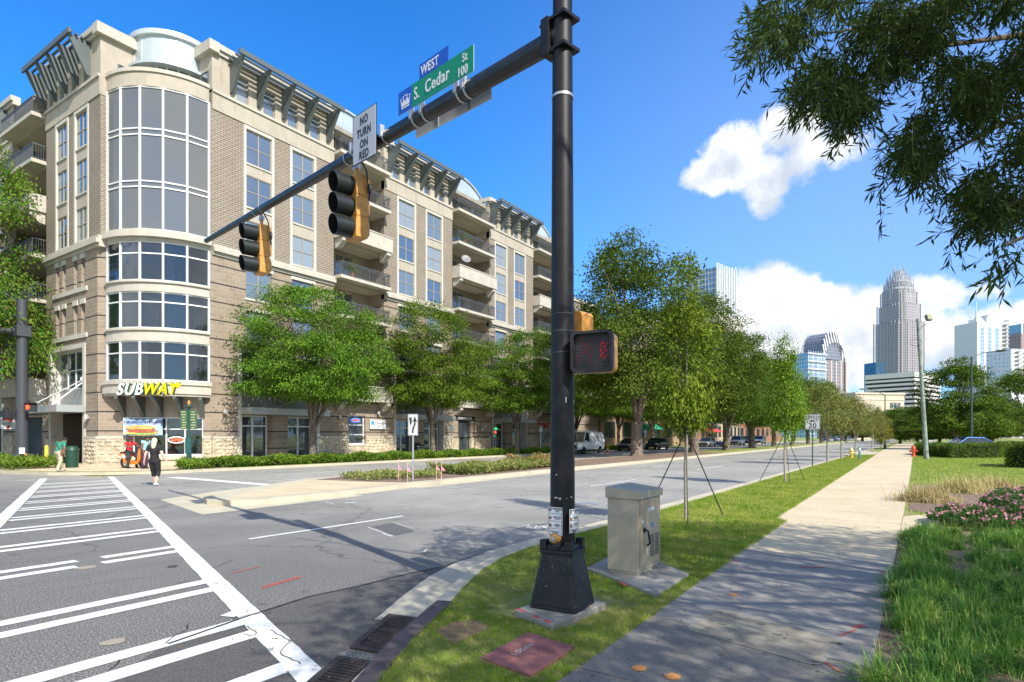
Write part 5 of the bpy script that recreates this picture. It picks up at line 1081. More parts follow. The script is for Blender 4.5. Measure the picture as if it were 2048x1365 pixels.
for i in range(1, n1_):
    for j in range(1, n2_):
        p = rc[1]+e1*i/n1_+e2*j/n2_; d = (e1.normalized()+e2.normalized()*(1 if (i+j) % 2 else -1))*.008; q = Vector((-d.y, d.x, 0))*.3
        if abs(i-12) < 5 and abs(j-13) < 6 and random.random() < .3: continue
        b.add([p-d+Vector((0, 0, .0245)), p+q+Vector((0, 0, .0255)), p+d+Vector((0, 0, .0245)), p-q+Vector((0, 0, .0255))], [(0, 1, 2, 3)])
b.build('tread', mat('rust_tread', (.42, .19, .16), .6, .3), t)
f1 = mat('worn_white', (.5, .46, .42), .8); ee = (rc[2]-rc[1]).normalized()
text_part('LOGAN', .075, rc[0]+(rc[1]-rc[0])*.28+(rc[3]-rc[0])*.42+Vector((0, 0, .026)), (rc[1]-rc[0]).normalized(), (rc[0]-rc[3]).normalized(), f1, t, ext=.0005)
def grate(cs, lab):
    cs = [Vector((c[0], c[1], 0)) for c in cs]; t = thing('drain_grate', lab, 'drain grate', tuple(sum(cs, Vector())/4), 'gutter drain grates')
    P = lambda a, c, z=.02: Vector(((cs[0]*(1-a)*(1-c)+cs[1]*(1-a)*c+cs[2]*a*c+cs[3]*a*(1-c)).x, (cs[0]*(1-a)*(1-c)+cs[1]*(1-a)*c+cs[2]*a*c+cs[3]*a*(1-c)).y, z))
    b = MB()
    def bar(a0, a1, k0, k1, z0=.008, z1=.022): b.add([P(a, c, z) for z in (z0, z1) for a, c in ((a0, k0), (a1, k0), (a1, k1), (a0, k1))], [(3, 2, 1, 0), (4, 5, 6, 7), (0, 1, 5, 4), (1, 2, 6, 5), (2, 3, 7, 6), (3, 0, 4, 7)])
    bar(-.03, 1.03, -.10, .06); bar(-.03, 1.03, .94, 1.08); bar(-.03, .03, .06, .94); bar(.97, 1.03, .06, .94); bar(.03, .97, .64, .70, .008, .021)
    for i in range(1, 18): bar(i/18-.012, i/18+.012, .06, .94, .009, .02)
    b.build('bars', M_grill, t)
    b = MB(); b.add([P(-.02, -.05, .009), P(1.02, -.05, .009), P(1.02, 1.05, .009), P(-.02, 1.05, .009)], [(0, 1, 2, 3)]); b.build('pit_dark_sheet', mat('pit_shade_black', (.004, .004, .004), 1), t)  # black sheet stands for the shaded pit below the bars
grate([(4.19, 4.20), (4.27, 3.80), (3.46, 3.47), (3.40, 3.83)], 'iron drain grate in the gutter, farther one next to the concrete gutter end')
grate([(3.17, 3.73), (3.25, 3.36), (2.45, 2.99), (2.38, 3.35)], 'iron drain grate in the gutter, nearer one at the bottom edge')
b = MB(); L = [(4.62, 3.79), (4.30, 3.66), (3.6, 3.36), (3.3, 3.22), (2.5, 2.78), (1.9, 2.35)]; A1 = offset(L[::-1], .16); 
hd = thing('kerb_inlet', 'rusty iron kerb plate behind the two drain grates', 'kerb inlet', (3.3, 3.3, 0)); B1 = L[::-1]; n = len(L); A1 = [(x, y) for x, y in A1]
b.add([(x, y, z) for z in (.0, ZB+.018) for x, y in B1]+[(x, y, z) for z in (.0, ZB+.018) for x, y in A1], [(n+i, n+i+1, 3*n+i+1, 3*n+i) for i in range(n-1)]+[(2*n+i, 2*n+i+1, 3*n+i+1, 3*n+i) for i in range(n-1)]+[(i, i+1, n+i+1, n+i) for i in range(n-1)]+[(0, n, 3*n, 2*n), (n-1, 2*n-1, 4*n-1, 3*n-1)]); b.build('plate', mat('purple_iron', (.115, .088, .085), .6, .4, var=.25, vs=7), hd)

# ------------------------------------------------------------ signs on posts, hydrants, lamps, poles
def post_sign(name, lab, base, w, h, zc, lines, post_m=None, face=None, post_h=None, ucat='road sign'):
    t = thing(name, lab, ucat, tuple(base)); n = face or Vector((-1, -.25, 0)); n.normalize(); e = Vector((n.y, -n.x, 0)); c = Vector((base.x, base.y, zc))
    b = MB(); b.M = Matrix(((e.x, n.x, 0, base.x), (e.y, n.y, 0, base.y), (0, 0, 1, 0), (0, 0, 0, 1))); b.box(-.03, .03, -.045, -.012, base.z, zc+h/2*.9); b.M = None; b.build('post', post_m or M_alu, t)
    M = Matrix(((e.x, n.x, 0, c.x), (e.y, n.y, 0, c.y), (0, 0, 1, c.z), (0, 0, 0, 1)))
    b = MB(); b.M = M; b.cbox((0, 0, 0), (w, .008, h)); b.M = None; b.build('panel', M_greyw, t)
    b = MB(); b.M = M; g = .03*w
    for x0, x1, z0, z1 in ((-w/2+g, w/2-g, h/2-g*1.8, h/2-g), (-w/2+g, w/2-g, -h/2+g, -h/2+g*1.8), (-w/2+g, -w/2+g*1.8, -h/2+g*1.8, h/2-g*1.8), (w/2-g*1.8, w/2-g, -h/2+g*1.8, h/2-g*1.8)): b.box(x0, x1, .004, .0065, z0, z1)
    b.M = None; b.build('border', M_blk, t)
    for s_, z, sz in lines: text_part(s_, sz, M @ Vector((0, .0055, z)), -e, (0, 0, 1), M_blk, t, ext=.001, align='CENTER', bold=sz*.02)
    return t, M, e, n
sp0 = G(1625, 933, ZB); Ysp = 1204.7*1.65/(933-872)
post_sign('speed_limit_sign', 'white speed limit 30 sign on a green post in the grass strip', sp0, 27/1204.7*Ysp, 30/1204.7*Ysp, D(1624, 844, Ysp).z, [('SPEED', .17, .22), ('LIMIT', -.03, .22), ('30', -.34, .38)], mat('green_post', (.04, .08, .06), .6), toward(1624, 844, 30, -.1))
kr = G(826, 962, .13); Yk = 1204.7*1.62/(962-872)
t, M, e, n = post_sign('keep_right_sign', 'white keep right sign with a curved black arrow on the median tip', kr, 20/1204.7*Yk, 43/1204.7*Yk, D(822, 850, Yk).z, [], M_alu, toward(822, 850, 20, -.12))
w_ = 20/1204.7*Yk; h_ = 43/1204.7*Yk; b = MB(); b.M = M @ Matrix(((-1, 0, 0, 0), (0, 0, 1, .0045), (0, 1, 0, 0), (0, 0, 0, 1)))
q = lambda L: [(x*w_, z*h_) for x, z in L]
b.prism(q([(-.38, .34), (-.12, .34), (-.12, .1), (-.18, -.0), (-.25, -.02), (-.32, .1)]), 0, .003)
b.prism(q([(-.12, -.38), (.05, -.38), (.07, -.22), (.25, 0), (.27, .16), (.42, .12), (.18, .40), (-.05, .12), (.11, .16), (.10, .02), (-.08, -.18)]), 0, .003); b.M = None; b.build('symbol', M_blk, t)
def hydrant(u, v, m1, m2, lab, s=1.0):
    p = G(u, v, ZB); t = thing('fire_hydrant', lab, 'fire hydrant', tuple(p)); x, y = p.x, p.y; z = ZB
    b = MB(); b.lathe([(.13*s, 0), (.13*s, .05*s), (.085*s, .06*s), (.09*s, .42*s), (.12*s, .43*s), (.12*s, .48*s)], (x, y, z), 16); b.build('barrel', m1, t, smooth=True)
    b = MB(); b.lathe([(.12*s, .481*s), (.11*s, .55*s), (.06*s, .62*s), (.025*s, .64*s), (.025*s, .70*s)], (x, y, z), 16); b.build('bonnet', m2, t, smooth=True)
    for d in ((-1, 0, 0), (0, 1, 0), (0, -1, 0)): b = MB(); r = .065 if d[0] else .05; b.lathe([(r*s, 0), (r*s, .17*s), (r*s*1.25, .171*s), (r*s*1.2, .21*s), (.015, .22*s)], (x, y, z+.33*s), 12, d); b.build('outlet_cap', m2, t, smooth=True)
hydrant(1703, 917, mat('hydrant_yellow', (.55, .42, .05), .5), mat('hydrant_cream', (.66, .58, .25), .5), 'yellow fire hydrant in the grass strip beside the small trees', 1.15)
hydrant(1827, 914, mat('hydrant_orange', (.62, .10, .03), .5), mat('hydrant_red', (.5, .06, .03), .5), 'orange-red fire hydrant at the right edge of the far pavement', 1.35)
p = G(1719, 919, ZB); t = thing('bollard', 'short blue-green bollard post beside the yellow hydrant', 'bollard', tuple(p)); b = MB(); b.lathe([(.06, 0), (.06, .85), (.04, .9)], tuple(p), 12); b.build('post', mat('blue_green', (.05, .2, .25), .5), t, smooth=True); b = MB(); b.lathe([(.065, .62), (.065, .8)], tuple(p), 12); b.build('band', M_white, t)
# leaning old timber pole with a floodlight
p0 = G(1853, 919, ZB); Yp = 1204.7*1.65/(919-872)
t = thing('leaning_pole', 'leaning grey-green pole with a floodlight and coiled cable on the right lawn', 'pole', tuple(p0))
b = MB(); top = D(1835.5, 638, Yp); b.tube([p0, p0.lerp(top, .5), top], [.155, .125, .10], 14); b.build('pole', mat('old_pole', (.20, .25, .22), .75, var=.3, vs=3), t, smooth=True)
b = MB(); q0 = D(1836, 668, Yp); q1 = D(1853, 648, Yp-.3); b.tube([q0, D(1842, 655, Yp-.1), q1], .035, 6); b.build('arm', M_alu, t)
b = MB(); c = D(1857, 636, Yp-.3); b.M = Matrix.Translation(c) @ Matrix.Rotation(camo.rotation_euler.z+.35, 4, 'Z') @ Matrix.Rotation(-.3, 4, 'X'); b.cbox((0, 0, 0), (.44, .25, .42)); b.M = None; fl = b.build('floodlight', mat('lamp_grey_green', (.2, .24, .22), .5, .3), t, bevel=.03)
b = MB(); b.M = Matrix.Translation(c) @ Matrix.Rotation(camo.rotation_euler.z+.35, 4, 'Z') @ Matrix.Rotation(-.3, 4, 'X'); b.cbox((0, -.13, 0), (.36, .01, .34)); b.M = None; b.build('lens', mat('flood_glass', (.35, .3, .14), .2), fl)
b = MB(); cc = D(1832, 686, Yp-.1); e = Vector((CA, -SA, 0)); b.tube([cc+e*.42*math.cos(i*.5)+Vector((0, 0, .24*math.sin(i*.5))) for i in range(13)], .014, 5, cap=False); b.build('cable', M_blk, t)
def street_lamp(u, vb, Y, vtop, side, reach, vh, lab, m=None, two=False, r=.09):
    base = D(u, vb, Y); base.z = ZB; t = thing('street_lamp', lab, 'street lamp', tuple(base)); top = D(u, vtop, Y); m = m or mat('lamp_green', (.03, .07, .05), .5, .2)
    b = MB(); b.tube([base, Vector((base.x, base.y, top.z))], [r, r*.6], 12); b.lathe([(r*1.8, 0), (r*1.5, .5), (r*1.05, .6)], tuple(base), 12); b.build('pole', m, t, smooth=True)
    e = Vector((CA, -SA, 0))*side; hz = D(u, vh, Y).z
    for d_, z0 in ([(e, 0)]+([(Vector((CA, -SA, 0))*.8+Vector((SA, CA, 0))*.6, -(top.z)*.42)] if two else [])):
        b = MB(); tp = Vector((base.x, base.y, top.z+z0-.1)); L = reach if z0 == 0 else reach*.8; rise = (hz-top.z) if z0 == 0 else .3
        b.tube([tp, tp+d_*L*.45+Vector((0, 0, rise*.75)), tp+d_*L+Vector((0, 0, rise))], [r*.5, r*.4, r*.35], 8); b.build('arm', m, t, smooth=True)
        b = MB(); hd_ = tp+d_*L+Vector((0, 0, rise)); b.ball(hd_+d_*.3, (.42*abs(d_.x)+.16, .42*abs(d_.y)+.16, .10), 12, 6); b.build('lamp_head', M_alu if not two else m, t, smooth=True)
street_lamp(1943, 900, 60, 714, 1, 2.6, 700, 'dark green double-armed street lamp behind the hedge on the right', two=True, r=.12)
street_lamp(1770, 895, 75, 790, -1, 2.4, 777, 'distant dark street lamp with its arm to the left, in front of the beige building')
street_lamp(984, 915, 52, 690, -1, 2.6, 683, 'dark slim street lamp between the second and third street trees', M_blk)
# ------------------------------------------------------------ trees and planting
def leafcards(P, L, Wd, dirs=None, droop=.3):
    n = len(P); d = rng.normal(0, 1, (n, 3)) if dirs is None else dirs+rng.normal(0, .45, (n, 3)); d[:, 2] -= droop
    d /= np.linalg.norm(d, axis=1)[:, None]; e = np.cross(d, rng.normal(0, .8, (n, 3))+np.array([0, 0, 1.5])); e /= np.linalg.norm(e, axis=1)[:, None]+1e-9
    L = np.broadcast_to(L, n)[:, None]*rng.uniform(.7, 1.25, (n, 1)); Wd = np.broadcast_to(Wd, n)[:, None]
    V = np.stack([P, P+d*L*.5+e*Wd/2, P+d*L, P+d*L*.5-e*Wd/2], 1).reshape(-1, 3); return V, np.arange(4*n).reshape(-1, 4)
def make_tree(name, root, lobes, ncl, nleaf, cr, L, Wd, lm, trunk, stems, fork, bark=None, flat=.55, shell=.45, droop=.35, seed=1):
    "lobes: (x,y,z,rx,ry,rz); trunk: radius; fork: height where the stems part"
    global rng; rng = np.random.default_rng(seed); random.seed(seed)
    w = np.array([l[3]*l[4]*l[5] for l in lobes])**.67; w /= w.sum(); C = []
    for l, k in zip(lobes, rng.multinomial(ncl, w)):
        u = rng.normal(0, 1, (k, 3)); u /= np.linalg.norm(u, axis=1)[:, None]; r = (shell+(1-shell)*rng.uniform(0, 1, (k, 1)))**(1/2.2)*rng.uniform(.82, 1.06, (k, 1))
        C.append(np.array(l[:3])+u*r*np.array(l[3:6]))
    C = np.concatenate(C); cen = np.mean(C, 0); out = C-cen; out /= np.linalg.norm(out, axis=1)[:, None]
    sz = rng.uniform(.55, 1.3, len(C)); k = np.maximum(4, (nleaf/len(C)*sz**2)).astype(int); idx = np.repeat(np.arange(len(C)), k)
    off = rng.normal(0, 1, (len(idx), 3))*np.array([1, 1, flat])*(cr*sz[idx])[:, None]*.6
    off[:, 2] -= .35*np.linalg.norm(off[:, :2], axis=1)*.5
    V, F = leafcards(C[idx]+off, L, Wd, out[idx]*.6, droop)
    npmesh('crown', V, F, lm, root)
    b = MB(); zf = fork; tops = []
    b.tube([(0, 0, -.1), (0, 0, .15), (.02*zf, .015*zf, zf*.6), (.03*zf, 0, zf)], [trunk*1.35, trunk*1.05, trunk*.92, trunk*.95], 12)
    order = rng.permutation(len(C))[:stems*5]
    for s in range(stems):
        a = 2*math.pi*s/stems+random.uniform(-.3, .3); tgt = max((C[i] for i in order), key=lambda c: (c[0]*math.cos(a)+c[1]*math.sin(a))/(1+np.linalg.norm(c[:2]))*2+c[2]*.12+random.uniform(0, .8))
        p0 = Vector((.03*zf, 0, zf*random.uniform(.86, .98))); p3 = Vector(tgt)*.96; m1 = p0.lerp(p3, .35); m1.x *= .62; m1.y *= .62; m1.z += .1*abs(p3.z-p0.z); m2 = p0.lerp(p3, .7); m2.x *= .9; m2.y *= .9; m2.z += .1*abs(p3.z-p0.z)
        r0 = trunk*random.uniform(.38, .55); b.tube([p0, m1, m2, p3], [r0, r0*.72, r0*.42, r0*.12], 7); tops += [(m1, m2, r0*.4), (m2, p3, r0*.25)]
    for i in rng.permutation(len(C))[:stems*7]:
        c = Vector(C[i]); m1, m2, r0 = min(tops, key=lambda t: (t[0]-c).length+(t[1]-c).length); p = m1.lerp(m2, random.random()); mm = p.lerp(c, .5)+Vector((random.uniform(-.15, .15), random.uniform(-.15, .15), .12)); b.tube([p, mm, c], [r0*.5, r0*.3, r0*.1], 5)
    b.build('trunk', bark or M_bark, root, smooth=True, recalc=False)
def place(proto, first, x, y, z, sc, rz, lab, group):
    o = proto if first else copy_tree(proto); o.location = (x, y, z); o.rotation_euler = (0, 0, rz); o.scale = sc if hasattr(sc, '__len__') else (sc,)*3; o['label'] = lab; o['group'] = group; return o
vase = thing('street_tree', 'x', 'tree')
make_tree('v', vase, [(0, 0, 7.6, 4.5, 4.5, 3.7), (-1.6, .6, 6.0, 3.3, 3.2, 2.4), (1.8, -.8, 6.2, 3.2, 3.2, 2.5), (.3, 1.5, 9.3, 3, 2.8, 2.4), (0, -1.8, 6.2, 3.2, 3.0, 2.4), (0, 0, 4.9, 3.9, 3.9, 1.1)], 360, 78000, .72, .16, .07, M_leafz, .21, 13, 2.2, seed=11, shell=.4, flat=.36)
gq = 'vase-shaped street trees along the building front'
for i, (s, sc, rz, lab) in enumerate([(23.4, (1, 1, .96), 0, 'broad vase-shaped green tree in front of the glass double doors, nearest the corner'), (34.3, (.95, .95, 1.0), 2.1, 'vase-shaped green tree right behind the keep right sign'), (45.8, (.95, .95, 1.0), 4.0, 'third vase-shaped tree from the street corner, just left of the black mast'), (57, .98, 5.2, 'vase-shaped street tree hidden mostly behind the black mast, left of the white van'), (68.5, 1, 1.2, 'vase-shaped street tree standing over the white van'), (80, 1, 3.3, 'street tree behind the parked cars by the brick wall'), (92, 1.05, .6, 'street tree behind the silver car, far along the kerb'), (104, 1, 2.5, 'street tree near the red umbrellas, far along the kerb'), (120, 1.1, 4.4, 'farthest street tree of the building row')]):
    place(vase, i == 0, s, 30.0, .12, sc, rz, lab, gq)
oak = thing('median_tree', 'x', 'tree')
make_tree('o', oak, [(0, 0, 10.0, 4.6, 4.4, 5.6), (-3.4, .5, 9.0, 2.8, 2.8, 3.4), (3.0, -.6, 8.4, 3.2, 2.8, 3.6), (-1.2, 0, 13.8, 2.0, 2.2, 3.0), (1.6, 1, 12.8, 2.1, 2.0, 2.8), (0, 2.6, 8.2, 3, 2.5, 3.2), (.5, -2.6, 7.2, 3.2, 2.5, 2.8), (0, 0, 5.6, 4.4, 4.2, 1.9)], 300, 62000, .78, .21, .11, M_leafo, .38, 9, 2.6, seed=5, shell=.35, flat=.7)
gm = 'mature trees on the planted median'
for i, (x, y, sc, rz, lab) in enumerate([(46, 18.6, (1.28, 1.28, 1.06), 0, 'large dark trunked tree on the mulched median, just right of the pedestrian signal'), (58, 17.6, (1.15, 1.15, .92), 2.2, 'tall median tree behind the first staked sapling'), (69, 17.4, (1.1, 1.1, .84), 4.1, 'median tree left of the glass office tower, behind the staked sapling'), (82, 17.4, (1.15, 1.15, .74), .9, 'median tree in the middle of the row, above the silver car'), (96, 17.3, (.95, .95, .78), 3.1, 'median tree behind the second staked sapling'), (112, 17.2, (1, 1, .74), 5.0, 'median tree left of the speed limit sign'), (130, 17.2, (1, 1, .78), 1.6, 'median tree right above the speed limit sign'), (150, 17.2, (1.1, 1.1, .85), 2.9, 'farthest mature tree on the median')]):
    place(oak, i == 0, x, y, .13, sc, rz, lab, gm)
# right-hand and background trees built from the same two crowns
gr = 'trees beyond the lawn on the right'
rt = thing('shade_tree', 'x', 'tree')
make_tree('r', rt, [(0, 0, 6.4, 4.6, 4.6, 4.4), (-3, 0, 4.6, 2.6, 2.6, 2.8), (3, .6, 4.4, 2.9, 2.8, 2.7), (.2, 0, 9.4, 2.3, 2.3, 2.4), (.5, -2.8, 4.2, 3, 2.6, 2.6)], 230, 42000, .8, .24, .13, M_leafo, .26, 8, 1.7, seed=8, shell=.35, flat=.4)
def atpx(u, Y): d = D(u, V0, Y); return d.x, d.y
for i, (u, Y, sc, rz, lab) in enumerate([(1912, 72, (1.0, 1.0, .98), 0, 'large dense green tree behind the clipped hedge and the blue car'), (1985, 80, (.8, .8, .62), 2, 'lower spreading tree right of the dense tree behind the hedge'), (2052, 88, (1.25, 1.25, 1.05), 4, 'dark tree at the right edge of the picture below the pale towers'), (1848, 95, (.9, .9, .62), 1, 'dark green tree left of the leaning pole, behind the far pavement'), (1800, 125, (1.1, 1.1, .70), 3, 'tree at the far end of the pavement under the striped parking building'), (1762, 150, (1.3, 1.3, .72), 5, 'green tree in front of the beige building at the street end'), (1835, 170, (1.6, 1.6, .8), 2.5, 'distant tree behind the far pavement'), (1880, 120, (1.2, 1.2, .6), .6, 'low dark tree behind the dense tree by the hedge'), (1725, 185, (1.5, 1.5, .7), .2, 'distant tree closing the view at the end of the road'), (1690, 200, (1.5, 1.5, .75), 3.9, 'distant tree behind the small staked saplings')]):
    x, y = atpx(u, Y); place(rt, i == 0, x, y, 0, sc, rz, lab, gr)
lt_ = thing('corner_tree', 'x', 'tree')
make_tree('l', lt_, [(0, 0, 8.3, 3.5, 3.5, 4.2), (.8, -1.4, 5.4, 2.8, 2.6, 2.2), (-1.2, 1, 6, 3, 3, 3), (.6, -.4, 11, 2.2, 2.2, 2.2)], 300, 44000, .7, .17, .085, M_leafr, .22, 8, 2.4, seed=21, shell=.4, flat=.45)
for i, (x, y, sc, rz, lab) in enumerate([(11.0, 44.6, (1.0, 1.0, 1.42), 0, 'green tree with reddish tips at the left edge, beside the left corner mast'), (11.4, 53.5, (1.2, 1.2, 1.35), 2, 'second street tree up the side street at the left edge')]): place(lt_, i == 0, x, y, .12, sc, rz, lab, 'street trees along the side street')
# staked saplings
def sapling(u, v, H, lobes, nleaf, L, lab, seed, stake=True, name='sapling', lm=None, ncl=110, cr=.2, tr=.035, fork=None, st=7):
    p = G(u, v, ZB); t = thing(name, lab, 'young tree', (0, 0, 0), 'young trees in the grass strip'); make_tree('s', t, lobes, ncl, nleaf, cr, L, L*.42, lm or M_leafs, tr, st, fork or H*.33, seed=seed, shell=.3, flat=.8, droop=.5, bark=mat('young_bark', (.28, .25, .19), .9, var=.25, vs=12, bump=.4, bs=60))
    if stake:
        g = MB()
        for a in (200, 320, 85): a = math.radians(a); g.tube([(0, 0, H*.34), (H*.165*math.cos(a), H*.165*math.sin(a), .03)], .012, 5)
        g.build('guy_wire', M_blk, t)
        g = MB()
        for a in (200, 320, 85): a = math.radians(a); g.tube([(H*.16*math.cos(a), H*.16*math.sin(a), .07), (H*.168*math.cos(a), H*.168*math.sin(a), -.05)], .012, 6)
        g.build('stake', M_frame, t)
        g = MB(); g.lathe([(tr*.95, H*.335), (tr*1.1, H*.35)], (0, 0, 0), 10); g.build('tie', M_blk, t)
    t.location = tuple(p); return t
sapling(1372, 1040, 5.2, [(0, 0, 3.1, .58, .58, 1.5), (0, .0, 4.4, .34, .34, .95), (.1, .1, 2.2, .5, .5, .5)], 12000, .085, 'nearest staked sapling with a narrow crown, beside the grey cabinet', 31, ncl=170, cr=.17)
sapling(1570, 966, 5.2, [(0, 0, 2.9, .68, .68, 1.3), (0, 0, 4.2, .36, .36, .9)], 12000, .09, 'second staked sapling, left of the speed limit sign', 32, ncl=150, cr=.2)
for u, v, lab, s in ((1655, 927, 'small leaning ornamental tree with yellowish leaves, just right of the speed limit sign', 33), (1683, 920, 'small ornamental tree left of the yellow hydrant', 34), (1711, 913, 'multi-stemmed small ornamental tree behind the yellow hydrant', 35), (1745, 905, 'small ornamental tree farthest along the grass strip', 36)):
    sapling(u, v, 4.6, [(0, 0, 3.3, 1.55, 1.55, 1.15), (.3, 0, 2.5, 1.5, 1.4, .6), (-.2, .2, 4.2, .9, .9, .7)], 7000, .13, lab, s, False, 'ornamental_tree', leaf_mat('ornamental_leaf', (.14, .17, .04), (.20, .17, .05), (.09, .14, .03)) if 'ornamental_leaf' not in MATS else MATS['ornamental_leaf'], 150, .32, .06, 1.3, 6)
x, y = atpx(1762, 60); t = sapling(1762, 899, 4, [(0, 0, 2.2, 1.3, 1.3, 1.6), (.2, 0, 3.6, .7, .7, .9)], 7000, .13, 'rounded shrub-like tree with yellow-orange leaves near the end of the grass strip', 38, False, 'ornamental_tree', M_leafy, 150, .32, .06, .8, 6)

# ivy, hedges, shrubs
def leafmass(name, poly, h, n, L, m, z0, lab=None, cat=None, kind=None, round_=.3, group=None, core=None):
    xs = [p[0] for p in poly]; ys = [p[1] for p in poly]; P = np.stack([rng.uniform(min(xs), max(xs), n*3), rng.uniform(min(ys), max(ys), n*3)], 1); P = P[inpoly(P, poly)][:n]
    hh = h*(.75+.25*np.sin(P[:, 0]*2.1+np.sin(P[:, 1]*3))*np.cos(P[:, 1]*2.7)); z = z0+hh*rng.uniform(0, 1, len(P))**.45
    V, F = leafcards(np.stack([P[:, 0], P[:, 1], z], 1), L, L*.45, None, -.5); o = npmesh(name, V, F, m)
    if kind: tag(o, kind=kind)
    else: tag(o, lab, cat, group)
    return o
iv = 'ground cover'
leafmass('ivy', [(14.9, 29.1), (17.6, 29.0), (44, 28.95), (44, 30.8), (16.2, 30.8)], .55, 62000, .15, M_ivy, .12, kind='stuff')
leafmass('ivy', [(46, 28.95), (75, 28.95), (75, 30.8), (46, 30.8)], .5, 30000, .17, M_ivy, .12, kind='stuff')
leafmass('ivy', [(10.4, 35.2), (12.9, 36), (13.2, 58), (10.3, 58)], .6, 26000, .16, M_ivy, .12, kind='stuff')
leafmass('ground_cover', [(15.0, 16.2), (17.8, 15.2), (19.2, 16.5), (18.2, 18.4), (15.4, 18.2)], .24, 3200, .12, leaf_mat('median_leaf', (.16, .21, .05), (.33, .31, .11), (.09, .15, .03)), .13, kind='stuff')
MATS['median_leaf'].name = 'median_leaf'
leafmass('ground_cover', [(19.4, 15.1), (28.3, 15.4), (28.5, 17.6), (24, 17.9), (19.6, 17.6)], .42, 17000, .13, MATS['median_leaf'], .13, kind='stuff')
leafmass('ground_cover', [(25.5, 15.6), (29.5, 15.5), (30, 17.4), (26, 17.9)], .65, 5000, .13, leaf_mat('reddish_leaf', (.14, .18, .04), (.30, .16, .08)), .13, kind='stuff')
def hedge(poly, h, n, lab, m=M_leafo):
    t = thing('hedge', lab, 'hedge', (poly[0][0], poly[0][1], ZB)); cx = sum(p[0] for p in poly)/len(poly); cy = sum(p[1] for p in poly)/len(poly)
    b = MB(); b.prism([(cx+(x-cx)*.93, cy+(y-cy)*.9) for x, y in poly], ZB, ZB+h*.9); b.build('branches', mat('hedge_inner_shade', (.02, .03, .01), 1), t)  # near-black solid core for the shade between the leaves, no modelled branches
    pr = []
    for i in range(len(poly)):
        p, q = Vector(poly[i]), Vector(poly[(i+1) % len(poly)]); k = int(n*.6*(q-p).length/sum((Vector(poly[j])-Vector(poly[(j+1) % len(poly)])).length for j in range(len(poly)))); s = rng.uniform(0, 1, k); z = rng.uniform(0, 1, k)
        pr.append(np.stack([p.x+(q.x-p.x)*s, p.y+(q.y-p.y)*s, ZB+h*z], 1))
    xs = [p[0] for p in poly]; ys = [p[1] for p in poly]; P = np.stack([rng.uniform(min(xs), max(xs), n*3), rng.uniform(min(ys), max(ys), n*3)], 1); P = P[inpoly(P, poly)][:int(n*.5)]; pr.append(np.concatenate([P, np.full((len(P), 1), ZB+h)], 1))
    P = np.concatenate(pr); P += rng.normal(0, .05, P.shape)*np.array([1.5, 1.5, 1]); P[:, 2] += .08*np.sin(P[:, 0]*1.9)*np.cos(P[:, 1]*2.3)
    V, F = leafcards(P, .13, .07, None, -.2); npmesh('foliage', V, F, m, t)
def gp(u, Y): x, y = atpx(u, Y); return (x, y)
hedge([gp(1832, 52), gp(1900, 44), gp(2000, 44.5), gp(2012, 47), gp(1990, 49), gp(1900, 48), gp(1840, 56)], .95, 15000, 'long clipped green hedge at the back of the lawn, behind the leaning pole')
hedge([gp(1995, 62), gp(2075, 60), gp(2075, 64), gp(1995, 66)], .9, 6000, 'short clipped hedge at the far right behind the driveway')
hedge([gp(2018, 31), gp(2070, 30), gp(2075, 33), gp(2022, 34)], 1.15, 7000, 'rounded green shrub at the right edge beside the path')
# pink flowering shrubs
def flower_shrub(c, r, h, n, lab, nf):
    t = thing('flowering_shrub', lab, 'flowering shrub', (c[0], c[1], ZB), 'pink flowering shrubs in the right bed')
    a = rng.uniform(0, 6.283, n); q = np.sqrt(rng.uniform(0, 1, n)); x = c[0]+r[0]*q*np.cos(a); y = c[1]+r[1]*q*np.sin(a); z = ZB+h*np.sqrt(np.clip(1-q**2*.75, 0, 1))*rng.uniform(.25, 1, n)**.5*(1+.2*np.sin(x*7)*np.cos(y*6))
    V, F = leafcards(np.stack([x, y, z], 1), .05, .028, None, -.2); npmesh('foliage', V, F, MATS.get('rose_leaf') or leaf_mat('rose_leaf', (.04, .09, .025), (.07, .14, .03), (.12, .10, .04)), t)
    k = nf; a = rng.uniform(0, 6.283, k); q = np.sqrt(rng.uniform(0, 1, k)); x = c[0]+r[0]*q*np.cos(a); y = c[1]+r[1]*q*np.sin(a); z = ZB+h*np.sqrt(np.clip(1-q**2*.75, 0, 1))*(1.02+.2*np.sin(x*7)*np.cos(y*6))
    P = np.repeat(np.stack([x, y, z], 1), 9, 0)+rng.normal(0, .010, (k*9, 3)); V, F = leafcards(P, .034, .03, None, -.6); npmesh('flowers', V, F, MATS.get('pink_petal') or leaf_mat('pink_petal', (.62, .25, .36), (.72, .42, .48), (.5, .10, .22), .25, 30), t)
flower_shrub((13.9, -.95), (1.0, .75), .34, 9000, 'low pink-flowered shrub nearest the pavement landing', 130)
flower_shrub((14.2, -2.2), (1.0, .9), .5, 9000, 'pink-flowered shrub at the right edge behind the green grass', 120)
flower_shrub((16.8, -2.0), (1.3, .8), .5, 9000, 'pink-flowered shrub in the middle of the bed, in front of the tan grass', 130)
flower_shrub((19.2, -3.6), (1.4, 1.0), .8, 9000, 'tallest pink-flowered shrub at the right edge beside the side path', 70)

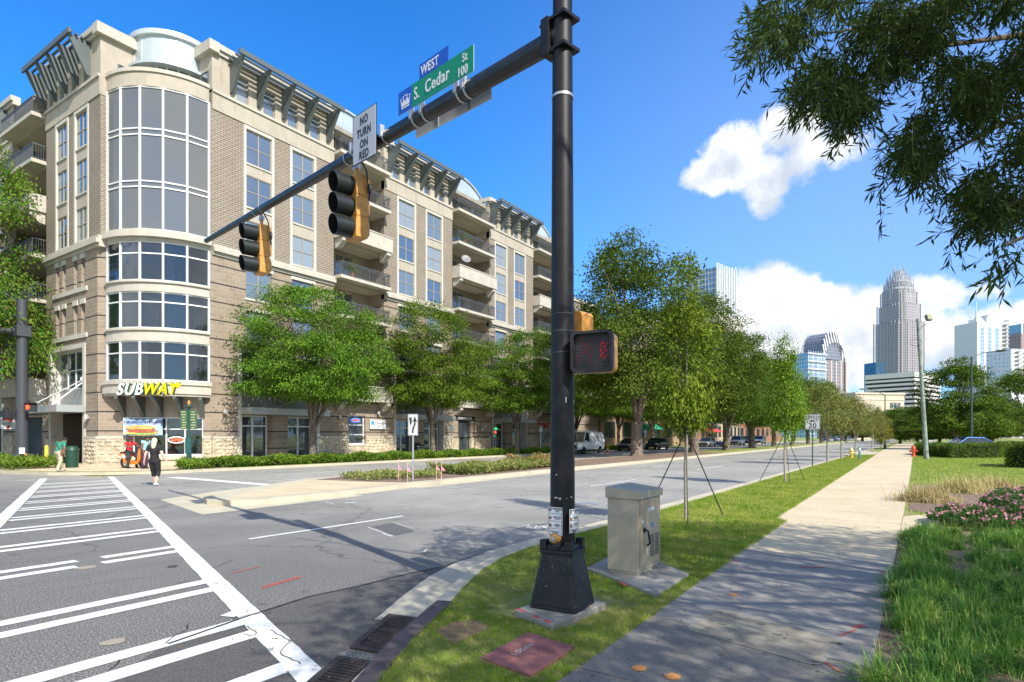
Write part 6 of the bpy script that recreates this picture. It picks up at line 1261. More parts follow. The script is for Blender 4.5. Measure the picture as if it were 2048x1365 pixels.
# overhanging willow oak, trunk out of view to the right
ot = thing('overhanging_tree', 'dark narrow-leaved tree branches hanging into the upper right of the view', 'tree', (6.5, -8.5, ZB))
rng = np.random.default_rng(77); random.seed(77)
polyA = [(1530, 60), (1560, -40), (2100, -40), (2100, 430), (2010, 440), (1950, 455), (1925, 410), (1890, 350), (1850, 345), (1800, 395), (1765, 405), (1800, 340), (1805, 285), (1812, 235), (1775, 195), (1745, 200), (1735, 240), (1690, 275), (1650, 250), (1625, 205), (1588, 180), (1580, 85), (1505, 110)]
sp = []
q = np.stack([rng.uniform(1490, 2100, 16000), rng.uniform(-40, 470, 16000)], 1); q = q[inpoly(q, polyA)]
nz = np.sin(q[:, 0]*.021+1)*np.sin(q[:, 1]*.027)+.6*np.sin(q[:, 0]*.05)*np.sin(q[:, 1]*.043+2); q = q[(rng.uniform(0, 1, len(q)) < .28+.95*nz)][:1650]
for u, v in q: sp.append(D(u, v-12, random.uniform(4.4, 6.2)))
for u, v, Y in [(1505, 95, 5.5), (1520, 110, 5.6), (1498, 118, 5.4), (1590, 175, 5.6), (1690, 280, 5.0), (1676, 262, 5), (1745, 225, 5.2), (1770, 425, 5.6), (1755, 400, 5.5), (1905, 490, 4.9), (1915, 475, 4.9), (1930, 450, 4.9), (1945, 440, 4.9), (1990, 445, 4.6), (2010, 430, 4.6), (2000, 500, 3.5), (2020, 485, 3.5), (2040, 495, 3.5), (2060, 520, 3.4), (2030, 540, 3.5), (2045, 560, 3.5), (2070, 490, 3.4), (2012, 515, 3.5)]: sp.append(D(u, v-10, Y))
n0 = 0
while n0 < 11500:
    a = rng.normal(0, 1, 3); a /= np.linalg.norm(a); r = rng.uniform(.3, 1)**.5; p = Vector((4.6+5.6*a[0]*r, -5.3+4.6*a[1]*r, 6.0+1.7*a[2]*r))
    X = p.x*CA-p.y*SA; Y = p.x*SA+p.y*CA
    if Y > .3:
        u = U0+FP*X/Y; v = V0-FP*(p.z-HC)/Y
        if -150 < u < 2130 and v > -90: continue
    n0 += 1; sp.append(p)
S_ = np.array([tuple(p) for p in sp]); K = 16; N = len(S_)
td = rng.normal(0, 1, (N, 3)); td[:, 2] = -abs(td[:, 2])*.6-.45; td[:, :2] += np.array([-.35, .55]); td /= np.linalg.norm(td, axis=1)[:, None]
TL = rng.uniform(.16, .34, N); 
s = np.linspace(.05, 1, K)[None, :, None]; base = S_[:, None, :]+td[:, None, :]*TL[:, None, None]*s; base[:, :, 2] -= (s[:, :, 0]**2)*.05
dl = td[:, None, :]*.9+rng.normal(0, .62, (N, K, 3)); dl[:, :, 2] -= .25
V, F = leafcards(base.reshape(-1, 3), .108, .0175, dl.reshape(-1, 3), .0); npmesh('crown', V, F, M_leafw, ot)
# twigs: thin crossed strips along each spray
tw = base[:, [0, K//2, K-1], :]; side = np.cross(td, np.array([0, 0, 1.0])); side /= np.linalg.norm(side, axis=1)[:, None]; wv = np.array([.0022, .0016, .0008])[None, :, None]
Vt = np.stack([tw-side[:, None, :]*wv, tw+side[:, None, :]*wv], 2).reshape(N, 6, 3); Ft = np.concatenate([(np.arange(N)*6)[:, None]+np.array(f) for f in ((0, 1, 3, 2), (2, 3, 5, 4))], 0)
npmesh('twigs', Vt.reshape(-1, 3), Ft, M_bark, ot)
b = MB(); b.tube([(6.5, -8.5, 0), (6.5, -8.4, 1.5), (6.3, -8.0, 3.5), (5.8, -7, 6), (5, -6, 9)], [.42, .33, .30, .24, .12], 14)
limbs = [[(6.4, -8.1, 3.2), (7.2, -5.2, 5.4), D(2120, 60, 6.5), D(1900, 90, 5.6), D(1700, 60, 5.5), D(1560, 80, 5.5)], [(6.3, -8, 3.6), (6.6, -5, 5.2), D(2110, 200, 5.8), D(1980, 260, 5.6), D(1860, 330, 5.5), D(1790, 395, 5.5)], [(6.0, -7.5, 4.8), (6.5, -4.5, 7), D(2000, -60, 6.2), D(1830, 20, 6.0), D(1650, 170, 5.6)],
         [(6.4, -8, 3.4), (5.4, -4.6, 4.6), D(2120, 330, 4.8), D(2040, 400, 4.8), D(1935, 450, 4.9), D(1902, 488, 4.9)], [(6.2, -7.6, 4.2), (4.4, -4.2, 4.2), D(2140, 430, 3.6), D(2060, 470, 3.5), D(2010, 490, 3.5)], [(5.9, -7.2, 5.5), (3, -5, 7), (0, -3, 8)], [(5.6, -6.8, 6.4), (3.6, -3, 8), (3, 0, 9)], [(5.9, -7, 5.6), (8, -4, 8), (9, -2, 9)]]
for L_ in limbs: n = len(L_); b.tube(L_, [.085*(1-i/n)**2.4+.004 for i in range(n)], 8)
b.build('trunk', M_bark, ot, smooth=True, recalc=False)
# ------------------------------------------------------------ vehicles
def car_mat(name, c): return mat(name, c, .28, .3, coat=.6)
M_tyre = mat('tyre', (.018, .018, .018), .85); M_rim = mat('rim', (.40, .41, .42), .35, .7); M_carglass = mat('car_glass', (.015, .02, .024), .05, .0, spec=.9); M_headl = mat('headlamp', (.6, .62, .62), .15); M_taill = mat('tail_lamp', (.35, .01, .01), .25)
def make_car(name, lab, cat, L, Wd, low, cab, colour, wheels, wr=.32, group=None, roofr=.82, extra=None):
    "low / cab: side outlines (x, z), x forward; the cab tapers inward towards the roof"
    t = thing(name, lab, cat, (0, 0, 0), group); zmax = max(z for x, z in cab); z0 = min(z for x, z in cab)
    b = MB(); cxm = sum(p[0] for p in low)/len(low); czm = sum(p[1] for p in low)/len(low)
    st = [(-1, .955, .80), (-.93, .99, .96), (-.80, 1, 1), (.80, 1, 1), (.93, .99, .96), (1, .955, .80)]; n = len(low); vs = []
    for s, kx, kz in st: vs += [(cxm+(x-cxm)*kx, s*Wd/2, czm+(z-czm)*kz) for x, z in low]
    b.add(vs, [tuple(range(n)), tuple(range(6*n-1, 5*n-1, -1))]+[(k*n+i, k*n+(i+1) % n, (k+1)*n+(i+1) % n, (k+1)*n+i) for k in range(5) for i in range(n)]); body = b.build('body', colour, t, smooth=True, bevel=.02)
    def taper(z): return Wd/2*(1-(1-roofr)*(z-z0)/(zmax-z0))*.97
    b = MB(); m = len(cab); b.add([(x, -taper(z), z) for x, z in cab]+[(x, taper(z), z) for x, z in cab], [tuple(range(m)), tuple(range(2*m-1, m-1, -1))]+[(i, (i+1) % m, m+(i+1) % m, m+i) for i in range(m)]); b.build('window', M_carglass, t, bevel=.02)
    tops = [p for p in cab if p[1] > zmax-.09]; x0 = min(p[0] for p in tops); x1 = max(p[0] for p in tops); w = taper(zmax)
    b = MB(); b.box(x0-.03, x1+.03, -w-.01, w+.01, zmax-.02, zmax+.035)
    fr = [p for p in cab]; 
    xs_lo = sorted(p[0] for p in cab if p[1] < z0+.05)
    for s in (-1, 1):
        for (xa, xb) in ((xs_lo[-1], x1), (xs_lo[0], x0)):
            b.tube([(xa, s*(taper(z0)+.004), z0), (xb, s*(w+.004), zmax)], .035, 6)
        for f in (.36, .68): xm = x0+(x1-x0)*f; b.tube([(xm, s*(taper(z0)+.004), z0), (xm, s*(w+.004), zmax)], .028, 6)
    b.build('roof', colour, t, bevel=.012)
    for wx in wheels:
        for s in (-1, 1):
            k = MB(); k.lathe([(wr*.62, -.10), (wr*.94, -.10), (wr, -.06), (wr, .06), (wr*.94, .10), (wr*.62, .10)], (wx, s*(Wd/2-.10), wr), 20, (0, 1, 0)); wo = k.build('wheel', M_tyre, t, smooth=True)
            k = MB(); k.lathe([(wr*.62, 0), (wr*.62, .10), (wr*.5, .085), (.06, .10)], (wx, s*(Wd/2-.105), wr), 14, (0, s, 0)); k.build('rim', M_rim, wo, smooth=True)
    xf = max(p[0] for p in low); xr = min(p[0] for p in low); zh = czm+.10
    for s in (-1, 1):
        k = MB(); k.cbox((xf-.12, s*(Wd/2-.20), zh), (.2, .32, .15)); k.build('headlight', M_headl, t, bevel=.03)
        k = MB(); k.cbox((xr+.06, s*(Wd/2-.16), zh+.08), (.14, .26, .2)); k.build('tail_light', M_taill, t, bevel=.02)
        k = MB(); k.cbox((xs_lo[-1]-.25, s*(Wd/2+.06), z0+.06), (.12, .18, .12)); k.build('mirror', colour, t, bevel=.02)
    k = MB(); k.box(xf-.05, xf+.02, -Wd/2+.25, Wd/2-.25, czm-.2, czm+.02); k.box(xf-.08, xf+.01, -Wd*.42, Wd*.42, czm-.32, czm-.22); k.build('grille', M_blk, t)
    k = MB()
    for s in (-1, 1): k.box(xr+.6, xf-.6, s*(Wd/2-.02)-.015, s*(Wd/2-.02)+.015, .22, .30)
    k.build('sill', M_blk, t)
    k = MB(); k.box(xr-.02, xr+.05, -.26, .26, czm-.08, czm+.05); k.build('number_plate', M_white, t)
    return t
SED_L = [(-2.25, .35), (-2.28, .75), (-2.15, .95), (-1.4, .98), (.9, .95), (1.7, .83), (2.2, .68), (2.28, .5), (2.2, .28), (-2.1, .25)]
SED_C = [(-1.85, .95), (-1.05, 1.36), (-.5, 1.43), (.2, 1.42), (.5, 1.36), (1.25, .93)]
SUV_L = [(-2.25, .38), (-2.3, .85), (-2.2, 1.08), (.95, 1.05), (1.9, .98), (2.2, .8), (2.25, .5), (2.15, .3), (-2.1, .3)]
SUV_C = [(-2.15, 1.05), (-1.95, 1.62), (-1.6, 1.70), (.1, 1.70), (.35, 1.64), (1.1, 1.04)]
def put(t, x, y, z, rz, lab=None, group=None):
    t.location = (x, y, z); t.rotation_euler = (0, 0, rz)
    if lab: t['label'] = lab
    if group: t['group'] = group
    return t
PI = math.pi; gc = 'cars parked along the far kerb'
put(make_car('parked_car', 'dark grey sedan parked behind the big median tree trunk', 'car', 4.5, 1.78, SED_L, SED_C, car_mat('car_grey', (.13, .13, .14)), (-1.4, 1.4)), 65.5, 27.2, 0, PI, group=gc)
put(make_car('parked_car', 'black sedan parked next to the dark grey one, under the trees', 'car', 4.5, 1.78, SED_L, SED_C, car_mat('car_black', (.015, .016, .02)), (-1.4, 1.4)), 74.0, 27.2, 0, PI, group=gc)
put(make_car('parked_car', 'silver grey sedan parked left of the blue scooters', 'car', 4.5, 1.78, SED_L, SED_C, car_mat('car_silver', (.32, .33, .34)), (-1.4, 1.4)), 95.5, 27.0, 0, PI, group=gc)
sv = put(make_car('parked_car', 'white sport utility car parked right of the blue scooters', 'car', 4.5, 1.85, SUV_L, SUV_C, car_mat('car_white', (.62, .63, .64)), (-1.4, 1.4), .35), 114, 26.8, 0, PI, group=gc)
bs = put(make_car('parked_car', 'dark blue sport utility car, second last of the parked row', 'car', 4.5, 1.85, SUV_L, SUV_C, car_mat('car_blue', (.05, .10, .22)), (-1.4, 1.4), .35), 121, 26.6, 0, PI, group=gc)
put(copy_tree(sv), 132, 26.6, 0, PI, 'white car at the far end of the parked row, behind the second sapling', gc)
put(copy_tree(bs), *gp(1652, 190), 0, PI, 'distant blue car on the road behind the speed limit sign', 'distant cars at the end of the road'); put(copy_tree(sv), *gp(1678, 185), 0, PI+.4, 'distant pale car on the road behind the small ornamental trees', 'distant cars at the end of the road')
x, y = gp(1948, 59); put(make_car('parked_car', 'bright blue car behind the clipped hedge by the street lamp, only its roof in view', 'car', 4.5, 1.8, SED_L, SED_C, car_mat('car_bright_blue', (.04, .15, .50)), (-1.4, 1.4)), x, y, .14, -PI/2+.5)
VAN_L = [(-2.85, .45), (-2.88, 1.2), (-2.82, 1.28), (1.55, 1.22), (2.35, 1.05), (2.75, .95), (2.85, .7), (2.8, .4), (-2.7, .38)]
VAN_C = [(-2.85, 1.2), (-2.75, 1.95), (-2.5, 2.08), (.9, 2.08), (1.1, 2.0), (1.75, 1.2)]
vw = car_mat('van_white', (.78, .79, .80))
van = make_car('white_van', 'white cargo van with a roof ladder, parked just right of the black mast', 'van', 5.7, 2.0, VAN_L, VAN_C, vw, (-1.75, 1.75), .38, roofr=.86)
b = MB()
z0, zm = 1.2, 2.08
for s in (-1, 1):
    f = lambda x, z: (x, s*(1.0*(1-.14*(z-z0)/(zm-z0))*.97+.012), z)
    b.add([f(-2.83, 1.22), f(.45, 1.22), f(.45, 2.03), f(-2.6, 2.03)], [(0, 1, 2, 3)])
b.build('side_panel', vw, van)
b = MB()
for y in (-.45, .45): b.tube([(-2.2, y, 2.25), (1.0, y, 2.25)], .03, 6)
for i in range(9): b.tube([(-2.1+i*.37, -.45, 2.25), (-2.1+i*.37, .45, 2.25)], .018, 5)
for x in (-1.9, 0.2): b.box(x-.03, x+.03, -.85, .85, 2.12, 2.17); b.box(x-.03, x+.03, -.85, -.8, 2.07, 2.12); b.box(x-.03, x+.03, .8, .85, 2.07, 2.12)
b.build('roof_ladder', M_alu, van)
for s in (-1,): b = MB(); b.add([(-.2-.5*i, 1.012*1, 1.65+.16*math.sin(i*2)) for i in range(0)]+[(-1.3+.35*math.cos(a), .972, 1.62+.2*math.sin(a)) for a in (0, .9, 1.8, 2.7, 3.6, 4.5, 5.4)], [tuple(range(7))]); b.build('emblem', mat('emblem_pale', (.55, .35, .3), .5), van)
b = MB(); b.box(2.78, 2.88, -.8, .8, .62, .82); b.build('bumper', M_blk, van, bevel=.02)
b = MB(); b.box(2.70, 2.80, -.95, -.7, .98, 1.04); b.box(2.70, 2.80, .7, .95, .98, 1.04); b.build('indicator', mat('amber', (.7, .25, .02), .3), van)
put(van, 53.1, 27.05, 0, PI)
t = thing('traffic_cone', 'orange traffic cone with a white band beside the rear of the white van', 'traffic cone', (57.2, 26.3, 0)); b = MB(); b.box(57.02, 57.38, 26.12, 26.48, 0, .04); b.lathe([(.14, .04), (.03, .72)], (57.2, 26.3, 0), 14); b.build('cone', mat('cone_orange', (.8, .13, .01), .5), t); b = MB(); b.lathe([(.112, .3), (.088, .42)], (57.2, 26.3, 0), 14); b.build('band', M_white, t)

def make_scooter(lab, c1, c2, c3, name='scooter'):
    t = thing(name, lab, 'scooter', (0, 0, 0))
    for x in (-.62, .62):
        k = MB(); vs = []; fs = []; n, m, R, r = 24, 8, .23, .055
        for i in range(n):
            for j in range(m): a, q = 2*PI*i/n, 2*PI*j/m; rr = R+r*math.cos(q); vs.append((x+rr*math.cos(a), r*1.1*math.sin(q), .28+rr*math.sin(a)))
        for i in range(n):
            for j in range(m): fs.append((i*m+j, ((i+1) % n)*m+j, ((i+1) % n)*m+(j+1) % m, i*m+(j+1) % m))
        k.add(vs, fs); w = k.build('wheel', M_tyre, t, smooth=True)
        k = MB(); k.lathe([(.05, -.06), (.05, .06)], (x, 0, .28), 12, (0, 1, 0))
        for i in range(6): a = i*PI/3; k.tube([(x, 0, .28), (x+.2*math.cos(a), 0, .28+.2*math.sin(a))], .014, 5)
        k.build('rim', M_rim, w)
    b = MB(); b.prism([(.30, .33), (.42, .95), (.52, .98), (.64, .62), (.72, .55), (.60, .52), (.40, .28)], -.13, .13, lambda x, z, y: (x, y*(1-.3*abs(z-.7)), z)); b.build('front_fairing', c1, t, bevel=.02)
    b = MB(); b.prism([(.36, .56), (.82, .60), (.86, .54), (.62, .52), (.4, .50)], -.075, .075, lambda x, z, y: (x, y, z)); b.build('mudguard', c2, t, bevel=.015)
    b = MB(); b.prism([(-.88, .72), (-.80, .58), (-.40, .40), (-.12, .33), (.38, .30), (.38, .24), (-.15, .22), (-.5, .30), (-.62, .5), (-.2, .66), (-.14, .70), (-.6, .74)], -.14, .14, lambda x, z, y: (x, y, z)); b.build('rear_body', c1, t, bevel=.02)
    b = MB(); b.prism([(-.75, .60), (-.45, .46), (-.3, .60), (-.6, .70)], -.155, .155, lambda x, z, y: (x, y, z)); b.build('side_panel', c3, t, bevel=.01)
    b = MB(); b.prism([(-.86, .74), (-.8, .82), (-.5, .80), (-.12, .78), (-.08, .70), (-.4, .71)], -.13, .13, lambda x, z, y: (x, y, z)); b.build('seat', M_blk, t, bevel=.02)
    b = MB(); b.tube([(.62, 0, .30), (.45, 0, .98)], .03, 8); b.tube([(.40, -.30, 1.02), (.47, -.12, 1.0), (.47, .12, 1.0), (.40, .30, 1.02)], .016, 8); b.build('handlebar', M_dark, t)
    for s in (-1, 1): b = MB(); b.tube([(.46, s*.2, 1.0), (.46, s*.26, 1.14)], .008, 5); b.cbox((.46, s*.28, 1.17), (.02, .11, .07)); b.build('mirror', M_blk, t)
    b = MB(); b.ball((.60, 0, .80), (.05, .09, .06), 10, 6); b.build('headlight', M_headl, t); b = MB(); b.tube([(-.35, .12, .3), (-.85, .16, .36)], [.03, .05], 8); b.build('exhaust', M_dark, t); b = MB(); b.tube([(-.05, .1, .22), (-.1, .22, .0)], .012, 5); b.build('stand', M_dark, t)
    return t
sb = make_scooter('blue scooter parked next to the silver car', mat('scooter_blue', (.03, .12, .55), .3), mat('scooter_white', (.6, .62, .65), .35), mat('scooter_blue', (.03, .12, .55)))
gs = 'blue scooters parked in the street'; put(sb, 100.5, 26.6, 0, -2.2, group=gs); put(copy_tree(sb), 102.5, 26.6, 0, -2.0, 'middle one of the blue scooters parked in the street', gs); put(copy_tree(sb), 105, 26.7, 0, -1.9, 'blue scooter farthest from the silver car', gs)
# ------------------------------------------------------------ people
def caps(b, chain, n=12):
    for (p, r) in chain: b.ball(p, r, 12, 8)
    for (p, r), (q, s) in zip(chain[:-1], chain[1:]): b.tube([p, q], [r, s], n)
def fused(name, b, m, par, vox=.013, sm=4):
    o = b.build(name, m, par, smooth=True); md = o.modifiers.new('fuse', 'REMESH'); md.mode = 'VOXEL'; md.voxel_size = vox; md.use_smooth_shade = True
    s = o.modifiers.new('soften', 'SMOOTH'); s.iterations = sm; s.factor = .5; return o
def person(lab, J, skin, hair, top, bottom, shoes, long_trousers=True, sleeves=.5, hairlen=0, wide=1.0, cap=None):
    """J joints, local frame: x to the person's right, y forward, z up. hand pose follows the forearm"""
    t = thing('person', lab, 'person', (0, 0, 0)); V = {k: Vector(v) for k, v in J.items()}; b = MB()
    pel, che, nec, hed = V['pelvis'], V['chest'], V['neck'], V['head']; fwd = V.get('face', Vector((0, 1, 0))).normalized(); rgt = fwd.cross(Vector((0, 0, 1))).normalized(); up = rgt.cross(fwd)
    caps(b, [(pel, .115*wide), ((pel+che)/2, .105*wide), (che, .12*wide), (nec, .055), (hed-up*.05, .06)])
    b.ball(hed, (.078, .092, .108), 16, 12); b.ball(hed+fwd*.035-up*.06, (.052, .05, .05), 12, 8); b.ball(hed+fwd*.095-up*.005, (.012, .02, .022), 8, 6)
    for s in (-1, 1): b.ball(hed+rgt*s*.078-up*.01, (.012, .018, .028), 8, 6); b.ball(hed+fwd*.078+rgt*s*.032+up*.018, (.02, .014, .014), 8, 6)
    arms = {}
    for S in 'LR':
        sh, el, wr = V['sh'+S], V['el'+S], V['wr'+S]; caps(b, [(che+(sh-che)*.6, .075*wide), (sh, .056*wide), (el, .041*wide), (wr, .027)])
        d = (wr-el).normalized(); s_ = -1 if S == 'L' else 1; lat = d.cross(Vector((s_, 0, 0))); lat = lat.normalized() if lat.length > .1 else Vector((0, 1, 0)); nrm = d.cross(lat).normalized()*-s_
        pa = wr+d*.045; b.tube([wr, pa, wr+d*.085], [.022, .03, .028], 8)
        for i in range(4):
            o_ = wr+d*.08+lat*(-.027+.018*i); L_ = (.062, .072, .067, .052)[i]; b.tube([o_, o_+d*L_*.5+nrm*.006, o_+d*L_*.85+nrm*.024], [.009, .0085, .0065], 6)
        b.tube([wr+d*.03+lat*-.022, wr+d*.06+lat*-.05+nrm*.01, wr+d*.095+lat*-.052+nrm*.025], [.012, .011, .008], 6)
        hp, kn, an = V['hip'+S], V['kn'+S], V['an'+S]; caps(b, [(hp, .085*wide), (kn, .055*wide), ((kn+an)/2+Vector((0, -.01, 0)), .05*wide), (an, .034)])
    fused('body', b, skin, t, .010, 2)
    c = MB(); caps(c, [(pel+Vector((0, 0, .02)), .128*wide), ((pel+che)/2, .118*wide), (che, .134*wide), (che.lerp(nec, .6), .085)])
    for S in 'LR':
        sh, el, wr = V['sh'+S], V['el'+S], V['wr'+S]; e = sh.lerp(el, min(sleeves, 1)); caps(c, [(che+(sh-che)*.6, .088*wide), (sh, .069*wide), (e, .062*wide)])
    fused('shirt', c, top, t, .014, 3)
    c = MB(); caps(c, [(pel+Vector((0, 0, .03)), .12*wide), (pel-Vector((0, 0, .05)), .125*wide)])
    for S in 'LR':
        hp, kn, an = V['hip'+S], V['kn'+S], V['an'+S]; e = an if long_trousers else kn.lerp(an, .45); caps(c, [(hp, .103*wide), (kn, .07*wide), (e, .058*wide)])
    fused('trousers', c, bottom, t, .014, 3)
    for S in 'LR':
        an = V['an'+S]; d = V.get('toe'+S, Vector((0, 1, 0))).normalized(); s = MB(); s.ball(an+d*.02-Vector((0, 0, .035)), (.045, .06, .04)); s.tube([an-d*.03-Vector((0, 0, .04)), an+d*.09-Vector((0, 0, .045)), an+d*.155-Vector((0, 0, .055))], [.042, .043, .03], 10); fused('shoe', s, shoes, t, .010, 2)
    h = MB()
    if cap: h.ball(hed+up*.03-fwd*.008, (.098, .112, .10), 16, 10); h.tube([hed+fwd*.06+up*.045, hed+fwd*.14+up*.03], [.05, .04], 10); fused('helmet', h, cap, t, .010, 2)
    else:
        h.ball(hed+up*.028-fwd*.020, (.088, .096, .098), 16, 10)
        if hairlen: caps(h, [(hed-fwd*.05, .085), (hed-fwd*.085-up*hairlen*.55, .075), (hed-fwd*.10-up*hairlen, .042)])
        fused('hair', h, hair, t, .010, 2)
    e = MB()
    for s in (-1, 1): e.ball(hed+fwd*.088+rgt*s*.032+up*.012, (.010, .008, .007), 8, 6)
    e.build('eyes', M_blk, t); e = MB(); e.ball(hed+fwd*.086-up*.052, (.022, .008, .006), 8, 6); e.build('mouth', mat('lips', (.35, .10, .08), .5), t)
    return t
base = dict(pelvis=(0, 0, .92), chest=(0, 0, 1.24), neck=(0, .01, 1.42), head=(0, .02, 1.56), shL=(-.17, 0, 1.36), shR=(.17, 0, 1.36), elL=(-.25, -.02, 1.10), elR=(.25, -.02, 1.10), wrL=(-.30, .04, .87), wrR=(.30, .04, .87),
            hipL=(-.085, 0, .87), hipR=(.085, 0, .87), knL=(-.09, .02, .48), knR=(.09, .02, .48), anL=(-.09, 0, .09), anR=(.09, 0, .09))
def camyaw(dx, dy):   # rotation so that the local +y axis points along the camera-frame direction (dx right, dy away)
    w = W(dx, dy, 0); return math.atan2(w.y, w.x)-PI/2
wj = dict(base); wj.update(knL=(-.085, .10, .49), anL=(-.06, .16, .09), knR=(.10, .06, .48), anR=(.09, -.10, .11), elL=(-.27, -.05, 1.1), wrL=(-.33, .0, .87), elR=(.27, -.04, 1.1), wrR=(.36, .02, .90), toeL=(0, 1, 0), toeR=(.1, 1, -.1))
t = person('woman with long blonde hair and black clothes walking away across the road', wj, mat('fair_skin', (.66, .42, .33), .55), mat('blonde_hair', (.72, .60, .36), .6, var=.2, vs=30), mat('black_cloth', (.012, .012, .014), .8), mat('black_cloth', (.012, .012, .014)), mat('white_shoe', (.75, .74, .72), .6), False, .42, .30, 1.12)
p = G(309, 972); t.location = tuple(p); t.rotation_euler = (0, 0, camyaw(-.1, 1)); t.scale = (1.02, 1.02, 1.0)
mj = dict(base); mj.update(chest=(0, .10, 1.20), neck=(0, .22, 1.34), head=(0, .30, 1.43), shL=(-.19, .12, 1.31), shR=(.19, .12, 1.31), elL=(-.27, .08, 1.06), elR=(.26, .06, 1.05), wrL=(-.26, .22, .86), wrR=(.24, .08, .80), knL=(-.10, .14, .49), anL=(-.10, .14, .09), knR=(.10, .02, .48), anR=(.11, -.14, .10), face=(0, 1, -.35))
t = person('person in a green t-shirt and khaki trousers walking towards the entrance', mj, M_skind, mat('black_hair', (.012, .01, .009), .7), mat('green_cloth', (.03, .20, .13), .85, var=.2, vs=10), mat('khaki_cloth', (.50, .42, .29), .85, var=.12, vs=10), mat('pale_shoe', (.5, .46, .4), .6), True, .5, 0, 1.08)
bb = MB(); bb.tube([(-.14, .10, 1.42), (-.02, -.045, 1.22), (.13, -.06, .98)], .014, 6); bb.build('bag_strap', M_blk, t); bb = MB(); bb.cbox((.24, .0, .90), (.08, .18, .22)); bb.build('bag', mat('brown_bag', (.2, .11, .06), .8), t, bevel=.02)
p = G(117, 944, .13); t.location = tuple(p); t.rotation_euler = (0, 0, camyaw(.25, 1))
sp_ = G(268, 937, .13); srot = math.atan2(W(1, -.35, 0).y, W(1, -.35, 0).x)
sc_ = make_scooter('orange, white and black scooter standing in front of the corner shop', mat('scooter_orange', (.75, .22, .02), .3), mat('scooter_white', (.6, .62, .65)), mat('scooter_white', (.6, .62, .65))); sc_.location = tuple(sp_); sc_.rotation_euler = (0, 0, srot)
rj = dict(base); rj.update(pelvis=(0, 0, .86), chest=(0, .08, 1.14), neck=(0, .14, 1.31), head=(0, .19, 1.44), shL=(-.19, .10, 1.26), shR=(.19, .10, 1.26), elL=(-.33, .26, 1.08), elR=(.33, .26, 1.08), wrL=(-.27, .50, 1.06), wrR=(.27, .50, 1.06),
    hipL=(-.10, .04, .82), hipR=(.10, .04, .82), knL=(-.24, .30, .55), knR=(.25, .34, .55), anL=(-.26, .22, .10), anR=(.27, .30, .10), face=(.25, 1, -.1))
t = person('person in a red t-shirt and dark red cap sitting on the orange scooter', rj, M_skind, MATS['black_hair'], mat('red_cloth', (.62, .02, .03), .8), mat('charcoal_cloth', (.03, .032, .036), .85), M_blk, True, .55, 0, 1.1, mat('helmet_red', (.10, .015, .02), .35))
fd = W(1, -.35, 0).normalized(); t.location = tuple(sp_-fd*.38); t.rotation_euler = (0, 0, srot-PI/2)
lj = dict(base); lj.update(chest=(0, .07, 1.22), neck=(0, .16, 1.38), head=(0, .23, 1.49), shL=(-.16, .09, 1.33), shR=(.16, .09, 1.33), elL=(-.20, .14, 1.07), elR=(.19, .10, 1.07), wrL=(-.16, .34, .92), wrR=(.16, .14, .84), face=(0, 1, -.5))
t = person('person in a light blue sleeveless top looking down beside the orange scooter', lj, MATS['brown_skin'], MATS['black_hair'], mat('light_blue_cloth', (.30, .62, .72), .8, var=.15, vs=9), mat('plum_cloth', (.06, .02, .05), .85), M_blk, True, .12, .05, 1.05)
p = G(283, 938.5, .13); t.location = tuple(p+W(.0, .25, 0)); t.rotation_euler = (0, 0, camyaw(1, -.5))
# ------------------------------------------------------------ small street things
# mast on the far left corner
p = G(44, 931, .12); Yl = 1204.7*1.63/(931-872); sc1 = Yl/1204.7
t = thing('signal_mast', 'dark signal mast on the left corner with arms reaching out of the view', 'traffic signal mast', tuple(p)); top = D(33, 600, Yl)
b = MB(); b.tube([p, Vector((p.x, p.y, top.z))], [.30, .24], 20); b.build('pole', mat('mast_grey', (.06, .065, .075), .5, .2), t, smooth=True)
b = MB(); b.M = Matrix.Translation((p.x, p.y, 0)); frus(b, 1.0, .8, .12, .75); b.M = None; b.build('pedestal', mat('mast_grey', (.06, .065, .075)), t)
e = Vector((-CA, SA, 0)); z1 = D(33, 663, Yl).z
b = MB(); b.tube([Vector((p.x, p.y, z1)), Vector((p.x, p.y, z1))+(e+Vector((-.3, -.2, 0)))*7], [.16, .10], 12); b.box(p.x-.33, p.x+.33, p.y-.33, p.y+.33, z1-.3, z1+.3); b.build('arm', MATS['mast_grey'], t)
b = MB(); z2 = top.z; b.tube([Vector((p.x, p.y, z2-1.0)), Vector((p.x, p.y, z2-.8))+e*.8, Vector((p.x, p.y, z2+.4))+e*2, Vector((p.x, p.y, z2+.8))+e*4], .07, 8); b.tube([Vector((p.x, p.y, z2-.2)), Vector((p.x, p.y, z2+.5))+e*1.2, Vector((p.x, p.y, z2+.9))+e*4], .05, 8); b.build('arm', MATS['mast_grey'], t)
b = MB(); c = D(44, 902, Yl-.45); b.M = Matrix.Translation(c) @ Matrix.Rotation(camo.rotation_euler.z, 4, 'Z'); b.cbox((0, 0, 0), (.32, .01, .34)); b.M = None; b.build('instruction_sign', M_white, t)
b = MB(); c = D(52, 910, Yl-.4); b.ball(c, .07); b.build('push_button', M_yel, t)
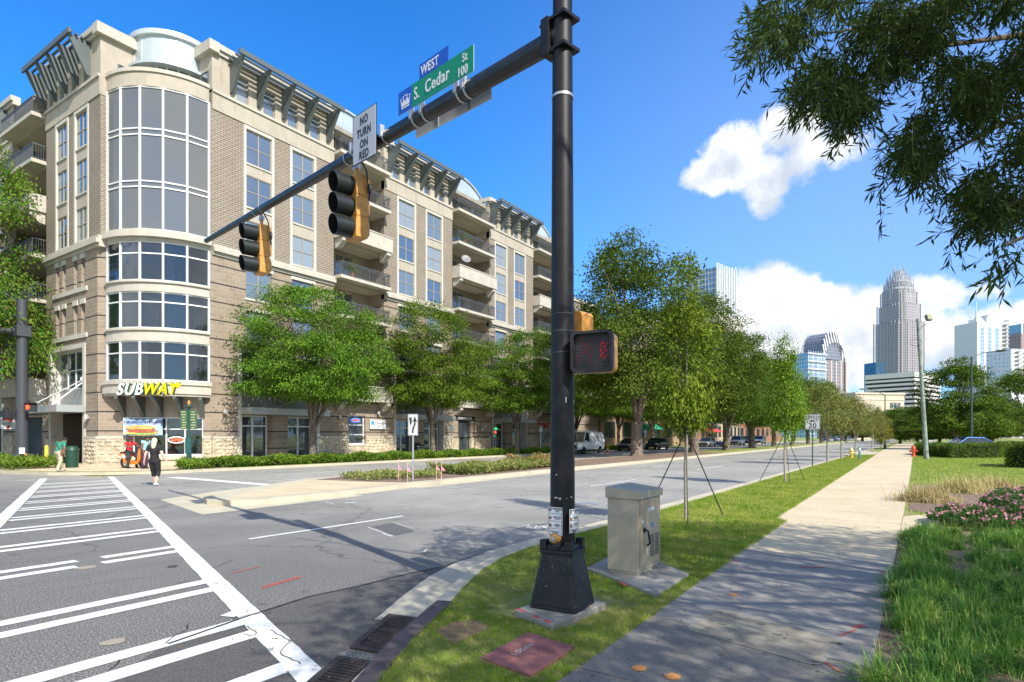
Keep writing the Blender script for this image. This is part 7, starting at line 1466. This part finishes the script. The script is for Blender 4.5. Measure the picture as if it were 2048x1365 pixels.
def small_ped(c, face, lab, lit):
    n = face.normalized(); e = Vector((n.y, -n.x, 0)); M = Matrix(((e.x, n.x, 0, c.x), (e.y, n.y, 0, c.y), (0, 0, 1, c.z), (0, 0, 0, 1))); t = thing('pedestrian_signal', lab, 'pedestrian signal', tuple(c))
    b = MB(); b.M = M; b.cbox((0, -.14, 0), (.5, .24, .46)); b.M = None; b.build('housing', M_yel if lit else M_blk, t, bevel=.03)
    b = MB(); b.M = M; b.cbox((0, 0, 0), (.54, .05, .50)); b.box(-.27, .27, .025, .16, .22, .25); b.box(-.27, -.25, .025, .14, -.25, .22); b.box(.25, .27, .025, .14, -.25, .22); b.M = None; b.build('visor', M_blk, t, bevel=.01)
    if lit:
        b = MB(); b.M = M @ Matrix(((-1, 0, 0, 0), (0, 0, 1, .03), (0, 1, 0, 0), (0, 0, 0, 1))); b.prism([(-.21, -.12), (-.10, -.12), (-.06, .0), (-.03, .05), (-.06, .06), (-.09, .0), (-.10, .12), (-.13, .12), (-.135, .04), (-.15, .14), (-.18, .13), (-.18, .04), (-.2, .1), (-.22, .08)], 0, .006); b.M = None; b.build('hand_symbol', mat('hand_red', (1, .04, .01), .5, emit=4), t)
small_ped(D(62, 815, Yl-.3), toward(62, 815, 30, -.15), 'pedestrian signal with a bright red hand on the left corner mast', True)
small_ped(D(20, 830, Yl-.3), toward(20, 830, 30, 1.9), 'dark pedestrian signal turned away on the left corner mast', False)
# shop sign under the balconies at the far left
c = D(16, 847, 37.5); t = thing('hanging_sign', 'white hanging shop sign with a red numeral and green letters at the left edge', 'sign', tuple(c)); n = toward(16, 847, 37, .1).normalized(); e = Vector((n.y, -n.x, 0)); M = Matrix(((e.x, n.x, 0, c.x), (e.y, n.y, 0, c.y), (0, 0, 1, c.z), (0, 0, 0, 1)))
b = MB(); b.M = M @ Matrix(((1, 0, 0, 0), (0, 0, 1, 0), (0, 1, 0, 0), (0, 0, 0, 1))); b.prism([(-.44, .36), (.44, .36), (.36, -.36), (-.36, -.36)], -.05, .05); b.M = None; b.build('panel', M_white, t)
b = MB(); b.M = M @ Matrix(((-1, 0, 0, 0), (0, 0, 1, .052), (0, 1, 0, 0), (0, 0, 0, 1))); b.prism([(-.26, .28), (.26, .28), (.26, .2), (.1, .06), (0, .06), (.08, .18), (-.26, .18)], 0, .006); b.prism([(-.02, -.12), (.10, -.12), (.06, -.32), (-.08, -.32)], 0, .006); b.M = None; b.build('numeral', M_red, t)
text_part('ELEVEn', .15, M @ Vector((0, .054, -.08)), -e, (0, 0, 1), mat('sign_dark_green', (.0, .12, .05), .5), t, align='CENTER', bold=.004, sx=.95)
b = MB(); b.box(c.x-.02, c.x+.02, c.y-.02, c.y+.02, c.z+.36, c.z+1.0); b.build('hanger', M_dark, t)
# wayfinding post
x, y = 16.0, 30.0; t = thing('wayfinding_post', 'dark green wayfinding post with two narrow panels and an orange finial by the corner shop', 'wayfinding sign', (x, y, .12)); M_wg = mat('wayfinding_green', (.015, .07, .055), .5)
b = MB(); b.lathe([(.13, .0), (.12, .7), (.06, .75), (.055, 3.1)], (x, y, .12), 14); b.build('post', M_wg, t, smooth=True)
ew = Vector((CA, -SA, 0))
for s, lab in ((-1, 'a'), (1, 'b')):
    c = Vector((x, y, 2.55))+ew*s*.24; b = MB(); b.M = Matrix.Translation(c) @ Matrix.Rotation(camo.rotation_euler.z, 4, 'Z'); b.cbox((0, 0, 0), (.34, .05, .95)); b.M = None; pn = b.build('panel', mat('wayfinding_panel', (.06, .12, .05), .5), t)
    b = MB(); b.M = Matrix.Translation(c) @ Matrix.Rotation(camo.rotation_euler.z, 4, 'Z')
    for i in range(7): b.cbox((random.uniform(-.03, .03), -.027, .38-.13*i), (random.uniform(.14, .26), .004, .035))
    b.M = None; b.build('lettering', mat('wayfinding_cream', (.5, .5, .3), .5), pn)
b = MB(); b.M = Matrix.Translation((x, y, 1.25)) @ Matrix.Rotation(camo.rotation_euler.z, 4, 'Z'); b.cbox((0, -.07, 0), (.3, .05, .75)); b.M = None; b.build('map_case', mat('wayfinding_blue', (.02, .09, .09), .4), t)
b = MB(); b.ball((x, y, 3.2), (.2, .2, .07)); b.build('collar', M_wg, t); b = MB(); b.ball((x, y, 3.38), (.07, .07, .13)); b.build('finial', mat('finial_orange', (.6, .25, .08), .5), t)
p = G(149, 936, .13); t = thing('litter_bin', 'dark green litter bin standing at the building entrance', 'litter bin', tuple(p)); x, y = p.x, p.y+.3; b = MB(); b.lathe([(.27, 0), (.30, .85), (.30, .87)], (x, y, .13), 16); b.build('bin', mat('bin_green', (.008, .045, .028), .5), t, smooth=True); b = MB(); b.lathe([(.32, .871), (.30, .98), (.18, 1.1)], (x, y, .13), 16); b.build('lid', mat('bin_green_dark', (.012, .05, .03), .5), t, smooth=True)
for u, lab in ((93, 'yellow bollard in the shade of the left entrance'),): p = G(u, 934, .13); t = thing('bollard', lab, 'bollard', tuple(p)); b = MB(); b.lathe([(.09, 0), (.09, 1.05), (.05, 1.12)], tuple(p), 12); b.build('post', mat('bollard_yellow', (.6, .45, .03), .5), t, smooth=True); b = MB(); b.lathe([(.12, 0), (.12, .04)], tuple(p), 12); b.build('base', M_dark, t)
x, y = 34.7, 32.0; t = thing('folding_sign', 'black chalk folding sign outside the glass door behind the keep right sign', 'folding sign', (x, y, .13)); b = MB(); M_ = Matrix.Translation((x, y, .13))
for s in (-1, 1): b.M = M_ @ Matrix.Rotation(s*.22, 4, 'X') @ Matrix.Translation((0, s*.02, 0)); b.box(-.3, .3, s*.24-.015, s*.24+.015, 0.0, 1.05)
b.M = None; b.build('board', M_blk, t); b = MB(); b.M = M_
for z in (.35, .55, .75): b.box(-.18, .15, -.33+z*.22-.03, -.32+z*.22-.03, z, z+.07)
b.M = None; b.build('lettering', M_white, t)
gst = 'pink survey stakes on the median'
for u, v, h, lab in ((797, 962, .8, 'pink survey stake left of the keep right sign'), (815, 966, .8, 'pale pink survey stake next to the keep right post'), (873, 960, .75, 'pink survey stake with a flag, right of the keep right sign'), (883, 963, .8, 'shorter pink survey stake, rightmost on the median')):
    p = G(u, v, .13); t = thing('survey_stake', lab, 'survey stake', tuple(p), gst); b = MB(); b.box(p.x-.010, p.x+.010, p.y-.006, p.y+.006, .1, .13+h); b.build('stake', mat('pink_paint', (.62, .36, .32), .7), t); b = MB(); b.add([(p.x, p.y-.01, .13+h*.5), (p.x+.09, p.y-.12, .13+h*.46), (p.x, p.y-.01, .13+h*.68)], [(0, 1, 2)]); b.build('ribbon', mat('pink_ribbon', (.85, .25, .35), .6), t)
gpp = 'parking sign posts along the far kerb'
for s, lab in ((35.5, 'slim grey parking sign post behind the ground cover, near the second street tree'), (48.6, 'slim grey parking sign post left of the black mast')):
    t = thing('parking_sign', lab, 'sign', (s, 29.2, .12), gpp); b = MB(); b.lathe([(.035, 0), (.035, 2.5)], (s, 29.2, .12), 8); b.build('post', M_alu, t); b = MB(); b.M = Matrix.Translation((s, 29.2, 2.35)) @ Matrix.Rotation(-.7, 4, 'Z'); b.cbox((0, -.04, 0), (.3, .01, .42)); b.M = None; b.build('panel', M_greyw, t)
def umbrella(s, y, m, lab):
    t = thing('cafe_umbrella', lab, 'umbrella', (s, y, .13), 'red cafe umbrellas'); b = MB(); b.lathe([(1.6, 2.3), (.1, 2.9), (.02, 3.0)], (s, y, .13), 8); b.build('canopy', m, t); b = MB(); b.tube([(s, y, .13), (s, y, 3.0)], .03, 6); b.build('pole', M_white, t)
mr = mat('umbrella_red', (.65, .06, .07), .7); umbrella(108, 30.5, mr, 'red cafe umbrella left of its neighbour, behind the white car'); umbrella(113.5, 30.5, mr, 'red cafe umbrella right of its neighbour, behind the dark blue car')
t = thing('awning', 'green fabric awning on the shop front behind the median trees', 'awning', (86, 32, 2.5)); b = MB(); b.add([(83, 32.9, 3.6), (89, 32.9, 3.6), (89, 31.4, 2.7), (83, 31.4, 2.7), (83, 32.9, 2.7), (89, 32.9, 2.7)], [(0, 1, 2, 3), (0, 3, 4), (1, 5, 2), (3, 2, 5, 4)]); b.build('canopy', mat('awning_green', (.02, .3, .18), .7), t)
p = G(1870, 899, ZB); t = thing('yard_sign', 'two small grey notice boards in front of the clipped hedge', 'sign', tuple(p)); b = MB(); 
for u, w, h, zc in ((1864, .55, .7, .95), (1872, .75, .6, .55)): c = D(u, 872, 50); b.M = Matrix.Translation((c.x, c.y, ZB+zc)) @ Matrix.Rotation(camo.rotation_euler.z, 4, 'Z'); b.cbox((0, 0, 0), (w, .03, h)); b.M = None
b.build('panel', mat('notice_grey', (.42, .38, .37), .6), t); b = MB(); c = D(1867, 872, 50.1); b.box(c.x-.03, c.x+.03, c.y-.03, c.y+.03, ZB, ZB+1.2); b.build('post', M_frame, t)
# ------------------------------------------------------------ buildings along the street and the far towers
def facade_block(name, lab, x0, x1, y0, y1, H, m, trimm, floors, wcols, front='y', corn=1.2):
    t = thing(name, lab, 'building', ((x0+x1)/2, (y0+y1)/2, 0)); b = MB(); b.box(x0, x1, y0, y1, 0, H); b.build('wall', m, t)
    b = MB(); b.box(x0-.5, x1+.5, y0-.5, y1+.5, H-corn, H+.01); b.box(x0-.25, x1+.25, y0-.25, y1+.25, H-corn-.5, H-corn-.01); b.build('cornice', trimm, t)
    w = MB()
    for i in range(wcols):
        a = x0+(x1-x0)*(i+.5)/wcols; ww = (x1-x0)/wcols*.28
        for f in range(floors): z = 1.0+(H-corn-1.6)*f/floors; w.box(a-ww, a+ww, y0-.06, y0+.1, z+.5, z+(H-corn-1.6)/floors-.5)
    nn = max(2, int((y1-y0)/6))
    for i in range(nn):
        a = y0+(y1-y0)*(i+.5)/nn
        for f in range(floors): z = 1.0+(H-corn-1.6)*f/floors; w.box(x0-.06, x0+.1, a-1.1, a+1.1, z+.5, z+(H-corn-1.6)/floors-.5)
    w.build('windows', M_glassd, t); return t
M_b2 = brick_mat('orange_brick', (.42, .27, .16), (.36, .23, .14), (.5, .38, .27), .3, .1, .012)
facade_block('brick_building', 'low tan brick building just past the apartment building, behind the white van', 70, 104, 33.2, 58, 9.0, M_b2, M_cream, 2, 6)
facade_block('shop_building', 'low red brick shop building behind the parked cars and umbrellas', 104.5, 122, 33.4, 58, 8.0, mat('red_brick', (.30, .13, .08), .9, var=.1), M_cream, 2, 4)
facade_block('midrise_building', 'tan and cream mid-rise building partly hidden by the median trees, below the finned tower', 122.5, 145, 33.4, 60, 27.5, mat('tan_stucco', (.46, .36, .25), .9, var=.05), M_cream, 7, 7, corn=3.2)
facade_block('shop_building', 'distant low building at the end of the parked cars', 146, 200, 34, 60, 9, mat('red_brick', (.3, .13, .08)), M_cream, 2, 9)
def tower(name, lab, u, Y, rot, tiers, m, crown=None, cat='skyscraper', extra=None):
    "tiers: (width, depth, z0, z1) stacked boxes in the tower's own frame"
    t = thing(name, lab, cat, (0, 0, 0)); 
    for i, (w, d, z0, z1, ch) in enumerate(tiers):
        b = MB(); c = ch; pl = [(w/2-c, -d/2), (w/2, -d/2+c), (w/2, d/2-c), (w/2-c, d/2), (-w/2+c, d/2), (-w/2, d/2-c), (-w/2, -d/2+c), (-w/2+c, -d/2)] if c else [(w/2, -d/2), (w/2, d/2), (-w/2, d/2), (-w/2, -d/2)]
        b.prism(pl, z0, z1); b.build('wall' if i == 0 else 'setback', m if not isinstance(m, list) else m[min(i, len(m)-1)], t)
    if extra: extra(t)
    c = D(u, V0, Y); t.location = (c.x, c.y, 0); t.rotation_euler = (0, 0, camo.rotation_euler.z+rot); return t
zz = lambda v, Y: HC+(V0-v)*Y/FP
wz = lambda px, Y: px*Y/FP
# tallest stepped tower with the spiked crown
M_t1 = grid_mat('tower_stone_grid', (.35, .325, .35), (.09, .11, .15), 3.0, 4.0, .8, .2)
def crown1(t):
    b = MB(); c = MB()
    for ring, (R, z0, z1, n) in enumerate(((24, 226, 243, 30), (19.5, 238, 254, 26), (14, 248, 262, 20), (9, 254, 270, 14))):
        for i in range(n): a = 2*PI*i/n; h = z1+(2.5 if i % 2 else -2); q = R*(1+.08*math.cos(4*a)); b.box(q*math.cos(a)-.35, q*math.cos(a)+.35, q*math.sin(a)-.35, q*math.sin(a)+.35, z0, h)
        c.lathe([(R-1.2, z0-8), (R-1.4, z1-7)], (0, 0, 0), 20)
    b.build('spikes', mat('crown_metal', (.46, .47, .50), .4, .3), t); c.build('crown', grid_mat('crown_grid', (.5, .48, .5), (.2, .24, .3), 2, 3, .5, .3), t)
    f = MB()
    for w, z0, z1 in ((66, 10, 179), (57, 179, 206), (48, 206, 226)):
        for i in range(-4, 5):
            x = i*w/10
            for s in (-1, 1): f.box(x-.4, x+.4, s*w/2*.91-.7, s*w/2*.91+.6, z0, z1+3); f.box(s*w/2*.91-.7, s*w/2*.91+.6, x-.4, x+.4, z0, z1+3)
    f.build('piers', mat('tower_pier', (.42, .39, .41), .7), t)
tower('skyscraper', 'tallest tower, pinkish grey with stepped shoulders and a spiked crown', 1797, 960, .42, [(60, 60, 0, 179, 10), (53, 53, 179, 206, 9), (45, 45, 206, 232, 8), (36, 36, 232, 244, 7)], M_t1, extra=crown1).scale = (.86, .86, 1)
tower('office_building', 'narrow dark blue glass block at the left foot of the tallest tower', 1749, 800, .2, [(14, 20, 0, zz(727, 800), 0)], grid_mat('blue_glass_grid', (.06, .10, .15), (.03, .09, .16), 3, 4, .3, .5), cat='office building')
# striped parking building
def stripes(t):
    b = MB(); H = zz(752, 480)
    for i in range(13): z = H-3-3.3*(i+1); b.box(-24.6, 24.6, -17.6, 17.6, z, z+1.75)
    b.box(-24.6, 24.6, -17.6, 17.6, H-3.4, H+.3); b.build('parapet_band', mat('garage_white', (.68, .66, .64), .8), t)
tower('parking_building', 'white parking building with long dark horizontal openings below the tallest tower', 1806, 480, .62, [(48, 34, 0, zz(752, 480)-.2, 0)], mat('garage_dark', (.03, .03, .035), .9), cat='parking building', extra=stripes)
# arched-crown tower
def crown2(t):
    b = MB(); f = MB(); n = 12; w = 36; z0 = zz(722, 700); z1 = zz(668, 700); pr = [(-w/2, z0)]+[(-w/2*math.cos(PI*i/n), z0+(z1-z0)*math.sin(PI*i/n)**.6) for i in range(1, n)]+[(w/2, z0)]
    b.M = Matrix(((1, 0, 0, 0), (0, 0, 1, 0), (0, 1, 0, 0), (0, 0, 0, 1))); b.prism(pr, -12, 12); b.M = None; b.build('crown', grid_mat('arch_grid', (.22, .22, .26), (.12, .15, .2), 2.5, 3.5, .5, .4), t)
    for i in range(1, n):
        x, z = pr[i]
        for s in (-1, 1): f.tube([(x, s*12.2, z+2), (x*1.06, s*15.5, z-12)], .8, 5)
    f.build('ribs', mat('rib_pale', (.6, .58, .62), .5), t)
    p = MB()
    for x in (-19, -9, 0, 9, 19): p.box(x-1.2, x+1.2, -16.8, -16, 0, z0-2)
    for y in (-14, -5, 5, 14): p.box(19.3, 20.2, y-1.0, y+1.0, 0, z0+4)
    p.build('piers', mat('pier_tan', (.46, .38, .36), .7), t)
tower('skyscraper', 'glass and stone tower with an arched ribbed crown, second from the tallest', 1645, 700, .5, [(38, 32, 0, zz(725, 700), 4)], grid_mat('arch_tower_grid', (.30, .27, .29), (.08, .12, .18), 2.6, 3.8, .6, .35), extra=crown2)
def fins(t):
    b = MB(); H = zz(712, 560)
    for i in range(8): b.box(-12.6+3.5*i, -12.3+3.5*i, -9.4, -9, 20, H+3)
    for i in range(3): b.box(-13.5, 13.5, -10.2, -9.2, H-7*i, H-7*i+.8)
    b.build('fins', M_white, t)
tower('office_building', 'blue glass office building with white fins left of the arched tower', 1616, 560, .5, [(25, 18, 0, zz(709, 560), 0)], grid_mat('sky_glass_grid', (.45, .5, .55), (.10, .22, .36), 2.5, 3.5, .35, .5), cat='office building', extra=fins)
tower('office_building', 'plain grey block below the arched tower', 1668, 330, .3, [(9.5, 14, 0, zz(786, 330), 0)], mat('grey_block', (.42, .40, .38), .9, var=.05), cat='office building')
def court(t):
    H = zz(792, 290); b = MB(); b.box(-13.4, 13.4, -9.4, 9.4, H, H+.9); b.box(-13.2, 13.2, -9.2, 9.2, H-2.6, H-2.1); b.build('cornice', M_cream, t)
    w = MB()
    for i in range(3):
        for j in range(4): w.box(6.0+2.0*i-.6, 6.0+2.0*i+.8, -9.15, -8.9, H-6.4-3.2*j, H-3.8-3.2*j)
    w.build('windows', M_glassd, t)
tower('civic_building', 'beige flat-roofed building with a strip of tall windows at the end of the street', 1731, 290, .18, [(26, 18, 0, zz(792, 290), 0)], mat('civic_beige', (.50, .43, .34), .9, var=.05), cat='civic building', extra=court)
# finned glass office tower on the left of the skyline
def fins2(t):
    H = zz(548, 420); b = MB()
    for i in range(12): b.box(-13.2+2.4*i-.3, -13.2+2.4*i+.3, -12.2, -11.7, 30, H+2.5+.5*(i % 2))
    for i in range(10): b.box(13.2, 13.7, -11.5+2.5*i-.3, -11.5+2.5*i+.3, H-26, H+5)
    b.build('fins', M_white, t); b = MB(); b.box(13.72, 14.0, -8, 3, H-7, H-2); b.build('lettering', mat('logo_dark_red', (.25, .03, .06), .5), t)
    b = MB()
    for k in range(24): b.box(13.25, 14.4, -12, 12, H-30-3.6*k, H-29-3.6*k)
    b.build('balcony_bands', mat('pale_band', (.6, .62, .66), .6), t)
tower('office_building', 'tall glass office tower with white fins above the median trees', 1421, 420, .75, [(26, 23, 0, zz(548, 420), 0)], grid_mat('office_glass_grid', (.42, .46, .52), (.08, .17, .30), 2.4, 3.6, .35, .5), cat='skyscraper', extra=fins2)
# pale towers on the far right
def pale(t):
    H = zz(650, 520); b = MB(); b.prism([(-18, H), (-18, H+9), (-13, H+4), (-8, H)], -10, -9.2, lambda x, z, y: (x, y, z)); b.box(-17.9, -17.5, -10, -9.6, H, H+17); b.box(-4, 14, -8, 8, H, H+5); b.box(0, 8, -6, 6, H+5, H+7.5); b.build('roof', mat('pale_wall', (.62, .62, .62), .8), t)
    w = MB()
    for x in (-11.5, -3.5, 4.5): w.box(x-2, x+2, -10.12, -9.9, 10, H-4)
    w.build('windows', grid_mat('pale_glass', (.5, .55, .6), (.16, .28, .42), 1.3, 3.2, .16, .5), t)
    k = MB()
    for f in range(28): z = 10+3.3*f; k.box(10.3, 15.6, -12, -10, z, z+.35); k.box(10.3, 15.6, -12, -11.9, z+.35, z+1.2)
    k.build('balconies', mat('balcony_grey', (.28, .28, .32), .6), t)  # one even blue-grey for slabs and fronts
tower('apartment_tower', 'pale grey apartment tower with blue window strips right of the leaning pole', 1962, 520, .25, [(34, 20, 0, zz(650, 520), 0)], mat('pale_wall', (.62, .62, .62)), cat='apartment tower', extra=pale)
def low(t):
    k = MB(); H = zz(702, 480)
    for x in (-6, 3):
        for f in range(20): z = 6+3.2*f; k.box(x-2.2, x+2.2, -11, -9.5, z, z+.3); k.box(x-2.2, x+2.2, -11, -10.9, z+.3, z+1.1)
    k.build('balconies', MATS['balcony_grey'], t)
tower('apartment_tower', 'lower stepped apartment wing with balconies at the right edge', 2020, 480, .25, [(24, 19, 0, zz(702, 480), 0)], grid_mat('wing_grid', (.6, .6, .62), (.16, .28, .42), 3.2, 3.2, 1.0, .5), cat='apartment tower', extra=low)
def cols(t):
    b = MB(); H = zz(652, 760)
    for i in range(10): b.box(-27+6*i-.7, -27+6*i+.7, -16.6, -16, H-14, H)
    b.box(-28, 28, -16.7, -15.8, H-.5, H+1.2); b.build('roof_screen', M_white, t)
tower('office_building', 'brown-grey gridded office block behind the pale apartment tower at the right edge', 2052, 760, .2, [(56, 32, 0, zz(672, 760), 0), (54, 30, zz(672, 760), zz(654, 760), 0)], [grid_mat('brown_grid', (.30, .22, .24), (.05, .06, .09), 4.2, 4.2, 1.5, .2), mat('screen_glass', (.25, .35, .42), .3, .3)], cat='office building', extra=cols)
